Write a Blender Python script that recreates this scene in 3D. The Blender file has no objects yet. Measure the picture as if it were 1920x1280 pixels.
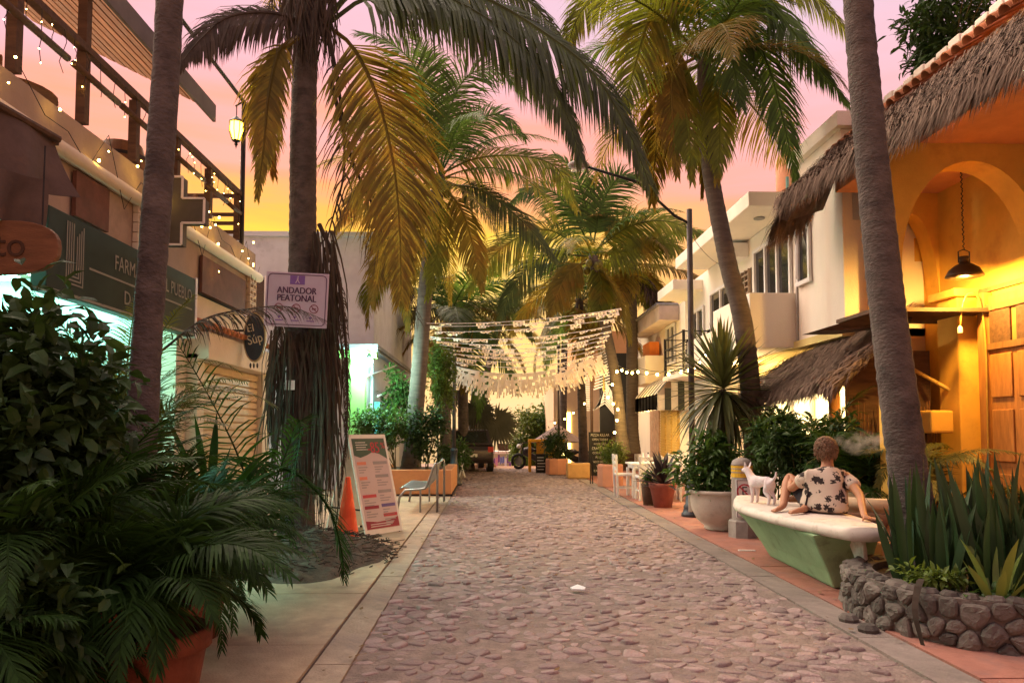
import bpy, bmesh, math, random
from mathutils import Vector, Matrix, Euler, noise
R = math.radians
V = Vector
rnd = random.Random(7)
sc = bpy.context.scene
col = sc.collection

# ---------------------------------------------------------------- camera
F = 1387.0                      # focal length in photo pixels (1920 wide)
PITCH, YAW = R(3.0), R(-1.65)
CAMZ = 1.5
cam_d = bpy.data.cameras.new('camera')
cam = bpy.data.objects.new('camera', cam_d); col.objects.link(cam)
cam.location = (0, 0, CAMZ)
cam.rotation_euler = (R(90) + PITCH, 0, YAW)
cam_d.sensor_width = 36; cam_d.lens = 36 * F / 1920
cam_d.shift_y = 92 / 1920
cam_d.clip_start = .05; cam_d.clip_end = 3000
sc.camera = cam
_CR = Euler((R(90) + PITCH, 0, YAW)).to_matrix()

# ---------------------------------------------------------------- world / sky
SUN_AZ = R(-19)                 # measured from +Y, negative is to the left
w = bpy.data.worlds.new('World'); sc.world = w; w.use_nodes = True
nt = w.node_tree; nt.nodes.clear()
def N(t, **k):
    n = nt.nodes.new(t)
    for a, b in k.items(): setattr(n, a, b)
    return n
out = N('ShaderNodeOutputWorld'); bg = N('ShaderNodeBackground')
tc = N('ShaderNodeTexCoord'); sep = N('ShaderNodeSeparateXYZ')
nt.links.new(tc.outputs['Generated'], sep.inputs[0])
# streaky cloud noise bends the elevation a little
mp = N('ShaderNodeMapping'); mp.inputs['Scale'].default_value = (1.1, 1.1, 9)
nz = N('ShaderNodeTexNoise'); nz.inputs['Scale'].default_value = 2.2; nz.inputs['Detail'].default_value = 5
nt.links.new(tc.outputs['Generated'], mp.inputs[0]); nt.links.new(mp.outputs[0], nz.inputs[0])
ma = N('ShaderNodeMath', operation='MULTIPLY_ADD'); ma.inputs[1].default_value = .24; 
sb = N('ShaderNodeMath', operation='SUBTRACT'); sb.inputs[1].default_value = .12
nt.links.new(nz.outputs[0], ma.inputs[0]); nt.links.new(sep.outputs['Z'], ma.inputs[2])
nt.links.new(ma.outputs[0], sb.inputs[0])
def ramp(stops):
    r = N('ShaderNodeValToRGB'); e = r.color_ramp.elements
    while len(e) < len(stops): e.new(.5)
    for el, (p, c) in zip(e, stops): el.position = p; el.color = (*c, 1)
    return r
rs = ramp([(0, (1.0, .64, .32)), (.11, (1.0, .63, .20)), (.235, (1.0, .62, .03)), (.275, (1.0, .44, .06)), (.33, (.98, .33, .18)), (.43, (.90, .40, .42)),
           (.56, (.72, .48, .60)), (1, (.62, .52, .60))])
rf = ramp([(0, (1.0, .62, .36)), (.08, (1.0, .54, .27)), (.16, (1.0, .38, .15)), (.25, (.98, .34, .22)), (.34, (.92, .40, .38)), (.48, (.74, .50, .60)), (1, (.62, .52, .60))])
nt.links.new(sb.outputs[0], rs.inputs[0]); nt.links.new(sb.outputs[0], rf.inputs[0])
dt = N('ShaderNodeVectorMath', operation='DOT_PRODUCT')
dt.inputs[1].default_value = (math.sin(SUN_AZ), math.cos(SUN_AZ), .05)
nt.links.new(tc.outputs['Generated'], dt.inputs[0])
def mrange(a, b, c, d):
    mr = N('ShaderNodeMapRange'); mr.interpolation_type = 'SMOOTHSTEP'
    for k, v in zip(('From Min', 'From Max', 'To Min', 'To Max'), (a, b, c, d)): mr.inputs[k].default_value = v
    nt.links.new(dt.outputs['Value'], mr.inputs['Value']); return mr
mr = mrange(.72, .97, 0, 1); dim = mrange(-.9, .5, .85, 1)
mx0 = N('ShaderNodeMix', data_type='RGBA')
nt.links.new(mr.outputs[0], mx0.inputs['Factor']); nt.links.new(rf.outputs[0], mx0.inputs['A']); nt.links.new(rs.outputs[0], mx0.inputs['B'])
mx = N('ShaderNodeMix', data_type='RGBA', blend_type='MULTIPLY'); mx.inputs['Factor'].default_value = 1
nt.links.new(mx0.outputs['Result'], mx.inputs['A']); nt.links.new(dim.outputs[0], mx.inputs['B'])
# a physical low-sun sky underneath the afterglow colours
sky = N('ShaderNodeTexSky', sky_type='NISHITA'); sky.sun_disc = False
sky.sun_elevation = R(2.0); sky.sun_rotation = SUN_AZ; sky.dust_density = 3
sm = N('ShaderNodeVectorMath', operation='SCALE'); sm.inputs['Scale'].default_value = .02
nt.links.new(sky.outputs[0], sm.inputs[0])
ad = N('ShaderNodeMix', data_type='RGBA', blend_type='ADD'); ad.inputs['Factor'].default_value = 1
nt.links.new(mx.outputs['Result'], ad.inputs['A']); nt.links.new(sm.outputs[0], ad.inputs['B'])
nt.links.new(ad.outputs['Result'], bg.inputs[0]); bg.inputs[1].default_value = .142
nt.links.new(bg.outputs[0], out.inputs[0])

sun_d = bpy.data.lights.new('sun', 'SUN'); sun_d.energy = .98; sun_d.angle = R(70); sun_d.color = (1, .78, .58)
sun = bpy.data.objects.new('sun', sun_d); col.objects.link(sun)
_el = R(40); _az = R(-48)      # broad afterglow fill, added high and left to brighten ground and walls
sun.rotation_euler = V((math.sin(_az) * math.cos(_el), math.cos(_az) * math.cos(_el), math.sin(_el))).to_track_quat('Z', 'Y').to_euler()
sun.location = (-20, 60, 12)
sc.view_settings.view_transform = 'Standard'; sc.view_settings.look = 'None'
sc.view_settings.exposure = 3.15; sc.view_settings.gamma = 1

# ---------------------------------------------------------------- helpers
def at(px, py, Y):
    """world point that lies at depth Y on the line of sight through a photo pixel"""
    d = _CR @ V(((px - 960) / F, -(py - 732) / F, -1))
    return V((0, 0, CAMZ)) + d * (Y / d.y)
def gr(px, py, z=0):
    d = _CR @ V(((px - 960) / F, -(py - 732) / F, -1))
    return V((0, 0, CAMZ)) + d * ((z - CAMZ) / d.z)
def atx(px, py, X):
    d = _CR @ V(((px - 960) / F, -(py - 732) / F, -1))
    return V((0, 0, CAMZ)) + d * (X / d.x)

def wm(o):
    m = Matrix.LocRotScale(o.location, o.rotation_euler, o.scale)
    return wm(o.parent) @ o.matrix_parent_inverse @ m if o.parent else m
def adopt(o, parent, local=False):
    if parent:
        o.parent = parent
        if not local: o.matrix_parent_inverse = wm(parent).inverted()
    return o
def tag(o, label=None, cat=None, group=None, kind=None):
    if label: o['label'] = label
    if cat: o['category'] = cat
    if group: o['group'] = group
    if kind: o['kind'] = kind
    return o
def thing(name, loc, label, cat, group=None, rz=0):
    o = bpy.data.objects.new(name, None); col.objects.link(o); o.empty_display_size = .1
    o.location = loc; o.rotation_euler = (0, 0, rz)
    return tag(o, label, cat, group)
def inst(name, mesh, parent, loc=(0, 0, 0), rot=(0, 0, 0), scale=(1, 1, 1), local=False):
    o = bpy.data.objects.new(name, mesh); col.objects.link(o)
    o.location = loc; o.rotation_euler = rot; o.scale = scale
    return adopt(o, parent, local)
def copy_tree(o, parent=None):
    c = o.copy(); col.objects.link(c)
    if parent: c.parent = parent; c.matrix_parent_inverse = o.matrix_parent_inverse
    for ch in [k for k in bpy.data.objects if k.parent == o]: copy_tree(ch, c)
    return c

def basis(d, up=V((0, 0, 1))):
    d = d.normalized()
    if abs(d.dot(up)) > .98: up = V((0, 1, 0))
    s = d.cross(up).normalized()
    return d, s, s.cross(d).normalized()
def spline(pts, n):
    pts = [V(p) for p in pts]
    if len(pts) == 2: return [pts[0].lerp(pts[1], i / (n - 1)) for i in range(n)]
    P = [pts[0] * 2 - pts[1]] + pts + [pts[-1] * 2 - pts[-2]]
    L = [(pts[i + 1] - pts[i]).length for i in range(len(pts) - 1)]; T = sum(L) or 1
    res = []
    for k in range(n):
        u = k / (n - 1) * T; i = 0
        while i < len(L) - 1 and u > L[i]: u -= L[i]; i += 1
        t = min(1, u / (L[i] or 1)); a, b, c, d = P[i:i + 4]
        res.append(.5 * ((2 * b) + (c - a) * t + (2 * a - 5 * b + 4 * c - d) * t * t + (3 * b - a - 3 * c + d) * t ** 3))
    return res

class MB:
    def __init__(s): s.v = []; s.f = []; s.m = []; s.mi = 0
    def face(s, pts):
        i = len(s.v); s.v += [tuple(p) for p in pts]; s.f.append(tuple(range(i, i + len(pts)))); s.m.append(s.mi)
    def raw(s, vs, fs):
        i = len(s.v); s.v += [tuple(p) for p in vs]
        for f in fs: s.f.append(tuple(k + i for k in f)); s.m.append(s.mi)
        return s
    def box(s, a, b, rz=0, piv=None):
        x0, y0, z0 = [min(p, q) for p, q in zip(a, b)]; x1, y1, z1 = [max(p, q) for p, q in zip(a, b)]
        vs = [V(p) for p in ((x0, y0, z0), (x1, y0, z0), (x1, y1, z0), (x0, y1, z0), (x0, y0, z1), (x1, y0, z1), (x1, y1, z1), (x0, y1, z1))]
        if rz:
            c = V(piv) if piv else V(((x0 + x1) / 2, (y0 + y1) / 2, 0)); m = Matrix.Rotation(rz, 3, 'Z')
            vs = [c + m @ (p - c) for p in vs]
        return s.raw(vs, [(3, 2, 1, 0), (4, 5, 6, 7), (0, 1, 5, 4), (1, 2, 6, 5), (2, 3, 7, 6), (3, 0, 4, 7)])
    def bar(s, a, b, w, h=None, up=V((0, 0, 1))):
        a, b = V(a), V(b); h = h or w; d, x, u = basis(b - a, up); vs = []
        for p in (a, b):
            for i, j in ((-1, -1), (1, -1), (1, 1), (-1, 1)): vs.append(p + x * i * w / 2 + u * j * h / 2)
        return s.raw(vs, [(3, 2, 1, 0), (4, 5, 6, 7), (0, 1, 5, 4), (1, 2, 6, 5), (2, 3, 7, 6), (3, 0, 4, 7)])
    def tube(s, pts, r, n=8, cap=True):
        pts = [V(p) for p in pts]; k = len(pts); vs = []; fs = []; up = V((.13, .29, .95)).normalized()
        if not hasattr(r, '__len__'): r = [r] * k
        for i, p in enumerate(pts):
            d = pts[min(i + 1, k - 1)] - pts[max(i - 1, 0)]
            d, x, u = basis(d, up) if abs(d.normalized().dot(up)) < .9 else basis(d, V((0, 1, 0)))
            if i and x.dot(px) < 0 and abs(x.dot(px)) > .5: pass
            px = x
            for j in range(n):
                a = 2 * math.pi * j / n; vs.append(p + (x * math.cos(a) + u * math.sin(a)) * r[i])
        for i in range(k - 1):
            for j in range(n): fs.append((i * n + j, i * n + (j + 1) % n, (i + 1) * n + (j + 1) % n, (i + 1) * n + j))
        if cap: fs += [tuple(range(n))[::-1], tuple(range((k - 1) * n, k * n))]
        return s.raw(vs, fs)
    def vtube(s, pts, r, n=14):
        """near vertical tube with rings kept horizontal (trunks, posts)"""
        vs = []; fs = []; k = len(pts)
        for i, p in enumerate(pts):
            for j in range(n):
                a = 2 * math.pi * j / n; q = r[i] if hasattr(r, '__len__') else r
                vs.append((p[0] + math.cos(a) * q, p[1] + math.sin(a) * q, p[2]))
        for i in range(k - 1):
            for j in range(n): fs.append((i * n + j, i * n + (j + 1) % n, (i + 1) * n + (j + 1) % n, (i + 1) * n + j))
        fs += [tuple(range(n))[::-1], tuple(range((k - 1) * n, k * n))]
        return s.raw(vs, fs)
    def lathe(s, prof, c=(0, 0, 0), n=20, sq=None):
        vs = []; fs = []; k = len(prof)
        for r, z in prof:
            for j in range(n):
                a = 2 * math.pi * j / n; vs.append((c[0] + math.cos(a) * r, c[1] + math.sin(a) * r, c[2] + z))
        for i in range(k - 1):
            for j in range(n): fs.append((i * n + j, i * n + (j + 1) % n, (i + 1) * n + (j + 1) % n, (i + 1) * n + j))
        if prof[0][0] > 1e-4: fs.append(tuple(range(n))[::-1])
        if prof[-1][0] > 1e-4: fs.append(tuple(range((k - 1) * n, k * n)))
        return s.raw(vs, fs)
    def sphere(s, c, r, n=10, m=6, sc=(1, 1, 1)):
        return s.lathe_s(c, r, n, m, sc)
    def lathe_s(s, c, r, n, m, sc):
        vs = []; fs = []
        for i in range(m + 1):
            t = math.pi * i / m
            for j in range(n):
                a = 2 * math.pi * j / n
                vs.append((c[0] + math.sin(t) * math.cos(a) * r * sc[0], c[1] + math.sin(t) * math.sin(a) * r * sc[1], c[2] - math.cos(t) * r * sc[2]))
        for i in range(m):
            for j in range(n): fs.append((i * n + j, i * n + (j + 1) % n, (i + 1) * n + (j + 1) % n, (i + 1) * n + j))
        return s.raw(vs, fs)
    def prism(s, poly, d):
        """poly: 3d points of a flat outline, d: extrusion vector"""
        n = len(poly); d = V(d); a = [V(p) for p in poly]; b = [p + d for p in a]
        fs = [tuple(range(n))[::-1], tuple(range(n, 2 * n))] + [(i, (i + 1) % n, n + (i + 1) % n, n + i) for i in range(n)]
        return s.raw(a + b, fs)
    def mesh(s, name, mats, smooth=False):
        me = bpy.data.meshes.new(name); me.from_pydata(s.v, [], s.f)
        for m in (mats if isinstance(mats, (list, tuple)) else [mats]): me.materials.append(m)
        if any(s.m): me.polygons.foreach_set('material_index', s.m)
        if smooth: me.polygons.foreach_set('use_smooth', [True] * len(me.polygons))
        me.update(); return me
    def build(s, name, mats, parent=None, local=False, smooth=False, bevel=0, kind=None):
        me = s.mesh(name, mats, smooth)
        bm = bmesh.new(); bm.from_mesh(me); bmesh.ops.recalc_face_normals(bm, faces=bm.faces) if len(s.f) < 60000 else None
        if bevel:
            bmesh.ops.remove_doubles(bm, verts=bm.verts, dist=1e-5)
            bmesh.ops.bevel(bm, geom=[e for e in bm.edges if e.is_manifold and e.calc_face_angle(0) > .5], offset=bevel, segments=2, affect='EDGES', profile=.6)
        bm.to_mesh(me); bm.free()
        o = inst(name, me, parent, local=local)
        if kind: o['kind'] = kind
        return o
def box(name, a, b, m, parent=None, bevel=0, **k): return MB().box(a, b).build(name, m, parent, bevel=bevel, **k)

# ---------------------------------------------------------------- materials
MATS = {}
def pm(name, c, rough=.8, var=.25, scale=3, bump=.15, bscale=30, metal=0, c2=None, c2f=.5, c2s=2, emit=0, transl=0, rand=0, stretch=(1, 1, 1), spec=.3):
    """principled material with noise colour variation, optional second (stain) colour and bump"""
    if name in MATS: return MATS[name]
    m = bpy.data.materials.new(name); MATS[name] = m; m.use_nodes = True; t = m.node_tree; b = t.nodes['Principled BSDF']; L = t.links.new
    b.inputs['Roughness'].default_value = rough; b.inputs['Metallic'].default_value = metal; b.inputs['Specular IOR Level'].default_value = spec
    co = t.nodes.new('ShaderNodeTexCoord'); mp = t.nodes.new('ShaderNodeMapping'); L(co.outputs['Object'], mp.inputs[0]); mp.inputs['Scale'].default_value = stretch
    n1 = t.nodes.new('ShaderNodeTexNoise'); n1.inputs['Scale'].default_value = scale; n1.inputs['Detail'].default_value = 6; n1.inputs['Roughness'].default_value = .65; L(mp.outputs[0], n1.inputs[0])
    r = t.nodes.new('ShaderNodeMapRange'); r.inputs['From Min'].default_value = .3; r.inputs['From Max'].default_value = .7; r.inputs['To Min'].default_value = 1 - var; r.inputs['To Max'].default_value = 1 + var
    L(n1.outputs[0], r.inputs['Value'])
    cm = t.nodes.new('ShaderNodeVectorMath'); cm.operation = 'SCALE'; cm.inputs[0].default_value = c; L(r.outputs[0], cm.inputs['Scale'])
    cur = cm.outputs[0]
    if c2:
        n2 = t.nodes.new('ShaderNodeTexNoise'); n2.inputs['Scale'].default_value = c2s; n2.inputs['Detail'].default_value = 7; n2.inputs['Roughness'].default_value = .7; L(mp.outputs[0], n2.inputs[0])
        r2 = t.nodes.new('ShaderNodeMapRange'); r2.inputs['From Min'].default_value = c2f; r2.inputs['From Max'].default_value = c2f + .18; L(n2.outputs[0], r2.inputs['Value'])
        mx = t.nodes.new('ShaderNodeMix'); mx.data_type = 'RGBA'; mx.inputs['B'].default_value = (*c2, 1); L(r2.outputs[0], mx.inputs['Factor']); L(cur, mx.inputs['A']); cur = mx.outputs['Result']
    if rand:
        oi = t.nodes.new('ShaderNodeObjectInfo'); r3 = t.nodes.new('ShaderNodeMapRange'); r3.inputs['To Min'].default_value = 1 - rand; r3.inputs['To Max'].default_value = 1 + rand; L(oi.outputs['Random'], r3.inputs['Value'])
        s3 = t.nodes.new('ShaderNodeVectorMath'); s3.operation = 'SCALE'; L(cur, s3.inputs[0]); L(r3.outputs[0], s3.inputs['Scale']); cur = s3.outputs[0]
    L(cur, b.inputs['Base Color'])
    if emit: L(cur, b.inputs['Emission Color']); b.inputs['Emission Strength'].default_value = emit
    if bump:
        n3 = t.nodes.new('ShaderNodeTexNoise'); n3.inputs['Scale'].default_value = bscale; n3.inputs['Detail'].default_value = 5; L(mp.outputs[0], n3.inputs[0])
        bp = t.nodes.new('ShaderNodeBump'); bp.inputs['Strength'].default_value = bump; bp.inputs['Distance'].default_value = .02; L(n3.outputs[0], bp.inputs['Height']); L(bp.outputs[0], b.inputs['Normal'])
    if transl:
        tr = t.nodes.new('ShaderNodeBsdfTranslucent'); ms = t.nodes.new('ShaderNodeMixShader'); ms.inputs[0].default_value = transl
        gm = t.nodes.new('ShaderNodeVectorMath'); gm.operation = 'MULTIPLY'; gm.inputs[1].default_value = (1.7, 1.5, .9); L(cur, gm.inputs[0]); L(gm.outputs[0], tr.inputs[0])
        L(b.outputs[0], ms.inputs[1]); L(tr.outputs[0], ms.inputs[2]); L(ms.outputs[0], t.nodes['Material Output'].inputs[0])
    return m
def em(name, c, s):
    if name in MATS: return MATS[name]
    m = bpy.data.materials.new(name); MATS[name] = m; m.use_nodes = True; b = m.node_tree.nodes['Principled BSDF']
    b.inputs['Base Color'].default_value = (*c, 1); b.inputs['Emission Color'].default_value = (*c, 1); b.inputs['Emission Strength'].default_value = s
    return m
def lamp(name, loc, c, power, r=.05):
    d = bpy.data.lights.new(name, 'POINT'); d.energy = power; d.color = c; d.shadow_soft_size = r
    o = bpy.data.objects.new(name, d); col.objects.link(o); o.location = loc; return o

trunk_m = pm('palm bark', (.095, .075, .066), .9, .35, 7, 1.0, 34, c2=(.045, .036, .033), c2f=.50, c2s=5, stretch=(.8, .8, 1.4))
bark_grey = pm('grey palm bark', (.11, .088, .072), .9, .3, 8, .5, 30, c2=(.06, .05, .042), c2f=.55, c2s=7, stretch=(.5, .5, 2.6))
frond_green = pm('frond green', (.065, .125, .025), .55, .35, 1.5, 0, transl=.42, rand=.35)
frond_yel = pm('frond yellow green', (.14, .175, .022), .55, .4, 1.2, 0, c2=(.26, .17, .02), c2f=.5, c2s=.9, transl=.45, rand=.3)
frond_old = pm('frond ageing', (.17, .135, .022), .6, .4, 1.2, 0, c2=(.23, .125, .02), c2f=.5, c2s=1.1, transl=.4, rand=.3)
frond_dark = pm('frond dark', (.06, .08, .025), .55, .3, 1.5, 0, c2=(.11, .07, .02), c2f=.56, c2s=.8, transl=.3, rand=.25)
frond_dead = pm('frond dead', (.062, .045, .033), .9, .4, 4, 0, transl=.12, rand=.3)
areca_m = pm('areca leaf', (.022, .055, .010), .6, .4, 2, 0, transl=.25, rand=.45, spec=.12)
leaf_m = pm('shrub leaf', (.05, .11, .022), .45, .4, 4, 0, transl=.28, rand=.25)
leaf_lit = pm('light shrub leaf', (.10, .15, .025), .5, .4, 4, 0, transl=.3, rand=.25)
leaf_dark = pm('dark shrub leaf', (.026, .058, .013), .6, .4, 4, 0, transl=.2, rand=.25)
stem_m = pm('stem', (.10, .09, .035), .8, .3, 8, .3)
concrete = pm('concrete', (.42, .31, .205), .9, .2, 4, .35, 60, c2=(.27, .20, .15), c2f=.5, c2s=1.2)
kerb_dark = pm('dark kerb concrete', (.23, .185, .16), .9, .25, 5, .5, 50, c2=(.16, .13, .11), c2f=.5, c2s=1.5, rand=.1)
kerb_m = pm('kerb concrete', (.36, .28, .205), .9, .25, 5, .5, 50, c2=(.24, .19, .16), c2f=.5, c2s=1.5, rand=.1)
red_pave = pm('red pavement', (.33, .14, .10), .85, .25, 5, .35, 50, c2=(.24, .13, .11), c2f=.5, c2s=1.6, rand=.07)
mortar_m = pm('mortar', (.245, .185, .155), .95, .3, 9, 1, 40, c2=(.165, .12, .10), c2f=.5, c2s=1.1)
stone_m = pm('cobble stone', (.28, .20, .18), .75, .25, 6, .6, 45, c2=(.19, .14, .122), c2f=.52, c2s=1.3, rand=.27, spec=.4)
white_wall = pm('white stucco', (.80, .73, .63), .9, .06, 1.5, .2, 80, c2=(.62, .55, .46), c2f=.60, c2s=1.6, stretch=(1, 1, .35))
cream_wall = pm('cream stucco', (.62, .52, .40), .9, .1, 2, .2, 80, c2=(.45, .37, .28), c2f=.58, c2s=1.2)
blue_wall = pm('pale blue grey plaster', (.55, .58, .62), .9, .1, 2, .2, 80, c2=(.36, .38, .42), c2f=.56, c2s=1.3)
yellow_wall = pm('ochre stucco', (.66, .38, .07), .85, .12, 2.5, .25, 60, c2=(.50, .25, .05), c2f=.58, c2s=1.5)
orange_wall = pm('orange stucco', (.58, .27, .12), .85, .12, 3, .2, 60, c2=(.44, .20, .10), c2f=.58, c2s=1.8)
peach_wall = pm('peach stucco', (.62, .28, .17), .85, .12, 3, .2, 60, c2=(.48, .22, .14), c2f=.58, c2s=2.5)
dark_metal = pm('dark metal', (.035, .032, .032), .5, .3, 6, .1, metal=.6)
grey_metal = pm('grey metal', (.30, .29, .28), .4, .2, 8, .05, metal=.8)
dark_wood = pm('dark wood', (.085, .045, .025), .7, .4, 3, .3, 30, stretch=(1, 6, 6))
brown_wood = pm('brown wood', (.17, .085, .035), .65, .35, 3, .3, 30, stretch=(6, 6, 1))
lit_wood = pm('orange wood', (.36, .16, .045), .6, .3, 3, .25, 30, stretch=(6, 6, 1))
terracotta = pm('terracotta', (.36, .12, .06), .85, .25, 6, .25, 40, c2=(.25, .085, .05), c2f=.56, c2s=4)
white_paint = pm('white paint', (.74, .72, .70), .6, .06, 6, .05)
thatch_m = pm('thatch', (.17, .115, .085), .95, .5, 6, 0, rand=.2)
thatch_base = pm('thatch base', (.09, .06, .045), .95, .4, 8, .5)
glass_m = pm('window glass', (.02, .022, .025), .06, .2, 1, 0, spec=.8)
black_m = pm('black board', (.015, .015, .016), .6, .2, 5, 0)
soil_m = pm('soil', (.085, .058, .042), .95, .4, 8, .9, 30, c2=(.16, .115, .08), c2f=.55, c2s=5)
bulb_m = em('warm bulb', (1, .62, .13), 8)
chalk_m = pm('chalk', (.62, .62, .60), .9, .2, 20, 0)

# ---------------------------------------------------------------- lettering
def txt(parent, s, size, loc, rot, m, ext=.002, align='CENTER', xs=1, name='lettering'):
    c = bpy.data.curves.new('t', 'FONT'); c.body = s; c.size = size; c.extrude = ext; c.align_x = align; c.align_y = 'CENTER'; c.resolution_u = 3
    o = bpy.data.objects.new('t', c); col.objects.link(o)
    dg = bpy.context.evaluated_depsgraph_get(); me = bpy.data.meshes.new_from_object(o.evaluated_get(dg))
    bpy.data.objects.remove(o); bpy.data.curves.remove(c)
    me.materials.clear(); me.materials.append(m)
    return inst(name, me, parent, loc, rot, (xs, 1, 1))
FACE_X = (R(90), 0, R(90)); FACE_Y = (R(90), 0, 0); FACE_NX = (R(90), 0, R(-90))

# ---------------------------------------------------------------- plants
def leaflets(mb, pts, L, n, w, droop, t0=.12, r=rnd, lift=.15, broken=0, up=V((0, 0, 1))):
    k = len(pts); S0 = None
    for i in range(n):
        t = t0 + (1 - t0) * i / (n - 1); u = t * (k - 1); a = min(int(u), k - 2); p = pts[a].lerp(pts[a + 1], u - a)
        T = (pts[a + 1] - pts[a]).normalized(); S = T.cross(up)
        if S.length < .25:
            S = S0 or T.cross(V((0, 1, 0)))
        S = S.normalized()
        if S0 is not None and S.dot(S0) < 0: S = -S
        S0 = S; U = S.cross(T)
        if U.dot(up) < 0: U = -U
        prof = (.5 + .5 * math.sin(math.pi * min(1, .15 + t * .95))) * (1 - .55 * max(0, t - .6) / .4)
        for sgn in (-1, 1):
            if broken and r.random() < broken: continue
            l = L * prof * r.uniform(.82, 1.12); ang = R(22 + 36 * t + r.uniform(-7, 7))
            d = (S * sgn * math.cos(ang) + T * math.sin(ang) + U * lift * r.uniform(.3, 1.5)).normalized()
            q = p.copy(); dd = droop * r.uniform(.6, 1.4); ww = w * (.6 + .5 * prof) * r.uniform(.8, 1.2)
            wd = d.cross(U).normalized(); row = []
            for sgm, fw in ((0, .55), (1, 1.0), (2, .75), (3, 0)):
                row.append((q.copy(), wd * ww * fw * .5))
                d = (d + V((0, 0, -1)) * dd * (.35 + .3 * sgm)).normalized(); q = q + d * l / 3
            vs = [row[0][0] - row[0][1], row[0][0] + row[0][1], row[1][0] - row[1][1], row[1][0] + row[1][1], row[2][0] - row[2][1], row[2][0] + row[2][1], row[3][0]]
            mb.raw(vs, [(0, 1, 3, 2), (2, 3, 5, 4), (4, 5, 6)])
def frond(parent, ctrl, m, L=.7, n=60, w=.035, droop=.5, rr=.028, t0=.12, broken=0, name='frond', seed=0, local=False, lift=.15, nrm=None):
    r = random.Random(seed * 31 + 5); nrm = V(nrm).normalized() if nrm else V((r.uniform(-.45, .45), r.uniform(-.45, .45), 1)).normalized(); pts = spline(ctrl, 22); mb = MB()
    n = int(n * 1.6); w *= .62; L *= 1.1
    mb.tube(pts, [rr * (1 - .85 * i / 21) for i in range(22)], 5)
    leaflets(mb, pts, L, n, w, droop, t0, r, lift, broken, nrm)
    return mb.build(name, m, parent, local=local)
def arc(o, az, el, ln, bend, k=7):
    """control points of a frond leaving o at azimuth az (0 = +x) and elevation el, bending down by bend radians"""
    p = V(o); pts = [p.copy()]
    for i in range(k):
        e = el - bend * ((i + .5) / k) ** 1.2
        p = p + V((math.cos(az) * math.cos(e), math.sin(az) * math.cos(e), math.sin(e))) * ln / k; pts.append(p.copy())
    return pts
def trunk(parent, ctrl, r0, r1, m=None, step=.11, n=14, seed=1, flare=1.35):
    r = random.Random(seed); L = sum((V(ctrl[i + 1]) - V(ctrl[i])).length for i in range(len(ctrl) - 1)); k = max(12, int(L / step)) * 2
    pts = spline(ctrl, k); rad = []
    for i in range(k):
        t = i / (k - 1); q = r0 + (r1 - r0) * t; q *= 1 + (flare - 1) * max(0, 1 - t * 9)
        rad.append(q * (1.012 if i % 2 else .988) * r.uniform(.975, 1.02) * (.95 if r.random() < .05 else 1))
    return MB().vtube(pts, rad, n).build('trunk', m or trunk_m, parent, smooth=True)
def palm(ctrl, r0, r1, label, nf=13, fl=3.2, seed=1, mats=None, L=.62, leafn=55, droop=.5, group='coconut palms along the street', heroes=(), skip=None, bark=None, coco=0, w=.035, el0=72, el1=-38, dead=0, gold=2.399):
    r = random.Random(seed); t = thing('palm_tree', ctrl[0], label, 'palm tree', group); trunk(t, ctrl, r0, r1, bark, seed=seed)
    top = V(ctrl[-1]); mats = mats or [frond_green, frond_yel, frond_old]
    for i in range(nf):
        az = i * gold + seed; f = i / max(1, nf - 1); el = R(el0 + (el1 - el0) * f + r.uniform(-8, 8))
        if skip and skip(az % (2 * math.pi), el): continue
        m = mats[min(len(mats) - 1, int(f * len(mats)))] if r.random() < .75 else r.choice(mats)
        frond(t, arc(top + V((0, 0, -.1)), az, el, fl * r.uniform(.85, 1.1), R(r.uniform(65, 100)) if el > 0 else R(45)), m, L, leafn, w, droop, seed=seed * 100 + i)
    for i, h in enumerate(heroes):
        frond(t, *h[:10], seed=seed * 7 + i, nrm=h[10], lift=h[11])
    for i in range(dead):
        az = r.uniform(0, 6.28); o = top + V((math.cos(az) * r1, math.sin(az) * r1, -.3))
        frond(t, arc(o, az, R(-35), fl * .62, R(50)), frond_dead, L * .8, leafn // 2, w, 1.2, seed=seed * 900 + i, broken=.3, name='dead_frond')
    for i in range(coco):
        az = i * 1.3; MB().sphere(top + V((math.cos(az) * .2, math.sin(az) * .2, -.25 - .09 * (i % 3))), .11, 9, 6, (1, 1, 1.15)).build('coconut', pm('coconut', (.16, .15, .03), .5, .3, 6, 0), t, smooth=True)
    return t

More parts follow.
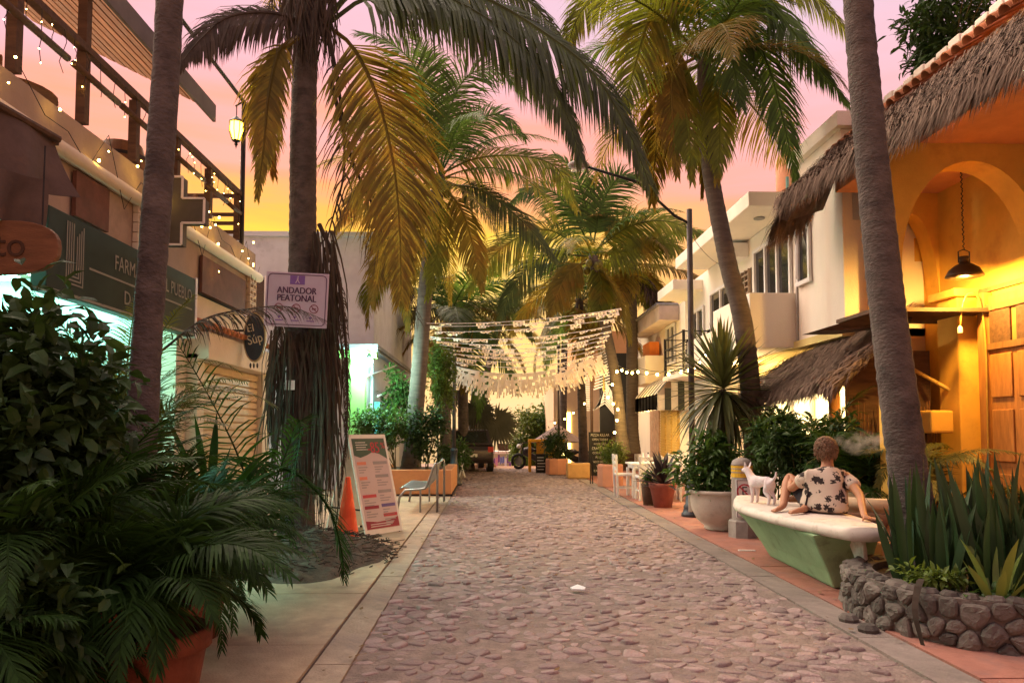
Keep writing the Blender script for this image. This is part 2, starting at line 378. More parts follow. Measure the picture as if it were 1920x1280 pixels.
def leafmesh(mb, c, d, up, l, w):
    d = d.normalized(); s = d.cross(up)
    if s.length < .1: s = d.cross(V((1, 0, 0)))
    s.normalize(); n = s.cross(d)
    m1, m2 = c + d * l * .28 + n * l * .06, c + d * l * .66 + n * l * .02
    mb.raw([c, m1 + s * w * .42 + n * w * .12, m1 - s * w * .42 + n * w * .12, m2 + s * w * .38 + n * w * .1, m2 - s * w * .38 + n * w * .1, c + d * l - n * l * .16, m1, m2], [(0, 6, 1), (0, 2, 6), (6, 7, 3, 1), (2, 4, 7, 6), (7, 5, 3), (4, 5, 7)])
def foliage(parent, c, rad, n, m, ll=.09, lw=.045, seed=1, clumps=14, name='foliage', floor=None):
    """many leaves gathered in clumps through an ellipsoid"""
    r = random.Random(seed); mb = MB(); c = V(c); cl = []
    for i in range(clumps):
        d = V((r.gauss(0, 1), r.gauss(0, 1), r.gauss(0, 1))).normalized() * r.uniform(.35, .85)
        cl.append((V((d.x * rad[0], d.y * rad[1], d.z * rad[2])), r.uniform(.25, .45)))
    for i in range(n):
        o, q = r.choice(cl); g = V((r.gauss(0, .5), r.gauss(0, .5), r.gauss(0, .5))) * q
        p = c + o + V((g.x * rad[0], g.y * rad[1], g.z * rad[2]))
        if floor is not None and p.z < floor: p.z = floor + r.uniform(0, .1)
        dirn = (g.normalized() * .6 + V((r.gauss(0, 1), r.gauss(0, 1), r.gauss(0, .7) - .15)) * .6)
        leafmesh(mb, p, dirn, V((r.gauss(0, .5), r.gauss(0, .5), 1)), ll * r.uniform(.6, 1.3), lw * r.uniform(.7, 1.2))
    o = mb.build(name, m, parent); o['kind'] = 'stuff'; return o
def stems(parent, base, tips, r=.012, m=None):
    mb = MB()
    for i, q in enumerate(tips): 
        o = V(base) + V((.03 * math.cos(i * 2.4), .03 * math.sin(i * 2.4), 0)); q = V(q)
        mb.tube(spline([o, o.lerp(q, .5) + V((0, 0, .08)), q], 6), [r, r, r * .9, r * .8, r * .6, r * .4], 5)
    return mb.build('stem', m or stem_m, parent)
def shrub(name, base, c, rad, n, m, label, ll=.09, lw=.045, seed=1, clumps=14, cat='shrub', group=None):
    t = thing(name, base, label, cat, group); r = random.Random(seed + 99)
    foliage(t, c, rad, n, m, ll, lw, seed, clumps, floor=base[2] + .03)
    stems(t, base, [V(c) + V((r.uniform(-.6, .6) * rad[0], r.uniform(-.6, .6) * rad[1], r.uniform(-.1, .6) * rad[2])) for _ in range(7)])
    return t
def blade_mesh(name, l, w, m, curve=.15, seg=5, fold=.25, tip=.0, base=.5):
    """one long leaf along +z, curving toward +x, folded along its midrib"""
    mb = MB(); vs = []; fs = []
    for i in range(seg + 1):
        t = i / seg; z = l * t * (1 - .12 * curve * t); x = curve * l * t * t; hw = w * .5 * (base + (1 - base) * math.sin(min(1, t * 2.2) * math.pi / 2)) * (1 if t < .55 else max(tip, 1 - ((t - .55) / .45) ** 1.6))
        vs += [(x, -hw, z), (x + hw * fold, 0, z), (x, hw, z)]
    for i in range(seg):
        a = i * 3; fs += [(a, a + 1, a + 4, a + 3), (a + 1, a + 2, a + 5, a + 4)]
    mb.raw(vs, fs); return mb.mesh(name, m, True)
def rosette(parent, o, meshes, n, tilt0, tilt1, seed=1, name='leaf', s0=.8, s1=1.15, spread=.02, rise=0):
    r = random.Random(seed)
    for i in range(n):
        f = i / max(1, n - 1); az = i * 2.399 + r.uniform(-.2, .2); ti = R(tilt0 + (tilt1 - tilt0) * f + r.uniform(-7, 7)); s = r.uniform(s0, s1)
        M = Matrix.Rotation(az, 4, 'Z') @ Matrix.Rotation(ti, 4, 'Y')
        inst(name, r.choice(meshes), parent, V(o) + V((math.cos(az) * spread, math.sin(az) * spread, rise * (1 - f))), M.to_euler(), (s, s, s))
def areca(base, nf, fl, label, seed=1, m=None, pot=None, L=.34, n=34, spread=(25, 80), stemh=.8, group='feathery palms in pots', azr=None, name='areca_palm', w=.03):
    r = random.Random(seed); t = thing(name, base, label, 'potted palm' if pot else 'palm', group); b = V(base); z = b.z
    if pot:
        h, rad, pmat = pot; MB().lathe([(rad * .68, 0), (rad * .95, h * .72), (rad * 1.0, h * .84), (rad * 1.09, h * .85), (rad * 1.1, h * .98), (rad * .98, h), (rad * .95, h * .93), (0, h * .92)], b, 26).build('pot', pmat, t, smooth=True)
        z += h * .9
    for i in range(nf):
        az = r.uniform(*azr) if azr else i * 2.399 + seed; e = R(r.uniform(90 - spread[1], 90 - spread[0])); o = V((b.x + math.cos(az) * .07, b.y + math.sin(az) * .07, z)); l = fl * r.uniform(.75, 1.15)
        sh = stemh * r.uniform(.5, 1.1); top = o + V((math.cos(az) * .12, math.sin(az) * .12, 1)) * sh * .8
        c = [o, o.lerp(top, .6)] + arc(top, az, e, l, R(r.uniform(50, 95)), 6)
        frond(t, c, m or areca_m, L, n, w, .35, .012, t0=.12 + .42 * sh / (sh + l), seed=seed * 50 + i)
    return t
# ================================================================= GROUND
XL, XKL, XKR, XR = -.88, -1.12, 2.62, 2.90
YE = 28.5
MB().raw([(x, y, z) for y, z in ((-60, -.06), (30.6, -.06), (45, -1.5), (62, -2.55), (900, -2.6)) for x in (-600, 600)], [(2 * i, 2 * i + 1, 2 * i + 3, 2 * i + 2) for i in range(4)]).build('ground', pm('sandy ground', (.30, .21, .15), .95, .2, .6, .2, 20))['kind'] = 'structure'
road = MB().raw([(XL, 1, 0), (XKR, 1, 0), (XKR, YE, 0), (XL, YE, 0)], [(0, 1, 2, 3)]).build('road', mortar_m); road['kind'] = 'structure'
def cobbles():
    r = random.Random(3); dx, dy = .148, .098; x0, y0 = XL + .03, 3.6; nx = int((XKR - XL) / dx) + 1; ny = int((YE - y0) / dy)
    S = {}
    for j in range(-1, ny + 1):
        for i in range(-1, nx + 1):
            S[i, j] = (x0 + (i + .5 * (j % 2) + r.uniform(-.4, .4)) * dx, y0 + (j + r.uniform(-.38, .38)) * dy)
    near = []; far = MB()
    for j in range(ny):
        for i in range(nx):
            px, py = S[i, j]
            if px > XKR - .03 or px < XL + .03: continue
            bx = dx * .85; by = dy * 1.1; poly = [(px - bx, py - by), (px + bx, py - by), (px + bx, py + by), (px - bx, py + by)]
            for dj in (-2, -1, 0, 1, 2):
                for di in (-2, -1, 0, 1, 2):
                    q = S.get((i + di, j + dj))
                    if (di or dj) and q:
                        nxv, nyv = q[0] - px, q[1] - py; c = (q[0] ** 2 - px ** 2 + q[1] ** 2 - py ** 2) / 2; res = []
                        for k in range(len(poly)):
                            a, b = poly[k], poly[(k + 1) % len(poly)]; da = a[0] * nxv + a[1] * nyv - c; db = b[0] * nxv + b[1] * nyv - c
                            if da <= 0: res.append(a)
                            if da * db < 0: t = da / (da - db); res.append((a[0] + (b[0] - a[0]) * t, a[1] + (b[1] - a[1]) * t))
                        poly = res
                        if len(poly) < 3: break
                if len(poly) < 3: break
            if len(poly) < 3: continue
            if r.random() < .2: continue
            cx = sum(p[0] for p in poly) / len(poly); cy = sum(p[1] for p in poly) / len(poly); s = r.choice((r.uniform(.5, .8), r.uniform(.85, .98), r.uniform(.85, 1.0))); ring = []
            n = len(poly)
            for k in range(n):
                a, b = poly[k], poly[(k + 1) % n]
                for t in (.2, .8): ring.append(((a[0] + (b[0] - a[0]) * t - cx) * s, (a[1] + (b[1] - a[1]) * t - cy) * s))
            h = r.uniform(-.003, .009) + (.010 if r.random() < .18 else 0); tx, ty = r.uniform(-.12, .12), r.uniform(-.12, .12); n = len(ring); vs = []
            for f, z in ((1.03, -.01), (.97, h * .6), (.80, h), (.45, h + .004)):
                vs += [(x * f, y * f, z + (x * tx + y * ty) * (f < 1) + (r.uniform(-.0015, .0015) if f < 1 else 0)) for x, y in ring]
            fs = [tuple(range(3 * n, 4 * n))] + [(a * n + k, a * n + (k + 1) % n, (a + 1) * n + (k + 1) % n, (a + 1) * n + k) for a in range(3) for k in range(n)]
            inview = abs((px * F / py) + 920 - 960) < 980 and py > 4.25
            if inview and len(near) < 300: near.append(((cx, cy), vs, fs))
            else: far.raw([(x + cx, y + cy, z) for x, y, z in vs], fs)
    for (cx, cy), vs, fs in near:
        me = MB().raw(vs, fs).mesh('cobblestone', stone_m, True); inst('cobblestone', me, road, (cx, cy, 0))
    return far.mesh('cobblestones', stone_m, True)
fc = inst('cobblestones', cobbles(), road); fc['kind'] = 'stuff'
def per_island_tone(m):
    t = m.node_tree; g = t.nodes.new('ShaderNodeNewGeometry'); oi = [n for n in t.nodes if n.type == 'OBJECT_INFO'][0]; mr = [l.to_node for l in t.links if l.from_node == oi][0]
    a = t.nodes.new('ShaderNodeMath'); a.operation = 'ADD'; f = t.nodes.new('ShaderNodeMath'); f.operation = 'FRACT'
    t.links.new(g.outputs['Random Per Island'], a.inputs[0]); t.links.new(oi.outputs['Random'], a.inputs[1]); t.links.new(a.outputs[0], f.inputs[0]); t.links.new(f.outputs[0], mr.inputs['Value'])
for m in (stone_m, thatch_m, leaf_m, leaf_lit, leaf_dark, areca_m, frond_green, frond_yel, frond_old, frond_dark, frond_dead): per_island_tone(m)

def slabs(name, x0, x1, y0, y1, nx, ln, m, z, piece, seed):
    r = random.Random(seed); s = MB().raw([(x0, y0, z - .02), (x1, y0, z - .02), (x1, y1, z - .02), (x0, y1, z - .02)], [(0, 1, 2, 3)]).build(name, mortar_m); s['kind'] = 'structure'
    wx = (x1 - x0) / nx; ny = int((y1 - y0) / ln); meshes = [MB().box((-wx / 2 + .004, -ln / 2 + .004, -.03), (wx / 2 - .004, ln / 2 - .004, 0)).mesh(piece, m)]
    for i in range(nx):
        for j in range(ny): inst(piece, meshes[0], s, (x0 + (i + .5) * wx, y0 + (j + .5) * ln, z + r.uniform(-.002, .003)), (r.uniform(-.0015, .0015), r.uniform(-.0015, .0015), 0))
    return s
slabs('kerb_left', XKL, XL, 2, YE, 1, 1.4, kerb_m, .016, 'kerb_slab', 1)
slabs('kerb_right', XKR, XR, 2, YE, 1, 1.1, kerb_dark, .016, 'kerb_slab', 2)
slabs('pavement_left', -4.0, XKL - .012, 2, YE, 2, 1.6, concrete, .024, 'paving_slab', 3)
slabs('pavement_right', XR + .01, 6.6, 2, YE, 4, 1.2, red_pave, .022, 'paving_slab', 4)
MB().raw([(-30, YE, -.002), (30, YE, -.002), (30, YE + 2, -.002), (-30, YE + 2, -.002)], [(0, 1, 2, 3)]).build('cross_street', pm('worn orange paving', (.36, .20, .13), .9, .25, 2, .3, 30))['kind'] = 'structure'
# sea and sand at the end of the street
MB().raw([(-400, 88, -2.52), (400, 88, -2.52), (400, 880, -2.5), (-400, 880, -2.5)], [(0, 1, 2, 3)]).build('sea', pm('sea', (.10, .10, .12), .15, .1, .3, .3, 1))['kind'] = 'structure'

# ================================================================= LEFT: drugstore with roof terrace
XF = -3.95
L1 = thing('drugstore_building', (XF, 7, 0), 'two storey drugstore with open roof terrace and lit shop interior', 'building')
wall_brown = pm('dull plaster', (.34, .25, .19), .9, .15, 2, .2, 60, c2=(.22, .16, .12), c2f=.55, c2s=1.4)
box('upper_wall', (XF, 1.5, 3.4), (-9.5, 12.3, 4.0), wall_brown, L1)
box('parapet', (XF + .02, 1.5, 4.1), (XF - .18, 12.35, 4.42), wall_brown, L1, bevel=.01)
MB().tube([(XF + .06, 1.5, 4.03), (XF + .06, 12.42, 4.03)], .075, 10).build('moulding', cream_wall, L1, smooth=True)
box('terrace_floor', (XF - .19, 1.5, 4.02), (-9.5, 12.3, 4.12), concrete, L1)
box('pier', (XF - .02, 9.42, .02), (XF - .5, 9.75, 3.4), cream_wall, L1)
box('pier', (XF - .02, 5.15, .02), (XF - .5, 5.5, 3.4), cream_wall, L1)
box('side_wall', (XF - .02, 1.5, .02), (-9.5, 5.14, 3.4), wall_brown, L1)
box('back_wall', (-8.6, 5.15, .02), (-8.8, 9.75, 3.4), pm('teal lit shop wall', (.45, .62, .58), .8, .1, 2, 0), L1)
box('shop_floor', (XF - .03, 5.2, .015), (-8.6, 9.7, .035), pm('shop tiles', (.5, .5, .48), .4, .1, 3, 0), L1)
box('partition', (-4.5, 9.45, .02), (-8.6, 9.6, 3.4), pm('shop side wall', (.6, .66, .62), .8, .1, 2, 0), L1)
for k in range(3):
    for j in range(3):
        box('ceiling_light', (-4.5 - k * 1.3, 5.7 + j * 1.35, 3.33), (-5.5 - k * 1.3, 6.5 + j * 1.35, 3.38), em('teal tube light', (.35, 1, .80), 2), L1)
# recessed panels under the terrace
for y0, y1, z0, z1 in ((6.95, 7.55, 3.5, 3.93), (10.0, 11.75, 3.35, 3.85)):
    box('sign_panel', (XF + .02, y0, z0), (XF + .06, y1, z1), pm('rust brown panel', (.13, .055, .035), .7, .3, 4, .1), L1)
for y0 in (8.15, 11.95):
    for k in range(5):
        for j in range(2): 
            mb = MB(); a, b = y0 + j * .16, 3.45 + k * .11
            for p, q in (((a, b), (a + .15, b + .02)), ((a, b + .08), (a + .15, b + .1)), ((a, b + .02), (a + .02, b + .08)), ((a + .13, b + .02), (a + .15, b + .08))): mb.box((XF + .01, p[0], p[1]), (XF + .07, q[0], q[1]))
            mb.build('lattice_block', cream_wall, L1)
# terrace railing: posts, top rail, broken second rail
posts = [5.2, 6.2, 7.25, 8.3, 9.4, 10.5, 11.7]
for y in posts: box('rail_post', (XF - .03, y - .045, 4.5), (XF - .12, y + .045, 5.9 if y in (6.2, 7.25) else 5.2), dark_wood, L1)
MB().bar((XF - .05, 3.5, 5.24), (XF - .05, 11.8, 5.24), .08, .07).build('top_rail', dark_wood, L1)
for a, b, z in ((5.3, 6.9, 4.98), (7.0, 7.85, 4.98), (7.92, 9.0, 4.98), (9.3, 10.2, 4.95), (10.3, 11.1, 4.92), (11.15, 11.7, 4.92)):
    MB().tube([(XF - .03, a, z), (XF - .03, b, z)], .035, 8).build('middle_rail', dark_wood, L1, smooth=True)
for z in (4.62, 4.76, 4.9): MB().bar((XF - .1, 11.7, z), (XF - 3, 11.75, z), .05).build('side_rail', dark_wood, L1)
MB().bar((XF - .06, 11.7, 5.2), (XF - 3, 11.75, 5.2), .06).build('side_rail', dark_wood, L1)
MB().vtube([(XF - .02, 11.75, 4.1), (XF - .02, 11.75, 6.75)], .04, 8).build('lantern_post', dark_metal, L1)
MB().tube([(XF - .02, 11.75, 6.75), (XF - .02, 3, 6.72)], .03, 6).build('top_pole', dark_metal, L1)
# slatted canopy over the terrace, rising away from the street
e0, e1 = V((XF + .02, 0, 5.97)), V((-6.4, 0, 7.2))
for k in range(17):
    p = e0.lerp(e1, k / 16.5); q = e0.lerp(e1, (k + .8) / 16.5)
    MB().raw([(p.x, 3, p.z), (p.x, 10.3, p.z), (q.x, 10.3, q.z), (q.x, 3, q.z)] + [(a, y, b + .03) for a, y, b in ((p.x, 3, p.z), (p.x, 10.3, p.z), (q.x, 10.3, q.z), (q.x, 3, q.z))], [(0, 1, 2, 3), (7, 6, 5, 4), (0, 4, 5, 1), (1, 5, 6, 2), (2, 6, 7, 3), (3, 7, 4, 0)]).build('canopy_slat', pm('canopy slat', (.42, .20, .09), .7, .3, 3, .2, 30, stretch=(6, 1, 6), rand=.2), L1)
MB().raw([(e0.x, 3, e0.z + .05), (e0.x, 10.3, e0.z + .05), (e1.x, 10.3, e1.z + .05), (e1.x, 3, e1.z + .05)], [(0, 1, 2, 3)]).build('canopy_sheet', pm('canopy sheet', (.16, .11, .09), .8, .2, 3, .1), L1)
box('fascia', (XF + .03, 3, 5.82), (XF + .07, 10.33, 6.06), pm('grey fascia', (.15, .13, .125), .8, .2, 3, .1), L1)

# drugstore fascia sign
sgn = thing('drugstore_sign', (XF + .1, 8, 2.7), 'long dark green drugstore fascia sign with pale lettering and key pattern', 'sign')
green_dk = pm('dark green sign', (.018, .035, .028), .5, .2, 4, 0); sign_ln = pm('pale sign line', (.24, .23, .19), .6, .1, 5, 0)
box('panel', (XF + .03, 6.35, 2.68), (XF + .17, 9.5, 3.42), green_dk, sgn, bevel=.01)
box('end_cap', (XF + .02, 9.503, 2.66), (XF + .175, 9.56, 3.44), white_paint, sgn)
box('stripe', (XF + .172, 7.0, 3.0), (XF + .176, 9.4, 3.02), sign_ln, sgn)
box('stripe', (XF + .172, 6.4, 2.69), (XF + .178, 9.45, 2.715), sign_ln, sgn)
txt(sgn, 'FARMACIAS DEL PUEBLO', .215, (XF + .175, 8.42, 3.17), FACE_X, sign_ln, xs=.80)
txt(sgn, 'D R U G S', .20, (XF + .175, 8.1, 2.85), FACE_X, sign_ln)
mb = MB()
for k in range(4):
    y0, y1, z0 = 6.62 + k * .035, 6.90 - k * .035, 2.80 + k * .035
    mb.box((XF + .172, y0, z0), (XF + .176, y0 + .014, 3.36)); mb.box((XF + .172, y1 - .014, z0), (XF + .176, y1, 3.36 - k * .035)); mb.box((XF + .1721, y0 + .014, z0), (XF + .1761, y1 - .014, z0 + .014))
mb.build('key_pattern', sign_ln, sgn)

# pharmacy cross with white outline
cx = thing('pharmacy_cross', (XF + .25, 8.9, 3.9), 'dark cross shaped pharmacy sign with thin white outline', 'sign')
c0 = at(318, 395, 8.6); a_, b_ = .40, .145
pl = [(-b_, a_), (b_, a_), (b_, b_), (a_, b_), (a_, -b_), (b_, -b_), (b_, -a_), (-b_, -a_), (-b_, -b_), (-a_, -b_), (-a_, b_), (-b_, b_)]
mb = MB(); mb.prism([(c0.x + x, c0.y, c0.z + z) for x, z in pl], (0, .14, 0)); mb.build('panel', pm('dull cross panel', (.09, .075, .06), .6, .2, 4, 0), cx)
mb = MB()
for i in range(12):
    p, q = pl[i], pl[(i + 1) % 12]; mb.bar((c0.x + p[0], c0.y - .01, c0.z + p[1]), (c0.x + q[0], c0.y - .01, c0.z + q[1]), .022, .02, V((0, 1, 0)))
mb.build('outline', pm('outline white', (.75, .66, .62), .5, .05, 3, 0), cx)
MB().bar((XF, c0.y + .07, c0.z), (c0.x - a_, c0.y + .07, c0.z), .04).build('bracket', dark_metal, cx)

# hanging lantern
def lantern(p, label):
    t = thing('lantern', p, label, 'lantern'); p = V(p)
    MB().tube([p + V((.0, .0, .42)), p + V((0, 0, .27))], .008, 5).build('chain', dark_metal, t)
    MB().bar(p + V((-.02, 0, .42)), p + V((.10, 0, .50)), .02).build('bracket', dark_metal, t)
    MB().lathe([(.0, .27), (.03, .25), (.115, .17), (.12, .15), (.0, .15)], p, 8).build('cap', dark_metal, t)
    MB().lathe([(.055, -.13), (.105, .02), (.10, .15)], p, 8).build('glass', em('amber glass', (1, .55, .03), 3.2), t)
    for k in range(8):
        a = k * math.pi / 4; d = V((math.cos(a), math.sin(a), 0)); MB().tube([p + d * .06 + V((0, 0, -.135)), p + d * .112 + V((0, 0, .02)), p + d * .106 + V((0, 0, .15))], .008, 4).build('rib', dark_metal, t)
    MB().lathe([(.0, -.28), (.015, -.22), (.03, -.2), (.02, -.17), (.06, -.15), (.062, -.13), (0, -.13)], p, 8).build('finial', dark_metal, t)
    lamp('lantern_light', p + V((0, 0, .03)), (1, .6, .2), 6, .06)
lantern(at(443, 248, 11.7), 'small amber glass lantern hanging from the post at the end of the terrace')

# fairy lights along the terrace railing
fl = thing('fairy_lights', (XF, 9, 5.2), 'icicle fairy lights hanging from the terrace railing', 'fairy lights')
r = random.Random(11); mw = MB(); mbu = MB()
y = 5.4
while y < 11.6:
    l = r.uniform(.18, .5); x = XF - .02; pts = [(x + r.uniform(-.02, .02), y + r.uniform(-.03, .03), 5.2 - l * k / 4) for k in range(5)]; mw.tube(pts, .004, 3)
    for p in pts[1:]:
        if r.random() < .35: mbu.sphere(p, .006, 5, 4)
    y += r.uniform(.15, .3)
for i in range(30):
    yy = r.uniform(5.5, 12); zz = 4.5 - abs(r.gauss(0, .28)); mbu.sphere((XF + .1 + r.uniform(0, .05), yy, zz), r.uniform(.007, .017), 6, 4)
for i in range(9):
    yy = 6 + i * .7; mw.tube([(XF + .11, yy, 4.45 - .25 * (i % 2)), (XF + .11, yy + .35, 4.2 - .2 * (i % 3)), (XF + .11, yy + .7, 4.45 - .25 * ((i + 1) % 2))], .004, 3)
mw.build('wire', dark_metal, fl, kind='stuff'); mbu.build('bulb_row', em('fairy bulb', (1, .62, .10), 9), fl, kind='stuff')

# terrace furniture seen from below
def wchair(loc, rz, label, m, group, s=1, name='wooden_chair'):
    t = thing(name, loc, label, 'chair', group, rz)
    for x in (-.2, .2):
        MB().bar((x, -.2, 0), (x, -.2, .44 * s), .045).build('leg', m, t, local=True)
        MB().bar((x, .2, 0), (x, .24, .88 * s), .045).build('leg', m, t, local=True)
    MB().box((-.23, -.23, .44 * s), (.23, .22, .48 * s)).build('seat', m, t, local=True, bevel=.006)
    for z in (.58, .70, .82): MB().box((-.2, .205, z * s - .03), (.2, .228, z * s + .035)).build('back_slat', m, t, local=True)
    for x in (-.2, .2): MB().bar((x, -.18, .2), (x, .19, .2), .025).build('stretcher', m, t, local=True)
    return t
for (px, py, Y), rz, lb in (((75, 190, 6.6), .4, 'brown wooden chair on the terrace beside the tarp'), ((215, 305, 8.0), 2.2, 'brown wooden chair on the terrace beside the second tall post'), ((390, 390, 10.9), -.5, 'brown wooden chair on the terrace close to the lantern post')):
    p = at(px, py, Y); wchair((XF - .75, Y, 4.12), rz, lb, brown_wood, 'chairs on the roof terrace')
def rtable(x, y, z, label, m, r=.42, h=.74):
    t = thing('terrace_table', (x, y, z), label, 'table', 'tables on the roof terrace')
    MB().lathe([(r, h - .03), (r, h)], (x, y, z), 20).build('top', m, t); MB().lathe([(.25, 0), (.25, .03), (.04, .06), (.04, h - .03)], (x, y, z), 12).build('pedestal', m, t)
rtable(XF - .85, 7.35, 4.12, 'round terrace table between the tarp and the second chair', brown_wood); rtable(XF - .8, 9.9, 4.12, 'round terrace table near the middle of the railing', brown_wood)
# storage barrel and board leaning on the railing
t = thing('barrel', (XF - .45, 8.9, 4.12), 'wooden barrel standing behind the terrace railing', 'barrel')
MB().lathe([(.22, 0), (.29, .25), (.30, .4), (.27, .62), (.22, .8), (0, .8)], (XF - .5, 8.9, 4.12), 16).build('staves', brown_wood, t, smooth=True)
for z in (.15, .62): MB().lathe([(.277, z), (.277, z + .04)], (XF - .5, 8.9, 4.12), 16).build('hoop', dark_metal, t)

# dark tarp awning draped off the first bay
tp = thing('brown_tarp', (XF, 5, 3.6), 'dark brown tarp hanging in folds from the terrace edge', 'tarp')
def cloth(name, P, nu, nv, m, parent, amp=.05, fr=9, thick=.012):
    """bilinear patch with folds; P = corner points (00,10,11,01)"""
    vs = []; fs = []; P = [V(p) for p in P]; nrm = (P[1] - P[0]).cross(P[3] - P[0]).normalized()
    for sd in (0, 1):
        for j in range(nv + 1):
            for i in range(nu + 1):
                u, v = i / nu, j / nv; p = P[0].lerp(P[1], u).lerp(P[3].lerp(P[2], u), v)
                vs.append(p + nrm * (amp * math.sin(u * fr + v * 1.5) * (.3 + v) + sd * thick))
    o = (nu + 1) * (nv + 1)
    for sd in (0, 1):
        for j in range(nv):
            for i in range(nu):
                a = sd * o + j * (nu + 1) + i; fs.append((a, a + 1, a + nu + 2, a + nu + 1) if sd else (a + nu + 1, a + nu + 2, a + 1, a))
    return MB().raw(vs, fs).build(name, m, parent, smooth=True)
tarp_m = pm('brown tarp', (.10, .065, .05), .85, .3, 3, .2, 30, c2=(.16, .09, .05), c2f=.55, c2s=2)
cloth('sheet', [at(-60, 170, 4.9), at(105, 265, 5.6), at(150, 370, 5.6), at(-60, 330, 4.9)], 16, 8, tarp_m, tp, .06, 8)
cloth('flap', [at(-60, 300, 4.85), at(90, 340, 5.2), at(85, 430, 5.2), at(-60, 400, 4.85)], 14, 8, tarp_m, tp, .05, 11)
MB().tube([at(-60, 165, 4.9), at(110, 262, 5.6)], .03, 8).build('pole', dark_wood, tp)
MB().bar(at(105, 265, 5.6), at(105, 265, 5.6) + V((-.6, .3, .1)), .05).build('pole', dark_wood, tp)

# round wooden hanging sign 'to'
ws = thing('wooden_sign', at(20, 465, 5.0), 'rounded brown wooden hanging sign with carved letters', 'sign')
c0 = at(-5, 463, 5.0); poly = []
for k in range(28):
    a = 2 * math.pi * k / 28; x = math.copysign(abs(math.cos(a)) ** .7, math.cos(a)) * .40; z = math.copysign(abs(math.sin(a)) ** .8, math.sin(a)) * .185; poly.append((c0.x + x, c0.y, c0.z + z))
MB().prism(poly, (0, .05, 0)).build('board', pm('carved board', (.19, .085, .04), .7, .35, 3, .3, 30, stretch=(1, 6, 6)), ws, bevel=.008)
txt(ws, 'to', .24, (c0.x + .085, c0.y - .004, c0.z + .01), FACE_Y, pm('carved letter', (.07, .035, .02), .8, .2, 5, 0), .004)
for dx in (-.1, .28): MB().tube([(c0.x + dx, c0.y + .02, c0.z + .15), (c0.x + dx, c0.y + .02, c0.z + .7)], .006, 4).build('chain', dark_metal, ws)
# shop shelves with packages
for k in range(3):
    t = thing('shop_shelf', (-7.4 + k * 1.1, 7.2, .03), ['shelf of packages along the back wall of the drugstore', 'middle shelf of packages inside the drugstore', 'shelf of packages next to the drugstore opening'][k], 'shelf', 'drugstore shelves'); x0 = -8.3 + k * 1.25
    for z in (.3, .8, 1.3, 1.8): box('board', (x0, 6.2, z), (x0 + .4, 9.2, z + .03), white_paint, t)
    for y in (6.2, 9.2): box('upright', (x0, y, .03), (x0 + .4, y + .03, 2.1), white_paint, t)
    rr = random.Random(k + 40)
    for ci, c in enumerate(((.7, .12, .08), (.1, .25, .6), (.75, .75, .72), (.1, .45, .25))):
        mb = MB()
        for q in range(26):
            z = rr.choice((.33, .83, 1.33, 1.83)); y = rr.uniform(6.3, 9.1); mb.box((x0 + .1, y, z), (x0 + .39, y + rr.uniform(.05, .12), z + rr.uniform(.1, .28)))
        mb.build('package_row', pm('package %d' % ci, c, .5, .1, 3, 0), t, kind='stuff')
lamp('drugstore_light', (-5.6, 7.4, 3.1), (.55, 1, .88), 6, .3)

# ================================================================= LEFT: shuttered shop
L2 = thing('shuttered_shop', (XF, 11, 0), 'low cream shop with closed roller shutter and tiled ledge', 'building')
box('wall', (XF - .06, 9.76, .02), (-9, 13.2, 3.34), cream_wall, L2)
for y0, y1 in ((9.76, 10.0), (12.55, 12.95)): box('pier', (XF + .12, y0, .02), (XF - .05, y1, 2.5), cream_wall, L2, bevel=.01)
box('lintel', (XF + .26, 9.76, 2.42), (XF - .05, 13.0, 2.78), cream_wall, L2, bevel=.015)
shut_m = pm('beige shutter slat', (.50, .36, .22), .6, .12, 5, .05, c2=(.38, .26, .15), c2f=.58, c2s=3)
sm_ = MB().box((-.02, 10.0, -.055), (.012, 12.55, .035)).mesh('shutter_slat', shut_m)
sm2 = MB().box((-.025, 10.0, .035), (-.012, 12.55, .056)).mesh('shutter_slat', shut_m)
sh = box('shutter', (XF - .02, 10.0, .03), (XF - .045, 12.55, 2.42), shut_m, L2)
for k in range(21): inst('shutter_slat', sm_, sh, (XF + .012, 0, .09 + k * .113))
rt = random.Random(5)
tile_mesh = MB()
for sgn_, ang in ((0, 0),):
    n = 7; vs = []; fs = []
    for e, rr_ in ((0, .085), (1, .065)):
        for i in range(n):
            a = math.pi * i / (n - 1); vs += [(.42 * e, math.cos(a) * rr_, math.sin(a) * rr_), (.42 * e, math.cos(a) * (rr_ - .014), math.sin(a) * (rr_ - .014))]
    for i in range(n - 1):
        a, b = 2 * i, 2 * n + 2 * i; fs += [(a, a + 2, b + 2, b), (a + 1, b + 1, b + 3, a + 3), (a, a + 1, a + 3, a + 2), (b, b + 2, b + 3, b + 1)]
    tile_mesh.raw(vs, fs)
roof_tile = pm('clay roof tile', (.42, .16, .075), .85, .25, 5, .25, 40, c2=(.25, .11, .07), c2f=.55, c2s=3, rand=.3)
tile_me = tile_mesh.mesh('roof_tile', roof_tile, True)
for k in range(18): inst('roof_tile', tile_me, L2, (XF + .33, 9.86 + k * .178, 2.80), (0, R(180 + 22), 0), (1, 1, -1))
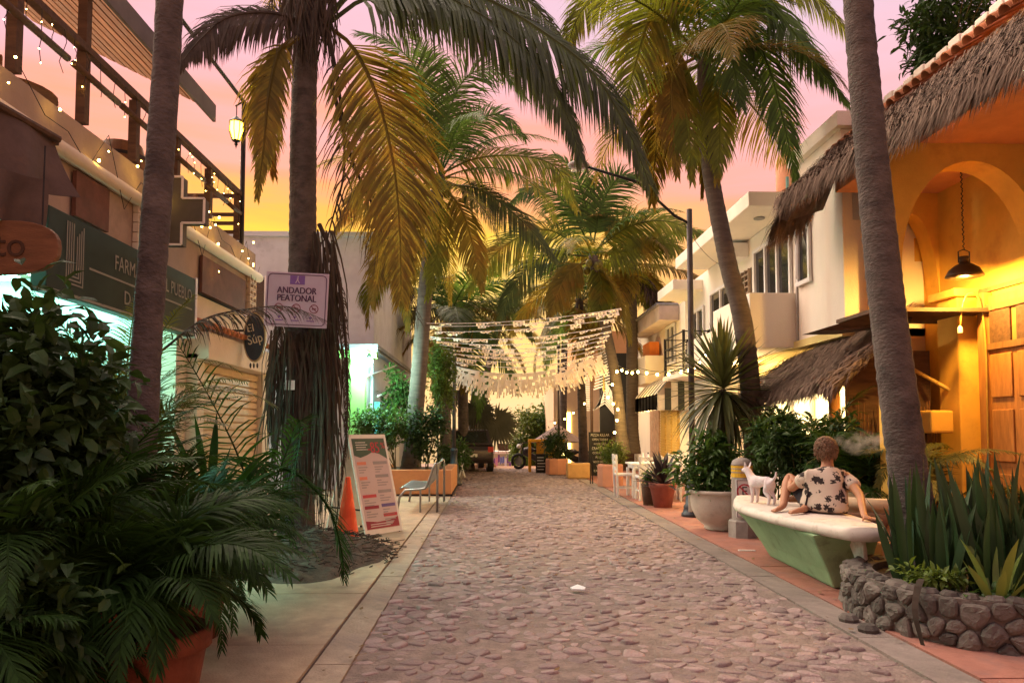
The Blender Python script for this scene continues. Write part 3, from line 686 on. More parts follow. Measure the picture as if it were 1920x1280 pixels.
# oval hanging sign
so = thing('oval_shop_sign', at(477, 632, 11.2), 'oval blue hanging sign with cream script and gold rim', 'sign')
c0 = at(477, 632, 11.0); MB().prism([(c0.x + .165 * math.cos(k * math.pi / 14), c0.y, c0.z + .37 * math.sin(k * math.pi / 14)) for k in range(28)], (0, .06, 0)).build('panel', pm('gold rim', (.45, .36, .22), .5, .2, 5, 0), so)
MB().prism([(c0.x + .145 * math.cos(k * math.pi / 14), c0.y - .006, c0.z + .345 * math.sin(k * math.pi / 14)) for k in range(28)], (0, .01, 0)).build('face', pm('blue sign face', (.035, .05, .075), .5, .2, 5, 0), so)
script = pm('cream script', (.62, .55, .42), .6, .1, 5, 0)
txt(so, 'El', .16, (c0.x - .06, c0.y - .01, c0.z + .13), (R(90), R(-12), 0), script, .003); txt(so, 'Súp', .2, (c0.x + .01, c0.y - .01, c0.z - .03), (R(90), R(-16), 0), script, .003, xs=.8)
mb = MB()
for k in range(3): mb.sphere((c0.x - .05 + .05 * k, c0.y, c0.z - .42), .03, 6, 5, (.5, 1, 1.4))
mb.build('tassel', dark_metal, so); MB().bar((c0.x - .165, c0.y + .03, c0.z + .1), (XF, c0.y + .03, c0.z + .1), .03).build('bracket', dark_metal, so)

# ================================================================= LEFT: pale blue block and green shop
L3 = thing('pale_blue_building', (-5, 19, 0), 'tall pale blue grey plaster building behind the big palm', 'building')
box('wall', (-2.95, 18.6, .02), (-11, 27.5, 6.35), blue_wall, L3)
box('coping', (-2.88, 18.52, 6.352), (-11, 27.5, 6.47), blue_wall, L3)
box('pipe', (-4.1, 18.5, .1), (-4.03, 18.58, 6.3), blue_wall, L3)
for x, z in ((-6.1, 4.2),): 
    wn = box('window', (x, 18.56, z), (x + .9, 18.62, z + 1.1), glass_m, L3)
    for a in (x - .04, x + .43, x + .9): box('frame', (a, 18.53, z - .04), (a + .05, 18.575, z + 1.14), white_paint, wn)
GS = thing('green_shop_front', (-3.1, 17.6, 0), 'shop front with lime green pillar and sheet awning lit by a bright lamp', 'shop front')
lime = pm('lime paint', (.28, .60, .16), .6, .1, 4, .05)
box('pillar', (-3.36, 17.55, .02), (-2.98, 17.85, 3.2), lime, GS, bevel=.01)
box('beam', (-3.9, 17.56, 3.2), (-2.72, 17.84, 3.38), lime, GS)
box('back_wall', (-3.0, 17.86, .02), (-3.3, 18.55, 3.3), blue_wall, GS)
box('awning_sheet', (-4.4, 17.4, 3.40), (-2.66, 25, 3.5), pm('awning sheet', (.25, .28, .30), .7, .2, 3, .1), GS)
box('counter', (-3.0, 18.8, .02), (-2.7, 22, 1.0), white_paint, GS)
for k in range(7): box('shelf_item', (-2.94, 18.8 + k * .42, 1.3), (-2.8, 19.1 + k * .42, 2.2), pm('teal poster', (.12, .42, .42), .6, .3, 3, 0), GS)
mb = MB(); mb.tube([(-2.7, 17.5, 3.36), (-2.7, 25, 3.36)], .03, 6); mb.build('awning_rail', grey_metal, GS)
for (a, b) in (((-2.72, 17.9, 2.3), (-2.72, 24.5, 2.9)), ((-3.0, 17.7, 2.75), (-2.7, 21, 3.3))): MB().tube([a, b], .022, 6).build('brace', white_paint, GS)
p = at(692, 678, 17.45)
LP = thing('flood_lamp', p, 'bright white lamp under the edge of the sheet awning', 'lamp')
MB().sphere(p, .085, 10, 8).build('bulb', em('cold bulb', (.75, 1, .92), 60), LP, smooth=True); MB().lathe([(.05, .07), (.06, .14), (.02, .2), (0, .2)], p, 10).build('socket', dark_metal, LP)
lamp('flood_lamp_light', p + V((.05, -.25, -.1)), (.45, 1, .85), 26, .09)
# ================================================================= PALMS
def P(Y, *pts, dY=0):
    n = len(pts); return [at(x, y, Y + dY * i / max(1, n - 1)) for i, (x, y) in enumerate(pts)]
def H(m, Y, *pts, L=.8, n=70, w=.04, droop=.6, rr=.03, dY=0, t0=.12, broken=0, name='frond', lift=.05, nrm=(.15, -1, .55)):
    return (P(Y, *pts, dY=dY), m, L, n, w, droop, rr, t0, broken, name, nrm, lift)
# A: slim trunk among the potted palms
palm(P(4.5, (247, 1270), (272, 700), (300, 300), (318, 0), (345, -700), dY=.35), .092, .078, 'slim dark palm trunk rising through the potted palms in front of the drugstore', nf=9, fl=2.2, seed=3, L=.5, droop=.8, skip=lambda a, e: e < R(5), mats=[frond_dark, frond_old])
# B: big palm on the soil mound
palm(P(9.3, (556, 1040), (562, 800), (567, 520), (569, 250), (574, 40), (578, -90)), .19, .155, 'tall palm on the soil mound with dead fronds hanging round its trunk', nf=7, fl=3.0, seed=5, L=.7, el0=80, el1=40, mats=[frond_dark, frond_old], skip=lambda a, e: math.sin(a) < -.2,
     heroes=[
      H(frond_dead, 9.2, (575, 45), (510, 25), (430, 32), (375, 75), (335, 125), L=.62, n=80, droop=.95, dY=-.7, w=.045),
      H(frond_old, 9.1, (570, 70), (528, 90), (505, 170), (494, 280), (482, 370), L=.4, n=70, droop=.7, dY=-.3, w=.045),
      H(frond_old, 9.0, (560, 70), (500, 130), (500, 240), (515, 330), L=.5, n=60, droop=.9, dY=.3),
      H(frond_old, 9.3, (612, 48), (662, 90), (708, 185), (738, 310), (750, 440), (752, 560), L=1.0, n=100, droop=.42, dY=-.5, w=.05),
      H(frond_dark, 9.3, (618, 30), (680, -30), (790, -42), (905, -5), (1010, 55), (1110, 135), (1178, 245), (1218, 345), L=1.3, n=150, droop=.75, dY=-.3, w=.06, rr=.04, nrm=(.3, -.75, .6)),
      H(frond_dark, 9.2, (615, 45), (690, -5), (800, -15), (905, 30), (1000, 110), (1060, 210), (1090, 300), L=1.1, n=130, droop=.9, dY=-.6, w=.055, rr=.03, nrm=(.2, -.6, .8)),
      H(frond_dark, 9.6, (615, 40), (700, -60), (830, -80), (930, -40), (1010, 20), (1075, 110), L=1.0, n=100, droop=.9, dY=.6, w=.05),
      H(frond_dead, 9.1, (615, 60), (638, 190), (645, 320), (618, 430), (600, 520), L=.35, n=40, droop=1, broken=.8),
      H(frond_dead, 9.0, (620, 150), (660, 300), (725, 440), (785, 600), L=.75, n=60, droop=.9, broken=.45, w=.02),
      H(frond_dead, 9.05, (598, 420), (630, 500), (648, 640), (650, 800), (630, 980), L=.18, n=60, droop=2.2, w=.022, name='dead_frond', broken=.2),
      H(frond_dead, 9.1, (545, 560), (518, 640), (506, 740), (512, 850), L=.22, n=50, droop=2.2, w=.022, name='dead_frond', broken=.2)])
palm_b = [o for o in bpy.data.objects if o.get('label', '').startswith('tall palm on the soil')][0]
def skirt(parent, n, x0, x1, y0, y1, l0, l1, drift, Ya, Yb, seed):
    r = random.Random(seed); mb = MB()
    for i in range(n):
        px, py, Y = r.uniform(x0, x1), y0 + (y1 - y0) * r.random() ** 1.3, r.uniform(Ya, Yb); l = r.uniform(l0, l1); dx = r.gauss(drift, 14)
        pts = spline([at(px, py, Y), at(px + dx * .7, py + l * .45, Y - .06), at(px + dx * .8 + r.gauss(0, 8), py + l, Y - .04)], 5); wv = V((1, r.uniform(-.8, .8), 0)).normalized() * r.uniform(.006, .016)
        mb.raw([q + wv * s_ * (1 - .8 * (k / 4) ** 2) for k, q in enumerate(pts) for s_ in (-1, 1)], [(2 * k, 2 * k + 1, 2 * k + 3, 2 * k + 2) for k in range(4)])
    return mb.build('dead_leaf_skirt', frond_dead, parent, kind='stuff')
skirt(palm_b, 240, 585, 626, 430, 760, 120, 280, 10, 8.9, 9.25, 1)
skirt(palm_b, 200, 535, 605, 620, 800, 120, 240, 0, 9.0, 9.12, 2)
skirt(palm_b, 80, 505, 545, 610, 760, 90, 220, -10, 8.9, 9.3, 3)
skirt(palm_b, 330, 528, 624, -70, 60, 60, 120, 0, 9.0, 9.5, 4)
# C: palm in the orange planter
palm(P(18, (768, 905), (785, 700), (800, 520), (815, 400), (824, 330)), .22, .15, 'palm growing from the orange planter beside the metal bench', nf=15, fl=3.6, seed=8, L=.7, bark=bark_grey, coco=6,
     heroes=[
      H(frond_green, 18, (824, 325), (806, 230), (780, 130), (730, 80), (672, 62), L=1.1, n=75, droop=.35, dY=-.5, w=.055),
      H(frond_green, 18, (824, 325), (812, 210), (800, 110), (770, 60), L=1.0, n=70, droop=.3, dY=.4, w=.055),
      H(frond_green, 18, (826, 320), (842, 210), (880, 140), (945, 135), (985, 185), L=1.0, n=75, droop=.5, dY=-.4, w=.055),
      H(frond_green, 18, (828, 322), (878, 240), (938, 215), (985, 260), L=.9, n=65, droop=.5, dY=.5, w=.055),
      H(frond_yel, 18, (828, 325), (890, 298), (965, 292), (1040, 312), (1082, 390), L=1.0, n=80, droop=.8, dY=-.6, w=.055),
      H(frond_dark, 18, (832, 345), (905, 358), (985, 420), (1045, 490), L=.8, n=75, droop=.8, dY=-.6, w=.055),
      H(frond_old, 18, (815, 340), (762, 390), (722, 470), (695, 570), L=1.0, n=75, droop=.8, dY=-.5, w=.055),
      H(frond_yel, 18, (820, 345), (826, 420), (815, 500), (800, 560), L=.7, n=60, droop=.9, dY=-.5, w=.055),
      H(frond_old, 18, (832, 348), (868, 400), (892, 480), (905, 545), L=.8, n=65, droop=.9, dY=-.4, w=.055),
      H(frond_old, 18, (812, 330), (742, 318), (680, 360), (630, 430), L=.9, n=75, droop=.8, dY=-.3, w=.055),
      H(frond_yel, 18, (815, 322), (755, 245), (690, 215), (640, 245), L=.9, n=75, droop=.6, dY=.3, w=.055),
      H(frond_old, 18.4, (806, 350), (780, 420), (760, 520), (765, 620), L=.8, n=60, droop=1, w=.055),
      H(frond_yel, 18.6, (800, 440), (740, 470), (700, 520), (690, 610), L=.8, n=60, droop=.9, w=.055)])
# D: leaning palm beside the white building
palm(P(11.5, (1425, 985), (1398, 640), (1362, 480), (1326, 280), (1320, 110)), .175, .115, 'leaning palm behind the spiky potted plant with golden drooping fronds', nf=12, fl=2.9, seed=12, L=.85, el0=80, el1=5, bark=bark_grey,
     heroes=[
      H(frond_yel, 11.5, (1318, 95), (1275, -15), (1224, 22), (1190, 124), (1165, 225), L=.95, n=95, droop=.45, dY=-.6, w=.05),
      H(frond_old, 11.5, (1312, 110), (1272, 90), (1245, 190), (1228, 300), (1222, 380), L=.8, n=85, droop=.7, dY=.4, w=.05),
      H(frond_green, 11.5, (1325, 90), (1350, 30), (1372, 105), (1390, 200), L=.85, n=80, droop=.5, dY=-.5, w=.045),
      H(frond_green, 11.5, (1328, 90), (1402, 50), (1442, 130), (1466, 215), (1496, 350), L=.75, n=90, droop=.5, dY=-.4, w=.045),
      H(frond_green, 11.5, (1330, 80), (1425, -5), (1480, 50), (1545, 140), (1592, 195), L=.85, n=95, droop=.7, dY=-.5, w=.05),
      H(frond_yel, 11.5, (1330, 70), (1420, -45), (1510, -20), (1580, 50), (1610, 110), L=.8, n=90, droop=.7, dY=.4, w=.05),
      H(frond_yel, 11.5, (1312, 120), (1280, 150), (1290, 240), (1298, 340), L=.6, n=70, droop=.7, dY=-.4, w=.045),
      H(frond_yel, 11.5, (1325, 120), (1345, 170), (1350, 260), (1345, 340), L=.55, n=70, droop=.7, dY=-.4, w=.045),
      H(frond_yel, 11.5, (1305, 80), (1230, -40), (1140, -30), (1080, 40), (1060, 120), L=.9, n=95, droop=.6, dY=.5, w=.05),
      H(frond_old, 11.6, (1318, 130), (1312, 200), (1318, 300), (1316, 370), L=.35, n=50, droop=1, w=.05),
      H(frond_old, 11.4, (1300, 110), (1262, 140), (1262, 240), (1270, 330), L=.6, n=70, droop=.9, dY=-.3, w=.05)])
# E: near trunk in the stone planter
palm(P(6.2, (1726, 1070), (1692, 800), (1662, 560), (1640, 350), (1618, 120), (1606, -60), (1590, -480)), .165, .10, 'thick palm trunk rising from the round stone planter', nf=9, fl=2.4, seed=21, L=.6, skip=lambda a, e: e < R(10), droop=.8)
# F, G and the palms down the street
palm(P(22, (1168, 850), (1156, 720), (1133, 600), (1112, 480)), .18, .14, 'leaning palm beside the papel picado rows with yellow green fronds and lights on its trunk', nf=6, fl=3.4, seed=31, L=.75, bark=bark_grey, coco=5, w=.06,
     heroes=[
      H(frond_yel, 22, (1115, 470), (1180, 425), (1250, 415), (1322, 445), L=1.1, n=75, droop=.6, dY=-.6, w=.065),
      H(frond_yel, 22, (1115, 475), (1180, 470), (1240, 455), (1300, 480), L=1.0, n=70, droop=.7, dY=-.8, w=.065),
      H(frond_yel, 22, (1105, 475), (1020, 430), (935, 470), (878, 545), L=1.2, n=80, droop=.7, dY=-.5, w=.065),
      H(frond_green, 22, (1108, 465), (1060, 380), (1005, 350), (955, 385), L=1.1, n=75, droop=.6, dY=.5, w=.065),
      H(frond_green, 22, (1110, 460), (1100, 390), (1075, 320), (1040, 290), L=1.0, n=70, droop=.4, w=.065),
      H(frond_green, 22, (1112, 460), (1130, 380), (1165, 330), (1210, 335), L=1.0, n=70, droop=.4, w=.065),
      H(frond_yel, 22, (1115, 488), (1128, 540), (1115, 600), L=.8, n=60, droop=.9, dY=-.6, w=.065),
      H(frond_old, 22, (1100, 485), (1060, 520), (1030, 590), L=.9, n=60, droop=.9, dY=-.6, w=.065),
      H(frond_dark, 22, (1100, 480), (1020, 480), (960, 540), (930, 620), L=.9, n=60, droop=.9, dY=.6, w=.065)])
palm(P(23.5, (1186, 850), (1185, 640), (1184, 490)), .20, .17, 'straight thick palm with a shaggy skirt of dead fronds beside the striped awning', nf=12, fl=3.2, seed=33, L=.75, bark=bark_grey, dead=9, w=.065)
far = [((1095, 880), (1090, 720), (1086, 560), 25, 'thin dark palm behind the ochre block planter', 41, .16), ((1056, 845), (1057, 700), (1062, 545), 29, 'thin dark palm behind the yellow kiosk umbrella', 43, .15),
       ((870, 880), (868, 720), (872, 570), 26, 'straight palm behind the leafy planter and parked car', 45, .2), ((838, 880), (835, 740), (846, 585), 24, 'palm wrapped in climbing leaves beyond the orange planter', 47, .2),
       ((905, 875), (910, 720), (940, 600), 34, 'far palm beyond the cross street, crown over the clothes stall', 49, .18)]
for a, b, c, Y, lb, sd, rr_ in far:
    palm(P(Y, a, b, c), rr_, rr_ * .8, lb, nf=13 if Y < 30 else 8, fl=3.4, seed=sd, L=.85, leafn=42, bark=trunk_m, w=.075, mats=[frond_green, frond_dark, frond_old], el1=-50 if Y < 30 else -5)
# fan palm hanging over the parked car
fm = MB()
def fan(mb, o, d, up, rad, n, spread, r):
    d, s, u = basis(d, up)
    for i in range(n):
        a = R(-spread / 2 + spread * i / (n - 1)); q = d * math.cos(a) + s * math.sin(a); l = rad * (.8 + .2 * math.cos(a * .6)) * r.uniform(.92, 1.05); sd = (s * math.cos(a) - d * math.sin(a)) * rad * math.sin(R(spread) / n) * .40
        tip = o + q * l + V((0, 0, -.3 * l * r.random())); m_ = o + q * l * .55
        mb.raw([o, m_ + sd, m_ - sd, tip + sd * .1], [(0, 1, 3), (0, 3, 2)])
fpm = pm('fan palm leaf', (.075, .075, .05), .6, .3, 2, 0, transl=.25, rand=.3)
fp = thing('fan_palm', at(882, 885, 27), 'dark fan palm with broad round leaves over the parked car', 'palm tree')
trunk(fp, P(27, (882, 885), (886, 780), (892, 705)), .13, .11, seed=4)
r = random.Random(9); top = at(892, 700, 27)
for (px, py), rad in (((930, 792), .95), ((855, 690), .8), ((895, 770), .8), ((840, 740), .7)):
    e = at(px, py, 27 + r.uniform(-.8, .5)); mb = MB(); mb.tube(spline([top, top.lerp(e, .6) + V((0, 0, .15)), e], 6), .018, 4)
    for k in range(2): fan(mb, e + V((0, .05 * k, 0)), (e - top) + V((0, 0, -.3)), V((0, -1, .35)), rad, 36, 320, r)
    mb.build('fan_leaf', fpm, fp)

# ================================================================= LEFT STREET FURNITURE
# soil mound round the big palm
c0 = V((-2.15, 8.75, 0)); vs = []; fs = []; nr, na = 22, 72
for i in range(nr + 1):
    for j in range(na):
        a = 2 * math.pi * j / na; rr_ = i / nr; q = 1 + .3 * noise.noise((math.cos(a) * 1.5, math.sin(a) * 1.5, 3)); x, y = math.cos(a) * 1.02 * rr_ * q, math.sin(a) * 1.35 * rr_ * q
        h = .30 * (1 - rr_ ** 1.4) + (.07 * noise.noise((x * 5, y * 5, 0)) + .05 * noise.noise((x * 13, y * 13, 4))) * (rr_ < .97); vs.append((c0.x + x, c0.y + y, max(.012 if i == nr else .03, .01 + h)))
for i in range(nr):
    for j in range(na): fs.append((i * na + j, i * na + (j + 1) % na, (i + 1) * na + (j + 1) % na, (i + 1) * na + j))
sm_o = MB().raw(vs, fs).build('soil_mound', soil_m, smooth=True); sm_o['kind'] = 'structure'
mb = MB(); r = random.Random(2)
for k in range(900):
    a = r.uniform(0, 6.28); q = math.sqrt(r.random()); x, y = c0.x + math.cos(a) * 1.1 * q, c0.y + math.sin(a) * 1.45 * q; z = .035 + .31 * max(0, 1 - q ** 1.4) + .05 * noise.noise(((x - c0.x) * 5, (y - c0.y) * 5, 0)); b = r.uniform(0, 6.28); l = r.uniform(.03, .16)
    mb.bar((x, y, z + .015), (x + math.cos(b) * l, y + math.sin(b) * l, z + r.uniform(0, .05)), .008)
lit = mb.build('plant_litter', frond_dead); tag(lit, 'dry twigs and leaf litter over the soil mound', 'leaf litter', kind='stuff')

# pedestrian street sign on the palm
c0 = at(556, 562, 8.62); ps = thing('pedestrian_sign', c0, 'white pedestrian street sign fixed to the big palm trunk', 'sign')
W2, H2 = .36, .32; rot = R(2); lil = pm('pale lilac sign', (.50, .40, .50), .5, .06, 3, 0); ink = pm('sign ink', (.10, .05, .10), .6, .1, 3, 0); vio = pm('sign violet', (.20, .10, .32), .6, .1, 3, 0)
MB().box((-W2, 0, -H2), (W2, .012, H2)).build('plate', lil, ps, local=True, bevel=.004)
def rrect(mb, w_, h_, t, y, rad=.05):
    pts = []
    for cx_, cz, a0 in ((w_ - rad, h_ - rad, 0), (-w_ + rad, h_ - rad, 90), (-w_ + rad, -h_ + rad, 180), (w_ - rad, -h_ + rad, 270)):
        for k in range(5): a = R(a0 + 22.5 * k); pts.append(V((cx_ + rad * math.cos(a), y, cz + rad * math.sin(a))))
    for k in range(len(pts)): mb.bar(pts[k], pts[(k + 1) % len(pts)], t, .003, V((0, 1, 0)))
mb = MB(); rrect(mb, W2 - .025, H2 - .025, .009, -.003); mb.build('border', ink, ps, local=True)
MB().box((-.085, -.004, .18), (.085, .0, .285)).build('pictogram_panel', vio, ps, local=True)
mb = MB(); mb.bar((-.02, -.006, .195), (0, -.006, .235), .010, .003, V((0, 1, 0))); mb.bar((.025, -.006, .195), (0, -.006, .235), .010, .003, V((0, 1, 0))); mb.bar((0, -.0062, .23), (.004, -.0062, .258), .016, .003, V((0, 1, 0))); mb.sphere((.006, -.006, .27), .009, 8, 5, (1, .2, 1)); mb.build('walking_figure', lil, ps, local=True)
for s_, z in (('ANDADOR', .105), ('PEATONAL', .015)):
    o = txt(None, s_, .108, (0, -.004, z), FACE_Y, ink, xs=.83); adopt(o, ps, True)
    for kx in (-.0025, .0025): o2 = inst('lettering', o.data, None, (kx, -.0045, z), FACE_Y, (.83, 1, 1)); adopt(o2, ps, True)
for k, x in enumerate((-.2, .0, .205)):
    mb = MB()
    for j in range(20): a, b = 2 * math.pi * j / 20, 2 * math.pi * (j + 1) / 20; mb.bar((x + .048 * math.cos(a), -.003, -.10 + .048 * math.sin(a)), (x + .048 * math.cos(b), -.003, -.10 + .048 * math.sin(b)), .009, .003, V((0, 1, 0)))
    mb.bar((x - .03, -.0032, -.07), (x + .03, -.0032, -.13), .009, .003, V((0, 1, 0))); mb.box((x - .022, -.0035, -.108), (x + .024, -.001, -.092)); mb.build('prohibition_symbol', pm('sign red brown', (.22, .06, .08), .6, .1, 3, 0), ps, local=True)
for x in (-.19, -.01, .17):
    MB().sphere((x, -.002, -.205), .015, 8, 4, (1, .2, 1)).build('emblem', vio, ps, local=True); MB().box((x - .045, -.003, -.25), (x + .045, 0, -.238)).build('caption', vio, ps, local=True)
ps.rotation_euler = (0, R(2.2), R(2))
c0 = at(543, 722, 8.9); t = MB().box((c0.x - .06, c0.y - .002, c0.z - .055), (c0.x + .06, c0.y + .006, c0.z + .06)).build('paper_note', white_paint); tag(t, 'small white paper note pinned to the big palm trunk', 'paper')

# A-frame price board
g = gr(714, 1001, .024); af = thing('a_frame_board', (-1.74, 10.9, .024), 'tall white A-frame price board with green header and red footer', 'sign board')
nv = V((.80, -.60, 0)).normalized(); sd = V((-nv.y, nv.x, 0)); 
hw, hh, lean = .345, 1.40, .27
b0 = V((-1.50, 10.62, .05)); upv = (V((0, 0, 1)) * math.cos(lean) - nv * math.sin(lean)).normalized(); on = sd.cross(upv); on = on if on.dot(nv) > 0 else -on
def bp(u, v, d=0): return b0 + sd * u * hw + upv * v * hh + on * d
def quad(mb, u0, v0, u1, v1, d): 
    mb.raw([bp(u0, v0, d), bp(u1, v0, d), bp(u1, v1, d), bp(u0, v1, d), bp(u0, v0, d - .003), bp(u1, v0, d - .003), bp(u1, v1, d - .003), bp(u0, v1, d - .003)], [(0, 1, 2, 3), (7, 6, 5, 4), (0, 4, 5, 1), (1, 5, 6, 2), (2, 6, 7, 3), (3, 7, 4, 0)])
mb = MB(); mb.prism([bp(-1.06, -.01, -.02), bp(1.06, -.01, -.02), bp(1.06, 1.02, -.02), bp(-1.06, 1.02, -.02)], on * .02); mb.build('front_panel', white_paint, af)
apex = bp(0, 1.0, -.03); bb = apex - nv * .42 * 0 ; 
back0 = b0 - nv * (2 * hh * math.sin(lean) + .06)
mb = MB(); mb.prism([back0 - sd * hw * 1.05, back0 + sd * hw * 1.05, apex + sd * hw * 1.05, apex - sd * hw * 1.05], -nv * .018); mb.build('back_panel', white_paint, af)
mb = MB(); 
for u in (-1.02, 1.02): mb.bar(bp(u, .25, -.03), back0.lerp(apex, .25) + sd * u * hw, .02)
mb.build('spreader', dark_metal, af)
for u in (-1, 1): 
    MB().box(bp(u * .9, -.03, -.03), bp(u * .9, -.012, 0)).build('foot', dark_metal, af); MB().lathe([(.02, 0), (.02, .03)], (back0 + sd * u * hw * .9) * 1 - V((0, 0, .026)), 8).build('foot', dark_metal, af)
pr_pink = pm('print pale pink', (.55, .44, .46), .5, .05, 3, 0); pr_green = pm('print dark green', (.055, .10, .075), .5, .1, 3, 0); pr_red = pm('print red', (.50, .05, .08), .5, .1, 3, 0); pr_wine = pm('print wine', (.28, .02, .05), .5, .1, 3, 0); pr_gry = pm('print grey', (.30, .27, .29), .5, .1, 3, 0); pr_vio = pm('print violet', (.13, .09, .28), .5, .1, 3, 0); pr_org = pm('print salmon', (.65, .22, .15), .5, .1, 3, 0)
mb = MB(); quad(mb, -.93, .04, .93, .98, .003); mb.build('poster', pr_pink, af)
mb = MB(); mb.prism([bp(-.92, .80, .004), bp(-.6, .775, .004), bp(-.2, .80, .004), bp(.1, .83, .004), bp(.5, .81, .004), bp(.92, .755, .004), bp(.92, .975, .004), bp(-.92, .975, .004)], on * .002); mb.build('header', pr_green, af)
mb = MB(); mb.prism([bp(-.92, .045, .004), bp(.92, .045, .004), bp(.92, .145, .004), bp(.4, .115, .004), bp(-.3, .11, .004), bp(-.92, .13, .004)], on * .002); mb.build('footer', pr_wine, af)
MW = Matrix((( *(sd * 1),), (*upv,), (*on,))).transposed()
sdd = sd if sd.cross(upv).dot(on) > 0 else -sd
MW = Matrix((tuple(sdd), tuple(upv), tuple(on))).transposed().to_euler(); fl_ = 1 if sdd == sd else -1
for dd in (-.004, 0, .004):
    txt(af, '-85', .23, bp(fl_ * (.22), .872, .0065) + sdd * dd, MW, pr_red, .001, xs=.8); 
txt(af, '%', .13, bp(fl_ * .78, .895, .0065), MW, pr_red, .001)
for k in range(4): mb = MB(); quad(mb, fl_ * -.75, .93 - k * .025, fl_ * (-.2 + .1 * (k % 2)), .938 - k * .025, .0075); mb.build('print_line', chalk_m, af)
rows = [(-.85, .70, .5, pr_org), (.05, .70, .8, pr_gry), (-.85, .545, .42, pr_org), (.05, .56, .75, pr_gry), (-.85, .36, .75, pr_red), (.05, .40, .75, pr_gry), (-.85, .245, .78, pr_wine), (.10, .255, .78, pr_vio), (.12, .155, .78, pr_red)]
for u, v, ln, m_ in rows:
    mb = MB(); u0, u1 = fl_ * u, fl_ * (u + ln); quad(mb, min(u0, u1), v, max(u0, u1), v + .032, .0065); mb.build('price_heading', m_, af)
    for k in range(3):
        mb = MB(); a_, b_ = fl_ * (u + .05), fl_ * (u + .3 + .12 * ((k * 7 + int(v * 100)) % 4)); quad(mb, min(a_, b_), v - .032 - k * .026, max(a_, b_), v - .022 - k * .026, .0065); mb.build('print_line', pr_gry, af)
for k in range(2): mb = MB(); quad(mb, -.7, .085 - k * .022, .6 - .2 * k, .095 - k * .022, .0075); mb.build('print_line', pr_pink, af)

# traffic cone
cb = V((-1.86, 9.75, .024)); tcn = thing('traffic_cone', cb, 'tall orange traffic cone beside the price board', 'traffic cone')
org = pm('cone orange', (.85, .10, .03), .5, .1, 4, 0)
MB().box((cb.x - .2, cb.y - .2, .024), (cb.x + .2, cb.y + .2, .06)).build('base', org, tcn, bevel=.01)
MB().lathe([(.165, .035), (.155, .06), (.035, .84), (.028, .86), (0, .86)], cb, 20).build('body', org, tcn, smooth=True)
for z0, z1 in ((.34, .46), (.58, .67)): MB().lathe([(.158 - (z0 - .06) * .1575, z0), (.158 - (z1 - .06) * .1575, z1)], cb, 20).build('band', org, tcn)

# metal street bench, back to the kerb
mbn = thing('metal_bench', (-1.3, 14.2, .024), 'curved grey metal street bench facing away from the road', 'bench')
prof = [(-.34, .40), (-.36, .425), (-.30, .445), (-.1, .42), (.06, .405), (.13, .44), (.17, .55), (.22, .72), (.27, .84), (.33, .87)]
prof = [V((-1.27 + x, 0, .024 + z)) for x, z in prof]; sp = spline(prof, 34)
slat_me = {}
for k in range(33):
    a, b = sp[k], sp[k + 1]; d = b - a
    MB().raw([a + V((0, y, 0)) for y in (13.35, 15.2)] + [a + d * .72 + V((0, y, 0)) for y in (15.2, 13.35)] + [a + V((0, y, 0)) + V((d.z, 0, -d.x)) * .35 for y in (13.35, 15.2)] + [a + d * .72 + V((0, y, 0)) + V((d.z, 0, -d.x)) * .35 for y in (15.2, 13.35)], [(0, 1, 2, 3), (7, 6, 5, 4), (0, 4, 5, 1), (1, 5, 6, 2), (2, 6, 7, 3), (3, 7, 4, 0)]).build('slat', grey_metal, mbn)
for y in (13.3, 15.25):
    MB().tube([V((-1.66, y, .03)), V((-1.62, y, .3)), V((-1.52, y, .42)), V((-1.3, y, .43)), V((-1.17, y, .45)), V((-1.1, y, .58)), V((-1.03, y, .8)), V((-.99, y, .88)), V((-.95, y, .88))], .022, 8).build('side_frame', grey_metal, mbn, smooth=True)
    MB().tube([V((-.95, y, .03)), V((-.95, y, .80)), V((-.96, y, .88)), V((-1.0, y, .89))], .022, 8).build('rear_leg', grey_metal, mbn, smooth=True)
    MB().tube([V((-1.25, y, .03)), V((-1.25, y, .42))], .018, 8).build('inner_leg', grey_metal, mbn)

# orange planter with shrubs
op = thing('orange_planter', (-1.7, 18, .02), 'long orange plastered planter behind the metal bench', 'planter')
box('wall', (-2.75, 16.6, .06), (-.87, 16.85, .60), orange_wall, op, bevel=.02); box('wall', (-1.12, 16.853, .06), (-.87, 19.4, .60), orange_wall, op, bevel=.02); box('wall', (-2.75, 16.853, .06), (-2.5, 19.4, .60), orange_wall, op, bevel=.02)
box('soil', (-2.5, 16.86, .3), (-1.12, 19.4, .53), soil_m, op); box('plinth', (-2.77, 16.58, .024), (-.85, 19.4, .059), dark_metal, op)
shrub('planter_shrub', (-2.2, 17.3, .53), at(715, 800, 17.3), (.75, .5, .72), 2600, leaf_m, 'dense dark green shrub in the orange planter under the lit awning', .10, .055, 61, 18)
shrub('planter_shrub', (-1.5, 17.6, .53), at(800, 815, 17.5), (.6, .5, .65), 2200, leaf_dark, 'dark leafy shrub at the kerb end of the orange planter', .10, .055, 62, 16)
shrub('climbing_shrub', (-1.3, 18.8, .53), at(825, 700, 18.9), (.42, .4, 1.1), 2200, leaf_lit, 'tall light green climbing shrub beyond the planter palm', .10, .06, 63, 20)
shrub('climbing_shrub', (-1.9, 18.6, .53), at(745, 735, 18.6), (.5, .4, .65), 1500, leaf_m, 'loose green shrub rising in front of the lime pillar', .10, .06, 64, 16)
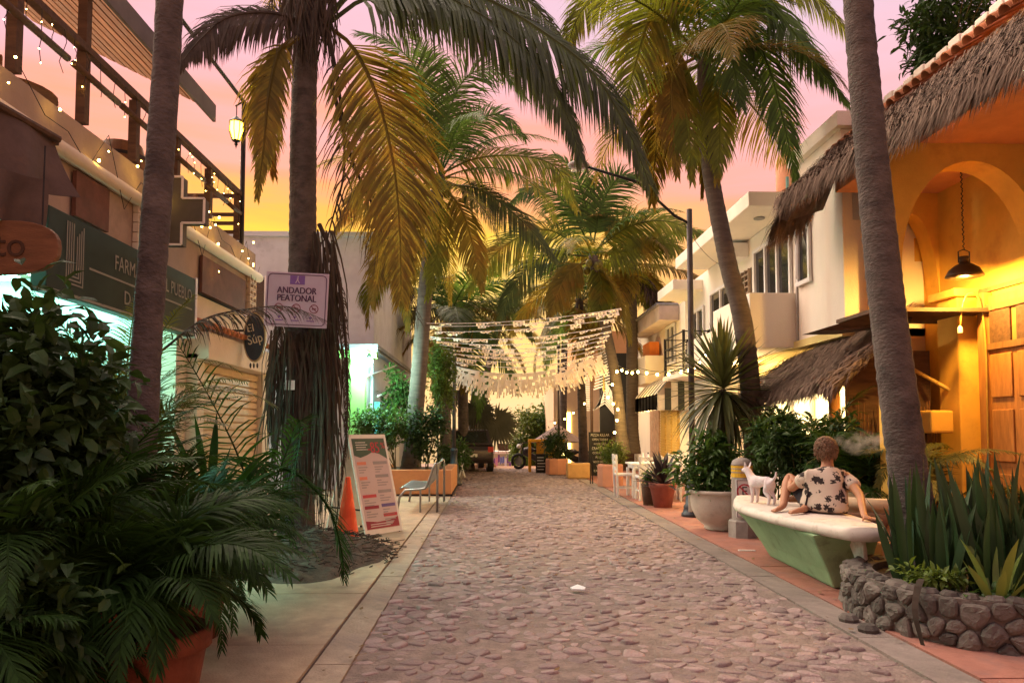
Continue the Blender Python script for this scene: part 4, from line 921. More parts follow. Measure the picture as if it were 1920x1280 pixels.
# lamp post left
def lamppost(base, h, label, arm=None, r0=.055, s=1):
    t = thing('lamp_post', base, label, 'lamp post', 'lamp posts along the street'); b = V(base)
    MB().lathe([(.20 * s, 0), (.20 * s, .05), (.17 * s, .08), (.155 * s, .14), (.165 * s, .17), (.13 * s, .22), (.105 * s, .5 * s), (.11 * s, .53 * s), (.085 * s, .56 * s), (.08 * s, .8 * s), (.095 * s, .82 * s), (.095 * s, .86 * s), (r0, .9 * s)], b, 16).build('base', pm('cast iron', (.06, .065, .075), .5, .3, 6, .2, metal=.5), t, smooth=True)
    MB().vtube([b + V((0, 0, .88 * s)), b + V((0, 0, h))], [r0, r0 * .9], 12).build('pole', pm('painted steel pole', (.085, .07, .07), .55, .3, 5, .1, c2=(.30, .28, .26), c2f=.62, c2s=7, metal=.3), t, smooth=True)
    if arm:
        p = V(arm); MB().tube([b + V((0, 0, h - .25)), b + V((-.25, 0, h - .12)), b.lerp(p, .5) * V((1, 1, 0)) if False else V(((b.x + p.x) / 2, (b.y + p.y) / 2, (b.z + h + p.z) / 2 + .1)), p], .025, 8).build('arm', dark_metal, t, smooth=True)
        MB().sphere(p + V((-.12, 0, .02)), .19, 14, 8, (1, .55, .42)).build('lamp_head', pm('lamp head grey', (.30, .27, .26), .5, .1, 4, 0), t, smooth=True)
        box('lens', p + V((-.24, -.07, -.075)), p + V((-.02, .07, -.05)), white_paint, t)
    return t
lamppost((-.98, 19.9, .02), 3.6, 'slim pale lamp post at the end of the orange planter', r0=.05, s=1.1)
lamppost((3.45, 12.6, .02), 5.3, 'tall dark lamp post between the white tables and the urn, long arm over the road', arm=at(1098, 312, 12.4), s=1.0)
lamppost((2.35, 25.5, .02), 4.4, 'thin lamp post beside the shrub planter near the kiosk', r0=.045, s=.9)

# foreground potted palms
pot_m = pm('shaded terracotta', (.16, .04, .018), .8, .3, 6, .25, 30)  # shade of the surrounding foliage put into the pot colour
fine = dict(L=.27, n=34, w=.022)
areca((-1.55, 3.45, .024), 24, .62, 'feathery palm in the near terracotta pot, fronds arching over the pavement', 71, pot=(.58, .25, pot_m), stemh=.6, spread=(25, 92), **fine)
areca((-2.0, 3.15, .024), 28, .8, 'feathery palm in a terracotta pot beside the slim palm trunk', 72, pot=(.5, .23, pot_m), stemh=.75, spread=(20, 115), **fine)
areca((-2.3, 4.3, .024), 26, .95, 'tall feathery palm in a pot behind the slim palm trunk', 73, pot=(.5, .24, pot_m), stemh=.95, spread=(15, 95), **fine)
areca((-2.75, 3.9, .024), 26, .95, 'feathery palm in a pot between the leafy bush and the drugstore', 74, pot=(.5, .24, pot_m), stemh=1.0, spread=(15, 95), **fine)
areca((-2.1, 5.4, .024), 28, .85, 'feathery potted palm nearest the soil mound', 75, pot=(.45, .22, pot_m), stemh=.55, spread=(15, 110), **fine)
areca((-1.98, 2.75, .024), 22, .6, 'low feathery palm with stems crowded in front of the terracotta pots', 76, pot=(.4, .2, pot_m), stemh=.5, spread=(25, 120), **fine)
areca((-2.75, 5.6, .024), 22, 1.0, 'slender feathery palm in a pot against the drugstore front, upright fronds before the sign', 77, pot=(.45, .22, pot_m), stemh=1.7, spread=(5, 45), L=.28, n=34, w=.02, m=pm('areca lit warm', (.10, .10, .02), .5, .3, 2, 0, transl=.35, rand=.3))  # warm light put into this yellower copy of the leaf colour
areca((-1.95, 4.55, .024), 24, .7, 'feathery palm in a pot beside the strap leaf plant', 78, pot=(.45, .22, pot_m), stemh=.6, spread=(15, 110), **fine)
shrub('leafy_bush', (-2.75, 5.0, .024), (-2.75, 5.0, 1.15), (.5, .4, .75), 2800, leaf_dark, 'upright dark bush standing across the drugstore opening', .09, .04, 83, 20)
shrub('leafy_bush', (-2.1, 3.4, .024), (-2.12, 3.4, 1.42), (.5, .42, .6), 4200, leaf_dark, 'tall rounded dark leafy bush in front of the drugstore', .11, .06, 81, 22)
shrub('leafy_bush', (-1.95, 2.95, .024), (-1.95, 2.95, .62), (.42, .3, .55), 2600, leaf_dark, 'low dark leafy bush under the feathery palms', .10, .05, 82, 18)
# strap leaf plant in front of the shutter
yp = thing('strap_leaf_plant', (-2.35, 6.3, .024), 'dark plant with long pointed strap leaves in front of the shutter', 'plant')
bl = [blade_mesh('leaf', .85, .065, areca_m, c, 6, .3) for c in (.1, .25, .45)]
MB().vtube([(-2.35, 6.3, .02), (-2.35, 6.3, .7)], .04, 8).build('stem', stem_m, yp); rosette(yp, (-2.35, 6.3, .68), bl, 42, 8, 95, 5, s0=.7, s1=1.15, rise=.1)
# single arching frond by the cone
fr = thing('fallen_frond_plant', (-1.75, 7.2, .1), 'young palm with one long comb-like frond drooping beside the traffic cone', 'palm')
frond(fr, P(7.1, (500, 870), (560, 890), (615, 950), (640, 1030), (645, 1085)), areca_m, .42, 26, .035, .25, .022, seed=4)
for k, q in enumerate(((480, 900), (450, 940), (520, 960), (560, 830))):
    frond(fr, [V((-2.1, 7.1, .15)), V((-2.15, 7.1, .6)), at(q[0], q[1] - 40, 6.9), at(q[0] + 30 - 40 * (k % 2), q[1] + 60, 6.6)], areca_m, .34, 30, .03, .4, .014, seed=14 + k)
frond(fr, [at(300, 660, 6.2), at(380, 600, 6.3), at(460, 580, 6.4), at(540, 575, 6.5), at(610, 600, 6.6)], frond_dead, .42, 40, .02, .7, .012, seed=33)
frond(fr, [V((-2.15, 7.1, .2)), V((-2.3, 6.9, 1.2)), at(330, 640, 6.3), at(300, 660, 6.2)], areca_m, .4, 24, .025, .5, .014, seed=34)
# ================================================================= RIGHT: ochre portico house
XH = 6.45
R1 = thing('ochre_portico_house', (6, 9, 0), 'ochre house with arched portico, thatch eave and clay tile edge', 'building')
def arch_wall(x0, x1, y0, y1, z0, z1, cx_, hw_, zs, rise, m, parent, name='arch'):
    """wall panel facing -y with an elliptical arched opening from the ground"""
    n = 24; arc_ = [(cx_ + hw_ * math.cos(math.pi * k / n), zs + rise * math.sin(math.pi * k / n)) for k in range(n + 1)]
    poly = [(x1, z0), (x1, z1), (x0, z1), (x0, z0), (cx_ - hw_, z0)] + arc_[::-1] + [(cx_ + hw_, z0)]
    mb = MB()
    # build as quads between arch and outline to stay convex
    for y in (y0, y1):
        mb.face([(cx_ + hw_, y, z0), (x1, y, z0), (x1, y, zs), (cx_ + hw_, y, zs)]); mb.face([(x0, y, z0), (cx_ - hw_, y, z0), (cx_ - hw_, y, zs), (x0, y, zs)])
        for k in range(n):
            (ax, az), (bx, bz) = arc_[k], arc_[k + 1]
            def edge(px_, pz_):
                dx, dz = px_ - cx_, pz_ - zs; t = min((x1 - cx_) / dx if dx > 1e-6 else 9e9, (x0 - cx_) / dx if dx < -1e-6 else 9e9, (z1 - zs) / dz if dz > 1e-6 else 9e9); return (cx_ + dx * t, zs + dz * t)
            e, f = edge(ax, az), edge(bx, bz); pts = [(ax, y, az), (e[0], y, e[1])]
            for cxx in (x1, x0):
                if (e[0] - cxx) * 1 and abs(f[1] - z1) < 1e-6 and abs(e[0] - x1) < 1e-6 and cxx == x1 and e[1] < z1 - 1e-6: pts.append((x1, y, z1))
                if abs(e[1] - z1) < 1e-6 and abs(f[0] - x0) < 1e-6 and cxx == x0 and f[1] < z1 - 1e-6: pts.append((x0, y, z1))
            pts += [(f[0], y, f[1]), (bx, y, bz)]; mb.face(pts)
    for k in range(n): (ax, az), (bx, bz) = arc_[k], arc_[k + 1]; mb.face([(ax, y0, az), (ax, y1, az), (bx, y1, bz), (bx, y0, bz)])
    for xx in (cx_ - hw_, cx_ + hw_): mb.face([(xx, y0, z0), (xx, y1, z0), (xx, y1, zs), (xx, y0, zs)])
    mb.face([(x0, y0, z0), (x0, y1, z0), (x0, y1, z1), (x0, y0, z1)]); mb.face([(x1, y0, z0), (x1, y1, z0), (x1, y1, z1), (x1, y0, z1)]); mb.face([(x0, y0, z1), (x1, y0, z1), (x1, y1, z1), (x0, y1, z1)])
    return mb.build(name, m, parent)
arch_wall(5.55, XH + .02, 10.35, 10.65, .02, 5.2, 6.08, .36, 3.25, 1.35, yellow_wall, R1, 'far_arch')
arch_wall(4.58, XH + .02, 8.25, 8.6, .02, 4.95, 5.56, .86, 3.3, 1.3, yellow_wall, R1, 'near_arch')
box('house_wall', (XH, 4.5, .02), (XH + 2.5, 12, 6.4), yellow_wall, R1)
box('portico_ceiling', (4.95, 8.61, 4.9), (XH - .003, 10.34, 5.1), orange_wall, R1)
box('architrave', (4.95, 4.5, 4.80), (XH - .003, 8.24, 5.18), orange_wall, R1)
box('pilaster', (XH - .28, 9.55, .02), (XH - .003, 10.0, 3.25), yellow_wall, R1, bevel=.02); box('capital', (XH - .36, 9.48, 3.252), (XH - .003, 10.07, 3.36), yellow_wall, R1, bevel=.02)
box('band', (XH - .05, 4.5, 3.27), (XH - .004, 9.46, 3.33), brown_wood, R1)
# door with panels
dr = box('door', (XH - .06, 8.25, .03), (XH - .004, 9.28, 3.2), lit_wood, R1)
for y0, y1 in ((8.15, 8.28), (9.26, 9.4)): box('door_frame', (XH - .12, y0, .025), (XH - .005, y1, 3.26), lit_wood, dr, bevel=.008)
for j, y0 in enumerate((8.36, 8.84)):
    for z0, z1 in ((.25, .95), (1.1, 1.75), (1.9, 2.45), (2.55, 3.0)): box('door_panel', (XH - .085, y0, z0), (XH - .061, y0 + .38, z1), lit_wood if z1 < 2.9 else dark_wood, dr, bevel=.012)
for z in (2.55, 3.05): box('door_rail', (XH - .10, 8.29, z - .04), (XH - .086, 9.25, z + .04), brown_wood, dr)
# thatch eave on the street side
r = random.Random(17)
def thatch(name, parent, quad_, n, ln, wd, seed, droop=.35, base=True, fringe=.25):
    """quad_: (ridge a, ridge b, eave b, eave a); strands run from ridge to eave"""
    A, B, C, D = [V(q) for q in quad_]; r = random.Random(seed); mb = MB(); nrm = (B - A).cross(D - A).normalized(); nrm = nrm if nrm.z > 0 else -nrm
    if base: MB().raw([A, B, C, D] + [p - nrm * .12 for p in (A, B, C, D)], [(0, 1, 2, 3), (7, 6, 5, 4), (0, 4, 5, 1), (1, 5, 6, 2), (2, 6, 7, 3), (3, 7, 4, 0)]).build(name + '_bed', thatch_base, parent)
    for i in range(n):
        u = r.random(); v = min(1, r.random() * 1.08) if r.random() > fringe else r.uniform(.9, 1.02); p = A.lerp(B, u).lerp(D.lerp(C, u), v); d = ((D.lerp(C, u) - A.lerp(B, u)).normalized() + V((r.gauss(0, .12), r.gauss(0, .12), r.gauss(0, .06)))).normalized()
        s = d.cross(nrm).normalized() * wd * r.uniform(.5, 1.3); p = p + nrm * r.uniform(-.03, .07); l = ln * r.uniform(.5, 1.25); q = p + d * l * .55 + nrm * .02; d2 = (d + V((0, 0, -droop * r.uniform(.4, 1.8)))).normalized(); e = q + d2 * l * .5
        mb.raw([p - s, p + s, q + s * .8, q - s * .8, e], [(0, 1, 2, 3), (3, 2, 4)])
    return mb.build(name, thatch_m, parent, kind='stuff')
thatch('thatch', R1, [(5.3, 4.4, 5.5), (5.3, 10.9, 5.78), (4.25, 10.2, 4.85), (4.45, 4.4, 4.5)], 10000, .5, .011, 3, .6)
thatch('thatch', R1, [(5.3, 10.9, 5.78), (4.3, 10.2, 4.9), (4.2, 10.5, 4.55), (5.0, 11.1, 4.9)], 1800, .5, .011, 4, .9)
thatch('thatch', R1, [(4.75, 4.4, 4.7), (4.65, 10.4, 5.0), (4.3, 10.3, 4.82), (4.45, 4.4, 4.5)], 3600, .5, .010, 14, 2.2, base=False, fringe=.6)
# clay tiles and white caps above the thatch
for row, (dx, dz) in enumerate(((0, 0), (.26, .17), (.5, .34))):
    for k in range(34): inst('roof_tile', tile_me, R1, (5.2 + dx, 4.6 + k * .195, 5.72 + dz + r.uniform(-.01, .01)), (0, R(-30), R(r.uniform(-3, 3))))
box('tile_bed', (5.45, 4.5, 5.2), (XH - .003, 11.0, 5.8), orange_wall, R1)
for k in range(16): MB().box((5.62, 7.5 + k * .25, 6.14 + .01 * (k % 3)), (5.95, 7.72 + k * .25, 6.22 + .02 * ((k * 5) % 3))).build('cap_stone', white_wall, R1, bevel=.02)
# roof plants
shrub('roof_shrub', (6.2, 9.6, 6.3), (6.15, 9.5, 6.95), (.55, .9, .65), 2600, leaf_dark, 'dark trailing plant on the roof above the clay tiles', .16, .045, 91, 16)
box('roof_dome', (7.0, 8.9, 6.4), (8.2, 9.7, 7.6), yellow_wall, R1, bevel=.2)
# pendant lamp
c0 = at(1808, 505, 8.9); pl_ = thing('pendant_lamp', c0, 'black metal pendant lamp glowing yellow on a long chain under the arch', 'lamp')
zt = 4.9; mb = MB(); z = c0.z + .24
while z < zt: mb.tube([c0 * V((1, 1, 0)) + V((0, 0, z)), c0 * V((1, 1, 0)) + V((.012 * (1 if int(z * 30) % 2 else -1), 0, min(zt, z + .03)))], .007, 4); z += .03
mb.build('chain', dark_metal, pl_)
shade = pm('black enamel shade', (.05, .03, .018), .4, .2, 5, 0, metal=.4)
MB().lathe([(.215, -.09), (.21, -.07), (.17, .0), (.10, .055), (.055, .075), (.05, .12), (.06, .13), (.055, .16), (.0, .17)], c0, 24).build('shade', shade, pl_, smooth=True)
MB().lathe([(.205, -.086), (.165, -.01), (.10, .035), (0, .05)], c0, 24).build('shade_lining', em('lit shade lining', (1, .55, .02), 4), pl_, smooth=True)
MB().sphere(c0 + V((0, 0, -.03)), .045, 10, 8).build('bulb', em('pendant bulb', (1, .62, .12), 25), pl_, smooth=True)
MB().tube([c0 + V((-.07, 0, .08)), c0 + V((-.07, 0, .22)), c0 + V((0, 0, .25)), c0 + V((.07, 0, .22)), c0 + V((.07, 0, .08))], .009, 5).build('yoke', dark_metal, pl_)
lamp('pendant_light', c0 + V((0, 0, -.13)), (1, .52, .10), 45, .07)
# bent pipe lamp by the pilaster
hp = thing('gooseneck_pipe', (6.0, 9.3, 0), 'thin bent hose hooked over the pilaster with a white nozzle', 'pipe')
pts = P(9.25, (1855, 960), (1852, 800), (1848, 640), (1838, 570), (1825, 546), (1812, 552), (1803, 580), (1800, 618))
MB().tube(spline(pts, 30), .012, 7).build('hose', pm('brass hose', (.40, .26, .06), .4, .2, 5, 0, metal=.3), hp, smooth=True)
MB().lathe([(.03, -.04), (.03, .02), (.012, .05), (0, .05)], pts[-1], 10).build('nozzle', white_paint, hp)
# small camera on the arch, bamboo pole
t = MB().sphere(at(1690, 357, 8.7), .035, 8, 6).build('security_camera', dark_metal, smooth=True); tag(t, 'small dark dome camera on the portico ceiling', 'camera')
t = thing('bamboo_pole', at(1715, 690, 10.0), 'slanting bamboo pole between the palm trunk and the pilaster', 'pole'); bpts = spline([at(1690, 680, 10.2), at(1800, 742, 9.7)], 9)
MB().tube(bpts, .028, 8).build('cane', pm('bamboo', (.40, .25, .06), .5, .25, 6, .1), t, smooth=True)
for k in (1, 3, 5, 7): MB().tube([bpts[k] - (bpts[1] - bpts[0]) * .04, bpts[k] + (bpts[1] - bpts[0]) * .04], .034, 8).build('node', brown_wood, t)

# ================================================================= RIGHT: white modern building
XW = 5.25
R2 = thing('white_building', (XW, 14, 0), 'white two storey building with roof slabs and boxy balconies', 'building')
ZT = 6.0
box('wall', (XW, 10.75, 3.0), (11, 12.45, ZT), white_wall, R2); box('parapet', (XW - .12, 10.6, ZT + .003), (11, 12.45, ZT + .22), white_wall, R2)
box('wall', (XW, 12.45, 2.9), (11, 19.6, 5.35), white_wall, R2)
box('ground_wall', (XW + .6, 10.75, .02), (11, 19.6, 3.0), cream_wall, R2)
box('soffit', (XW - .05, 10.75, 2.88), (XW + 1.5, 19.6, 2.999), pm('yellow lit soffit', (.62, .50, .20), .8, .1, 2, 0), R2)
box('roof_slab', (4.46, 12.5, 5.36), (XW + 1.2, 17.6, 5.62), white_wall, R2, bevel=.02)
box('roof_slab', (4.5, 18.0, 4.95), (XW + 1, 19.7, 5.2), white_wall, R2, bevel=.02)
MB().lathe([(.1, 0), (.1, .02)], (4.9, 13.2, 5.335), 14).build('downlight', grey_metal, R2)
bal = box('balcony', (4.45, 12.5, 2.9), (XW - .003, 14.6, 3.85), white_wall, R2, bevel=.015)
box('balcony', (4.62, 14.602, 2.86), (XW - .003, 17.2, 3.55), white_wall, R2, bevel=.015)
def window(y0, y1, z0, z1, n, X, parent, m=glass_m, open_=False):
    w_ = box('window', (X - .012, y0, z0), (X - .004, y1, z1), m, parent)
    for k in range(n + 1): y = y0 + (y1 - y0) * k / n; box('mullion', (X - .06, y - .03, z0), (X - .013, y + .03, z1), white_paint, w_)
    for z in (z0, z1): box('frame', (X - .065, y0 - .05, z - .035), (X - .0135, y1 + .05, z + .035), white_paint, w_)
    if open_: MB().bar((X - .04, y1 - .05, z1 - .05), (X - .16, y0 + .2, z0 + .05), .03).build('open_sash', white_paint, w_)
    return w_
window(12.62, 14.35, 3.7, 5.0, 3, XW, R2); window(11.85, 12.3, 3.95, 5.15, 1, XW, R2, open_=True)
window(15.75, 17.3, 3.6, 4.7, 2, XW, R2); window(17.9, 18.9, 3.2, 4.5, 2, XW, R2)
# lattice of pierced blocks
for i in range(4):
    for j in range(9):
        y0, z0 = 14.62 + i * .21, 3.62 + j * .125
        mb = MB(); mb.box((XW - .07, y0, z0), (XW - .005, y0 + .035, z0 + .12)); mb.box((XW - .0701, y0 + .035, z0), (XW - .0052, y0 + .2, z0 + .03)); mb.build('lattice_block', pm('lattice clay', (.30, .22, .15), .8, .2, 6, .1), R2)
box('lattice_back', (XW - .004, 14.6, 3.6), (XW - .001, 15.5, 4.76), black_m, R2)
# dark railing balcony
for y in (17.25, 19.1):
    for x in (4.55, 5.15): box('railing_post', (x - .03, y - .03, 2.88), (x + .03, y + .03, 3.85), dark_metal, R2)
    for k, z in enumerate((2.95, 3.15, 3.35, 3.55, 3.82)): MB().bar((4.58, y, z), (5.13, y, z + (.16 if k < 4 else 0)), .025).build('railing_bar', dark_metal, R2)
    for k, z in enumerate((2.95, 3.15, 3.35, 3.55)): MB().bar((4.582, y + .005, z), (5.128, y + .005, z), .02).build('railing_bar', dark_metal, R2)
for z in (2.95, 3.3, 3.55, 3.82): MB().bar((4.55, 17.28, z), (4.55, 19.07, z), .025).build('railing_bar', dark_metal, R2)
box('balcony_floor', (4.5, 17.22, 2.75), (XW - .003, 19.2, 2.86), white_wall, R2)
# roof tank and far roof things
t = thing('water_tank', (6.3, 15.5, 5.62), 'peach cylindrical water tank on the white building roof', 'water tank'); MB().lathe([(.42, 0), (.42, .9), (.36, .98), (.15, 1.05), (.15, 1.12), (0, 1.12)], (5.75, 13.4, 5.62), 18).build('tank', peach_wall, t, smooth=True)
for k in range(3): MB().tube([(5.35 + k * .12, 13.0, 5.62), (5.35 + k * .12, 13.0, 6.05)], .03, 8).build('pipe', pm('teal pipe', (.15, .32, .30), .6, .1, 4, 0), t)
# wall seen through the arch: its patch and window
box('patch', (6.32, 10.735, 4.0), (6.5, 10.748, 4.35), yellow_wall, R2)
w_ = box('window', (5.4, 10.736, 4.62), (6.4, 10.746, 5.3), pm('curtained pane', (.55, .55, .53), .3, .1, 3, 0), R2)
for x in (5.55, 5.9, 6.15): box('mullion', (x, 10.70, 4.62), (x + .04, 10.735, 5.3), white_paint, w_)

# second white house down the street with striped awning
R3 = thing('awning_shop', (XW, 21, 0), 'cream shop with striped awning, louvred shutters and patched brick wall', 'building')
box('wall', (XW + .02, 19.75, .02), (11, 27, 5.0), white_wall, R3); box('fascia', (XW - .55, 20.4, 4.55), (XW + .01, 24.5, 4.95), pm('weathered fascia', (.52, .42, .36), .9, .2, 2, .2), R3)
for k in range(20): inst('corrugation', MB().tube([(-.03, 0, 0), (.6, 0, .0)], .05, 6).mesh('corrugation', grey_metal) if k == 0 else bpy.data.meshes['corrugation'], R3, (XW - .6, 20.45 + k * .21, 4.99))
box('balcony', (4.7, 22.3, 2.9), (XW + .018, 24.4, 3.75), white_wall, R3, bevel=.015); window(20.8, 21.8, 3.4, 4.5, 2, XW + .015, R3)
box('orange_panel', (4.9, 22.6, 3.752), (5.2, 23.6, 4.2), pm('orange panel', (.75, .22, .04), .7, .1, 3, 0), R3)
aw_w = pm('awning cream', (.62, .54, .44), .85, .15, 5, .1); aw_d = pm('awning dark', (.05, .05, .04), .85, .2, 5, .1)
for k in range(14):
    y0, y1 = 19.2 + k * .21, 19.2 + (k + 1) * .21 - .004; m_ = aw_w if k % 2 else aw_d; sg = [(XW, 3.0), (XW - .35, 2.92), (XW - .65, 2.72), (XW - .9, 2.42), (XW - .9, 2.0)]
    mb = MB(); vs = []
    for y in (y0, y1):
        for x, z in sg: vs += [(x, y, z), (x, y, z + .012)]
    fs = []; o = len(sg) * 2
    for i in range(len(sg) - 1): a = 2 * i; fs += [(a, a + 2, o + a + 2, o + a), (a + 1, o + a + 1, o + a + 3, a + 3), (a, a + 1, a + 3, a + 2), (o + a, o + a + 2, o + a + 3, o + a + 1)]
    mb.raw(vs, fs).build('awning_strip', m_, R3)
for k in range(5):
    x0 = XW - .88 + k * .175; za = 2.98 if k > 3 else (2.40, 2.58, 2.74, 2.86)[k]; MB().box((x0, 19.185, 2.0), (x0 + .17, 19.195, za)).build('awning_strip', aw_d if k % 2 else aw_w, R3)
lv = pm('yellow louvre', (.62, .42, .12), .6, .15, 4, .05)
for d_ in range(3):
    y0 = 20.5 + d_ * .75; sh_ = box('shutter', (XW - .005, y0, .05), (XW + .018, y0 + .7, 2.15), lv, R3)
    for k in range(26): MB().box((XW - .04, y0 + .05, .12 + k * .077), (XW - .006, y0 + .65, .165 + k * .077)).build('louvre', lv, sh_)
box('brick_patch', (XW - .02, 22.9, .05), (XW + .018, 24.2, 2.1), pm('patched brick', (.48, .30, .20), .9, .3, 6, .4, 20, c2=(.55, .42, .30), c2f=.5, c2s=5), R3)
box('white_shutter', (XW + .0, 17.3, .03), (XW + .59, 19.7, 2.86), white_wall, R3)
for k in range(28): MB().box((XW - .015, 17.4, .1 + k * .095), (XW - .001, 19.6, .17 + k * .095)).build('shutter_slat', white_paint, R3)
lamp('shop_front_light', (4.2, 20.4, 2.1), (1, .66, .25), 16, .1); lamp('bar_fill', (3.7, 25.6, 2.9), (1, .68, .35), 15, .08)  # bar lamp added without a fixture to brighten the dark zebra slats

# zebra striped bar and cream house at the far end
R4 = thing('zebra_slat_bar', (4.2, 28, 0), 'bar front of black and white slanted slats', 'bar front')
box('backing', (4.0, 27.0, 1.1), (5.6, 27.1, 4.3), black_m, R4)
for k in range(26): 
    z = 2.2 + k * .08; MB().bar((3.35, 26.9, z), (3.62, 26.9, z), .02, .04).build('slat', white_paint, R4)
for k in range(14): MB().bar((3.75 + .02 * k, 26.9, 2.95 + .11 * k), (4.35, 26.9, 3.15 + .11 * k), .02, .05).build('slat', white_paint, R4)
for k in range(9):
    MB().bar((3.72 + k * .03, 26.85, 2.2 + .02 * k), (4.15, 26.85, 2.75 + .1 * k - .3), .02, .045).build('slat', white_paint, R4); MB().bar((4.17, 26.85, 2.75 + .1 * k - .3), (4.75 - k * .02, 26.85, 1.75 + .1 * k), .02, .045).build('slat', white_paint, R4)
box('post', (3.63, 26.84, .02), (3.73, 26.95, 4.3), dark_wood, R4); box('counter', (3.7, 26.7, .02), (5.2, 26.95, 1.25), dark_wood, R4)
R5 = thing('cream_house', (3, 31, 0), 'pale cream house beyond the zebra bar with yellow lit doorway', 'building')
box('wall', (2.6, 30.5, .02), (9, 36, 3.3), pm('warm cream wall', (.66, .50, .32), .9, .08, 2, .1), R5); box('upper_wall', (3.6, 30.6, 3.3), (9, 36, 5.6), pm('orange cream wall', (.66, .38, .16), .9, .08, 2, .1), R5)
box('doorway', (2.9, 30.45, .02), (3.3, 30.499, 2.2), em('lit doorway', (1, .75, .2), 1.2), R5); box('coping', (2.55, 30.42, 3.302), (3.599, 31, 3.4), white_wall, R5)

# ================================================================= RIGHT: low palapa behind the bench
PA = thing('palapa_roof', (5.2, 11, 0), 'low thatched palapa roof on wooden posts beside the white building', 'palapa')
ra, rb_ = at(1660, 592, 10.2), at(1470, 655, 12.6); ea, eb = at(1560, 735, 9.6), at(1395, 752, 12.0)
ra = V((5.8, 9.9, 3.2)); rb_ = V((5.35, 13.2, 2.75)); ea = V((4.55, 9.8, 2.15)); eb = V((4.2, 12.6, 2.0))
thatch('thatch', PA, [ra, rb_, eb, ea], 7500, .34, .011, 6, .35); thatch('thatch_fringe', PA, [ra.lerp(ea, .85), rb_.lerp(eb, .85), eb, ea], 1600, .36, .012, 7, 1.8, base=False, fringe=.8)
thatch('thatch', PA, [V((5.8, 9.85, 3.2)), V((5.78, 9.75, 3.15)), V((4.6, 9.55, 2.05)), V((4.55, 9.8, 2.15))], 900, .3, .012, 9, 1.6, base=False)
for x, y in ((4.75, 10.1), (4.5, 12.3), (5.7, 10.3)): MB().vtube([(x, y, .02), (x, y, 2.3)], .075, 10).build('post', lit_wood, PA, smooth=True)
box('plank_roof', (4.9, 9.2, 3.0), (6.4, 10.3, 3.05), dark_wood, PA)
t = thing('plank_canopy', (5.2, 10, 3), 'thin dark plank canopy under the white wall above the palapa', 'canopy'); MB().prism([at(1532, 619, 10.0), at(1628, 590, 9.6), at(1690, 590, 9.6), at(1690, 606, 9.6), at(1600, 618, 9.8)], (0, .5, 0)).build('board', dark_wood, t)
# lit cafe wall and doors under the palapa
CF = thing('cafe_front', (5.7, 12, 0), 'lit cafe front with pale doors under the palapa', 'shop front')
box('wall', (XW + .55, 10.8, .025), (XW + .59, 16, 2.85), pm('cafe yellow', (.70, .55, .25), .8, .1, 2, 0), CF)
for k in range(5): 
    y0 = 11.2 + k * .95; d_ = box('door', (XW + .50, y0, .03), (XW + .548, y0 + .8, 2.3), white_paint, CF)
    for j in range(2): box('pane', (XW + .485, y0 + .1, .9 + j * .7), (XW + .499, y0 + .7, 1.5 + j * .7), em('lit pane', (1, .80, .40), .35), d_)
lamp('cafe_light', (5.0, 12.3, 2.35), (1, .74, .34), 26, .12); lamp('cafe_light_far', (5.1, 15.0, 2.6), (1, .74, .34), 18, .12)

# air conditioner, conduit and cables on the white building
t = thing('air_conditioner', (XW - .2, 11.2, 4.2), 'small white air conditioner fixed to the white building wall', 'air conditioner'); box('case', (XW - .32, 14.75, 5.0), (XW - .002, 15.4, 5.3), white_paint, t, bevel=.015)
for k in range(5): box('louvre', (XW - .326, 14.8, 5.03 + k * .05), (XW - .321, 15.35, 5.05 + k * .05), grey_metal, t)
for i, (a, b, lb) in enumerate(((at(1283, 420, 12.6), V((XW, 15.6, 5.0)), 'thin cable from the tall lamp post to the white building'), (at(1283, 640, 12.6), V((XW, 19.9, 3.1)), 'low cable from the tall lamp post to the awning shop'), (V((XW, 19.9, 3.3)), at(1160, 690, 22), 'cable from the awning shop to the leaning palm'))):
    tag(MB().tube([a.lerp(b, k / 12) - V((0, 0, .25 * 4 * (k / 12) * (1 - k / 12))) for k in range(13)], .006, 4).build('overhead_cable', black_m), lb, 'cable')
MB().tube([(XW - .02, 12.4, 3.0), (XW - .02, 12.4, 5.9)], .02, 6).build('conduit', grey_metal, R2)
# ================================================================= RIGHT PAVEMENT THINGS
# stone planter
SP = thing('stone_planter', (3.85, 5.8, 0), 'round rubble stone planter with mortar joints full of snake plants', 'planter')
def sup(a, rx, ry, n=2.5): c, s = math.cos(a), math.sin(a); return (math.copysign(abs(c) ** (2 / n), c) * rx, math.copysign(abs(s) ** (2 / n), s) * ry)
PCX, PCY, PRX, PRY = 4.03, 5.76, 1.15, 1.04
n = 64; ring = [sup(2 * math.pi * k / n, PRX - .05, PRY - .05) for k in range(n)]; inner = [sup(2 * math.pi * k / n, PRX - .24, PRY - .24) for k in range(n)]
mb = MB(); vs = []
for pts, z in ((ring, .0), (ring, .35), (inner, .35), (inner, .2)): vs += [(PCX + x, PCY + y, z) for x, y in pts]
fs = [(a * n + k, a * n + (k + 1) % n, (a + 1) * n + (k + 1) % n, (a + 1) * n + k) for a in range(3) for k in range(n)] + [tuple(range(3 * n, 4 * n))]
mb.raw(vs, fs).build('core', pm('planter mortar', (.13, .105, .09), .95, .3, 8, .6, 40), SP)
mb = MB(); vs = [(PCX + x * 1.0, PCY + y * 1.0, .29 + .02 * noise.noise((x * 3, y * 3, 1))) for x, y in inner] + [(PCX, PCY, .34)]; mb.raw(vs, [(k, (k + 1) % n, n) for k in range(n)]).build('soil', soil_m, SP)
rub = pm('rubble stone', (.12, .10, .085), .85, .35, 5, .7, 20, c2=(.06, .05, .042), c2f=.55, c2s=6, rand=.45)
